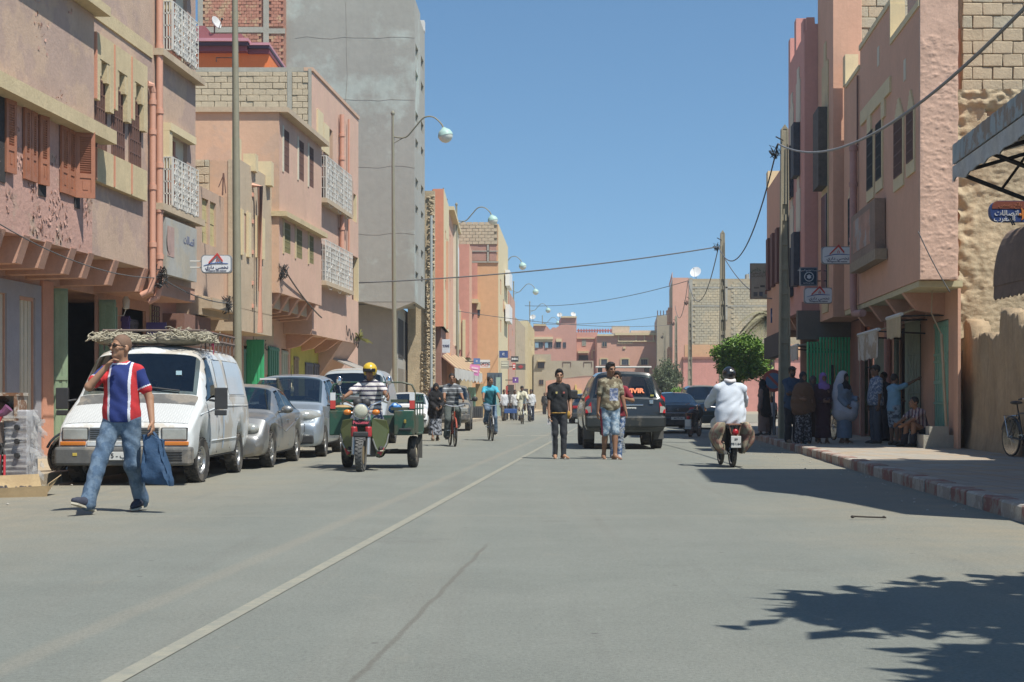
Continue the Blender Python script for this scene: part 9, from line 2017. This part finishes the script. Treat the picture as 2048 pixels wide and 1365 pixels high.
# tricycle rider
strp = cloth('navy_stripe_knit', (.055,.05,.085)); strw = cloth('white_stripe_knit', (.56,.54,.52))
def stripes_col(Cn, J, T_, s): return (((Cn[:,2]*1.0) % (.075*s)) < .028*s).astype(int)
def helm(Cn): return np.zeros(len(Cn), int)
TL = Vector((-2.42, 24.0, 0)); yel = mat('yellow_helmet', (.62,.42,.03), .3, var=.08, scale=8, coat=.4, col2=(.55,.20,.05), patch=.15)
man, info = person('tricycle rider in a striped polo shirt and a yellow helmet', TL+Vector((.07,.93,0)), R(-3), 1.76, pel=(0,0,.93), lean=.10, rh=(-.36,-.52,1.19), lh=(.36,-.52,1.19), re=(-1,.2,-.6), le=(1,.2,-.6), rf=(-.25,-.42,.40), lf=(.25,-.42,.40), knee=(0,-.6,1), hp=R(4), skin=skin_b, hair=None,
 top=dict(m=[strw, strp], color=stripes_col, sleeve=.9, hem=-.06, g=.022), bottom=dict(m=mat('grey_blue_trousers', (.12,.13,.17), .95, var=.15, scale=8), g=.02, bag=.015), shoes=black_shoe, hat=('helmet', yel), res=.010)
Hp, HMx = info['Hp'], info['HM']; v = Vol(); v.ell(Hp(0,.008,.034), np.array((.124,.142,.131))*info['s'], HMx, .01); v.clip(Hp(0,0,.062), HMx @ np.array((0,0,1.))); v.clip(Hp(0,-.06,0), HMx @ np.array((0,1.,0))); v.clip(Hp(0,0,.005), HMx @ np.array((0,0,-1.))); v.mesh('visor', mat('visor_black', (.02,.02,.022), .2), man, .009)
m = MB()
for q in (-1, 1): m.tube([Vector(Hp(q*.105,.02,-.02)), Vector(Hp(q*.085,-.01,-.10)), Vector(Hp(q*.03,-.05,-.14))], .008, 5)
m.build('chin_strap', black_plastic, man)
# rider in white on the moped, seen from behind
wht_c = cloth('white_shirt_cloth', (.52,.57,.63), var=.06); hb = mat('black_helmet', (.015,.015,.017), .25, coat=.5, var=0)
man, info = person('moped rider in a loose white shirt and black helmet, seen from behind', (3.755, 25.75, 0), R(180+2), 1.74, pel=(0,.0,.90), lean=.22, rh=(-.34,-.52,1.03), lh=(.34,-.52,1.03), re=(-1,.3,-.5), le=(1,.3,-.5), rf=(-.20,-.25,.34), lf=(.20,-.25,.34), knee=(0,-.7,1), hp=R(12), skin=skin_b, hair=grey_hair, belly=.05, width=1.22,
 top=dict(m=wht_c, sleeve=1.75, hem=-.22, g=.045, wr=.008), bottom=dict(m=cloth('white_trousers', (.50,.50,.48)), g=.03, bag=.03), shoes=mat('brown_shoe', (.18,.13,.09), .8), hat=('helmet', hb), res=.0105)
Hp = info['Hp']; m = MB(); rows = [[Vector(Hp(.085*math.cos(a)*(1+.12*w), .03+.09*math.sin(a)*(1+.12*w), -.085-.06*w+.012*math.sin(a*3))) for a in [2*math.pi*i/18 for i in range(19)]] for w in (0,.5,1)]; m.grid(rows); o = m.build('neck_scarf', cloth('white_scarf', (.62,.60,.60)), man, smooth=True, fix=False); md = o.modifiers.new('t','SOLIDIFY'); md.thickness = .02
m = MB(); c = Vector(Hp(-.02,.142,.06)); m.box(c.x-.03,c.x+.03,c.y,c.y+.006,c.z-.012,c.z+.012); m.build('helmet_sticker', white_paint, man)
# cyclists
def cyclist(label, base, rz, top, bottom, h=1.74, skin=skin_b, hat=None, hy=0., robe=None, shoes=black_shoe, hair=hair_m, res=.013, beard=None, down=1):
 b = Vector(base); d = Matrix.Rotation(rz, 4, 'Z') @ Vector((0,.74,0)); k = 1.
 return person(label, b+d, rz, h, pel=(0,.04,1.02), lean=.16, rh=(-.25,-.56,1.10), lh=(.25,-.56,1.10), re=(-1,.4,-.4), le=(1,.4,-.4), rf=(-.14,-.14,.24 if down == 1 else .52), lf=(.14,-.14,.52 if down == 1 else .24), knee=(0,-1,.3), hy=hy, skin=skin, top=top, bottom=bottom, hat=hat, robe=robe, shoes=shoes, hair=hair, res=res, beard=beard, fingers=True)
def gstr(Cn, J, T_, s): z = Cn[:,2] % (.11*s); return np.where(z < .03*s, 1, np.where(z < .05*s, 2, 0))
cyclist('cyclist in a grey and white striped shirt on a red-orange bicycle', (-1.40,36.9,0), R(9), dict(m=[cloth('grey_shirt', (.10,.11,.12)), cloth('pale_grey_stripe', (.36,.38,.39)), cloth('dark_stripe', (.04,.04,.05))], color=gstr, sleeve=.85, hem=-.12, g=.018), dict(m=cloth('grey_green_trousers', (.07,.085,.08)), g=.02, bag=.02), hy=R(-4), skin=skin_b)
def teal_col(Cn, J, T_, s):
 out = np.zeros(len(Cn), int); out[Cn[:,2] > T_(0,0,.40)[2]] = 1
 for q in (-1, 1): out[q*(Cn[:,0]-T_(0,0,0)[0]) > .155*s] = 1
 return out
cyclist('cyclist in a teal and turquoise shirt and jeans on a grey bicycle', (-.55,42.,0), R(6), dict(m=[cloth('teal_shirt', (.015,.12,.15)), cloth('turquoise_shirt', (.06,.36,.48))], color=teal_col, sleeve=.68, hem=-.08, g=.018), dict(m=jeans, g=.016, bag=.012), hy=R(28), skin=skin_b, down=0)
cyclist('far cyclist in a long pale robe and dark cap', (.52,70.5,0), R(4), None, None, robe=dict(m=cloth('pale_robe', (.50,.48,.36)), hem=.42, flare=.24), hat=('backcap', cloth('dark_cap', (.03,.03,.03))), skin=skin_c, res=.017)
# women and walkers
blk_c = cloth('black_veil_cloth', (.012,.012,.014), var=.2); pat = mat('dark_print_skirt', (.05,.055,.065), .95, var=.2, scale=8, col2=(.28,.30,.34), patch=.35, pscale=14)
person('woman in a black face veil walking past the white hatchback', at(871,882,42.)*1, R(14), 1.60, female=True, lean=.10, rf=(-.10,-.12,.075), lf=(.08,.12,.075), rh=(-.05,-.28,.92), lh=(.12,-.24,.95), veil=dict(m=blk_c, full=True, long=.62), robe=dict(m=[blk_c, pat], hem=.17, flare=.19, color=lambda Cn: (Cn[:,2] < .62).astype(int)), shoes=mat('brown_shoe', (.18,.13,.09)), hair=None, skin=skin_b, res=.013)
G = 'people waiting in the shade of the right-hand row'
def stand(label, px, py, Y, rz, **k): p = at(px, py, Y); p.z = .15; return person(label, p, rz, group=G, **k)
navy_c = cloth('dark_blue_shirt', (.03,.06,.11)); dark_t = cloth('dark_trousers', (.02,.022,.03))
stand('man in a dark blue shirt and cap, arms folded, under the no-parking sign', 1584, 888, 34.6, R(10), h=1.76, rh=(.10,-.24,1.16), lh=(-.10,-.26,1.14), re=(-1,.1,-.6), le=(1,.1,-.6), top=dict(m=navy_c, sleeve=1.5, hem=-.22, g=.02), bottom=dict(m=dark_t, g=.02, bag=.02), hat=('cap', cloth('dark_cap', (.03,.03,.03))), beard=hair_m, shoes=mat('brown_shoe', (.18,.13,.09)), skin=skin_c, res=.012)
brn = cloth('brown_shawl', (.115,.065,.04), bump=.5); dpr = mat('dark_floral_trousers', (.03,.03,.035), .95, var=.2, col2=(.20,.21,.24), patch=.22, pscale=22)
w_, info = stand('woman in a brown shawl and dark headscarf at the front of the waiting group', 1606, 890, 34.0, R(12), h=1.62, female=True, rh=(-.13,-.22,1.02), lh=(.12,-.24,.98), bottom=dict(m=dpr, g=.03, bag=.05, name='wide_trousers'), veil=dict(m=cloth('dark_scarf', (.022,.025,.035))), shoes='sandal', hair=None, skin=skin_c, res=.012)
v = Vol();
for z_, rx in ((1.28,.20),(1.15,.25),(1.0,.28),(.86,.29),(.74,.26)): v.ell((0,-.01,z_), (rx,.20,.13), None, .10)
v.clip((0,0,.68), (.25,0,-1)); v.mesh('shawl', brn, w_, .013, wr=.010)
burg = cloth('burgundy_robe', (.045,.018,.028));
stand('woman in a long burgundy robe and lilac headscarf', 1646, 889, 34.2, R(8), h=1.60, female=True, rh=(-.08,-.2,.98), lh=(.08,-.2,.98), robe=dict(m=burg, hem=.14, flare=.19), veil=dict(m=cloth('lilac_scarf', (.20,.12,.34))), shoes='sandal', hair=None, skin=skin_c, res=.012)
stand('woman in a dark brown robe partly hidden between the brown shawl and the burgundy robe', 1626, 886, 35.4, R(-6), h=1.55, female=True, robe=dict(m=cloth('dark_brown_robe', (.05,.028,.024)), hem=.14, flare=.17), veil=dict(m=cloth('grey_brown_scarf', (.06,.055,.055))), shoes=black_shoe, hair=None, skin=skin_c, res=.014)
wv = cloth('white_haik', (.36,.37,.42)); dsh = cloth('denim_dress', (.13,.18,.25))
w_, info = stand('woman wrapped in a long white veil over a blue denim dress, carrying a white bundle', 1689, 887, 34.2, R(38), h=1.60, female=True, rh=(-.12,-.16,.88), lh=(.12,-.26,1.02), robe=dict(m=dsh, hem=.14, flare=.19), veil=dict(m=cloth('black_underscarf', (.015,.015,.018))), shoes='sandal', hair=None, skin=skin_c, res=.012)
v = Vol(); v.ell((0,.05,1.52), (.12,.13,.15), None, .03); v.ell((-.04,.10,1.30), (.17,.12,.2), None, .10); v.ell((-.10,.10,1.05), (.17,.13,.25), None, .10); v.ell((-.10,.04,.72), (.20,.18,.22), None, .12); v.ell((.06,-.10,.70), (.20,.18,.20), None, .12); v.ell((.16,-.16,.88), (.10,.10,.12), None, .08); v.clip((0,0,.50), (0,0,-1)); v.mesh('white_veil', wv, w_, .013, wr=.006, holes=[((0,-.10,1.50), (.085,.13,.10)), ((.06,-.12,1.22), (.15,.16,.19))])
plaid = mat('blue_plaid_shirt', (.10,.14,.22), .9, var=.3, scale=16, col2=(.30,.33,.38), patch=.3, pscale=18); grey_t = cloth('grey_blue_trousers_cloth', (.055,.065,.085))
stand('tall man in a blue plaid shirt and dark cap facing left, by the pale shutters', 1752, 888, 34.0, R(-78), h=1.78, rh=(-.22,-.06,.84), lh=(.22,-.04,.84), hy=R(-8), top=dict(m=plaid, sleeve=.85, hem=-.10, g=.022), bottom=dict(m=grey_t, g=.016, bag=.012), hat=('cap', cloth('dark_cap', (.03,.03,.03))), shoes=black_shoe, skin=skin_c, belly=.03, res=.012)
stand('man in black standing behind the tall man in the plaid shirt', 1768, 884, 36.2, R(-60), h=1.66, top=dict(m=cloth('black_shirt', (.014,.014,.017)), sleeve=1.5, hem=-.15, g=.02), bottom=dict(m=dark_t, g=.02, bag=.02), shoes=black_shoe, skin=skin_c, res=.014)
stand('boy in a light blue shirt reaching his arm up to the shutter', 1788, 892, 32.9, R(115), h=1.56, rh=(-.30,-.42,1.46), re=(-.4,.3,-1), lh=(.25,-.42,1.0), le=(.5,.2,-1), hy=R(10), top=dict(m=cloth('light_blue_shirt', (.14,.27,.38)), sleeve=.7, hem=-.12, g=.02), bottom=dict(m=mat('patterned_shorts', (.05,.07,.10), .9, col2=(.20,.26,.32), patch=.35, pscale=12), g=.03, bag=.02, len=.5, name='shorts'), shoes=black_shoe, skin=skin_c, res=.011)
def vst(Cn, J, T_, s): a = (Cn[:,0]*1.0+Cn[:,1]*.9) % .10; return np.where(a < .022, 2, np.where(a < .05, 1, 0))
p = at(1838, 893, 31.9); p.z = .15
person('man in a plaid shirt squatting on the pavement edge with arms on his knees', p, R(-62), 1.72, pel=(0,.12,.33), lean=.42, rh=(-.12,-.56,.46), lh=(.10,-.58,.44), re=(-.6,.4,-.8), le=(.6,.4,-.8), rf=(-.13,-.30,.075), lf=(.13,-.30,.075), knee=(0,-1,1.2), hy=R(-12), hp=R(-4), top=dict(m=[cloth('pale_plaid', (.34,.28,.28)), cloth('plum_plaid', (.17,.09,.11)), cloth('navy_plaid', (.035,.035,.06))], color=vst, sleeve=.75, hem=-.06, g=.02), bottom=dict(m=dark_t, g=.018, bag=.012), shoes=black_shoe, skin=skin_b, group=G, res=.011)
# further figures on the right and far along the street
p = at(1527, 872, 42.); p.z = .12
person('woman in a black cloak walking beyond the rider, left of the road sign', p, R(-120), 1.58, female=True, lean=.05, rf=(-.08,-.12,.075), lf=(.08,.14,.075), robe=dict(m=cloth('dusky_pink_robe', (.20,.14,.12)), hem=.16, flare=.18), veil=dict(m=blk_c, full=False, long=.75), shoes=black_shoe, hair=None, skin=skin_c, res=.014)
p = at(1544, 872, 43.); p.z = .12
person('small child in a white shirt beside the woman in the black cloak', p, R(-30), 1.12, top=dict(m=cloth('child_white_shirt', (.45,.44,.44)), sleeve=.7, hem=-.1, g=.02), bottom=dict(m=dark_t, g=.02), shoes=black_shoe, skin=skin_c, res=.013)
far = (('man in a white shirt wheeling a bicycle far along the street', 1062, 80., R(0), cloth('far_white', (.55,.55,.54)), cloth('far_navy', (.03,.04,.07)), None),
       ('man in a white top behind the teal cyclist', 1008, 82., R(20), cloth('far_white', (.55,.55,.54)), cloth('far_khaki', (.16,.13,.09)), None),
       ('man in a grey jacket standing behind the blue handcart', 1018, 85., R(-10), cloth('far_grey', (.10,.10,.10)), cloth('far_black', (.02,.02,.02)), 'cap'),
       ('man in a white shirt pushing the blue handcart', 1030, 84., R(10), cloth('far_white', (.55,.55,.54)), cloth('far_grey2', (.09,.10,.12)), None),
       ('distant figure in dark clothes by the yellow building', 1089, 118., R(10), cloth('far_black', (.02,.02,.02)), cloth('far_black', (.02,.02,.02)), None),
       ('distant figure in a grey jacket beside the one in dark clothes', 1094, 116., R(-20), cloth('far_grey', (.10,.10,.10)), cloth('far_black', (.02,.02,.02)), None),
       ('distant man in a blue shirt at the shop fronts', 1046, 112., R(30), cloth('far_blue', (.07,.14,.25)), cloth('far_navy', (.03,.04,.07)), None))
for lb, px, Y, rz, a, b, hat in far:
 p = Vector((X(px,Y), Y, 0)); person(lb, p, rz, 1.70, rf=(-.1,-.12,.075), lf=(.1,.14,.075), top=dict(m=a, sleeve=1.4, hem=-.12, g=.02), bottom=dict(m=b, g=.02, bag=.02), shoes=black_shoe, skin=skin_c, res=.02, hat=('cap', MATS['dark_cap']) if hat else None, group='small figures far along the street')
# ------------------------------------------------------------------ dusty air
hz_ = MB(); hz_.box(-905, 905, -65, 1505, -1.2, 24); hz_ = hz_.build('haze', None, kind='stuff')
hm = bpy.data.materials.new('dusty_air'); hm.use_nodes = True; hn = hm.node_tree.nodes; hn.remove(hn['Principled BSDF']); pv = hn.new('ShaderNodeVolumePrincipled'); pv.inputs['Color'].default_value = (.92,.95,1,1); pv.inputs['Density'].default_value = .0007; pv.inputs['Anisotropy'].default_value = .3
hm.node_tree.links.new(pv.outputs[0], hn['Material Output'].inputs['Volume']); hz_.data.materials.clear(); hz_.data.materials.append(hm)
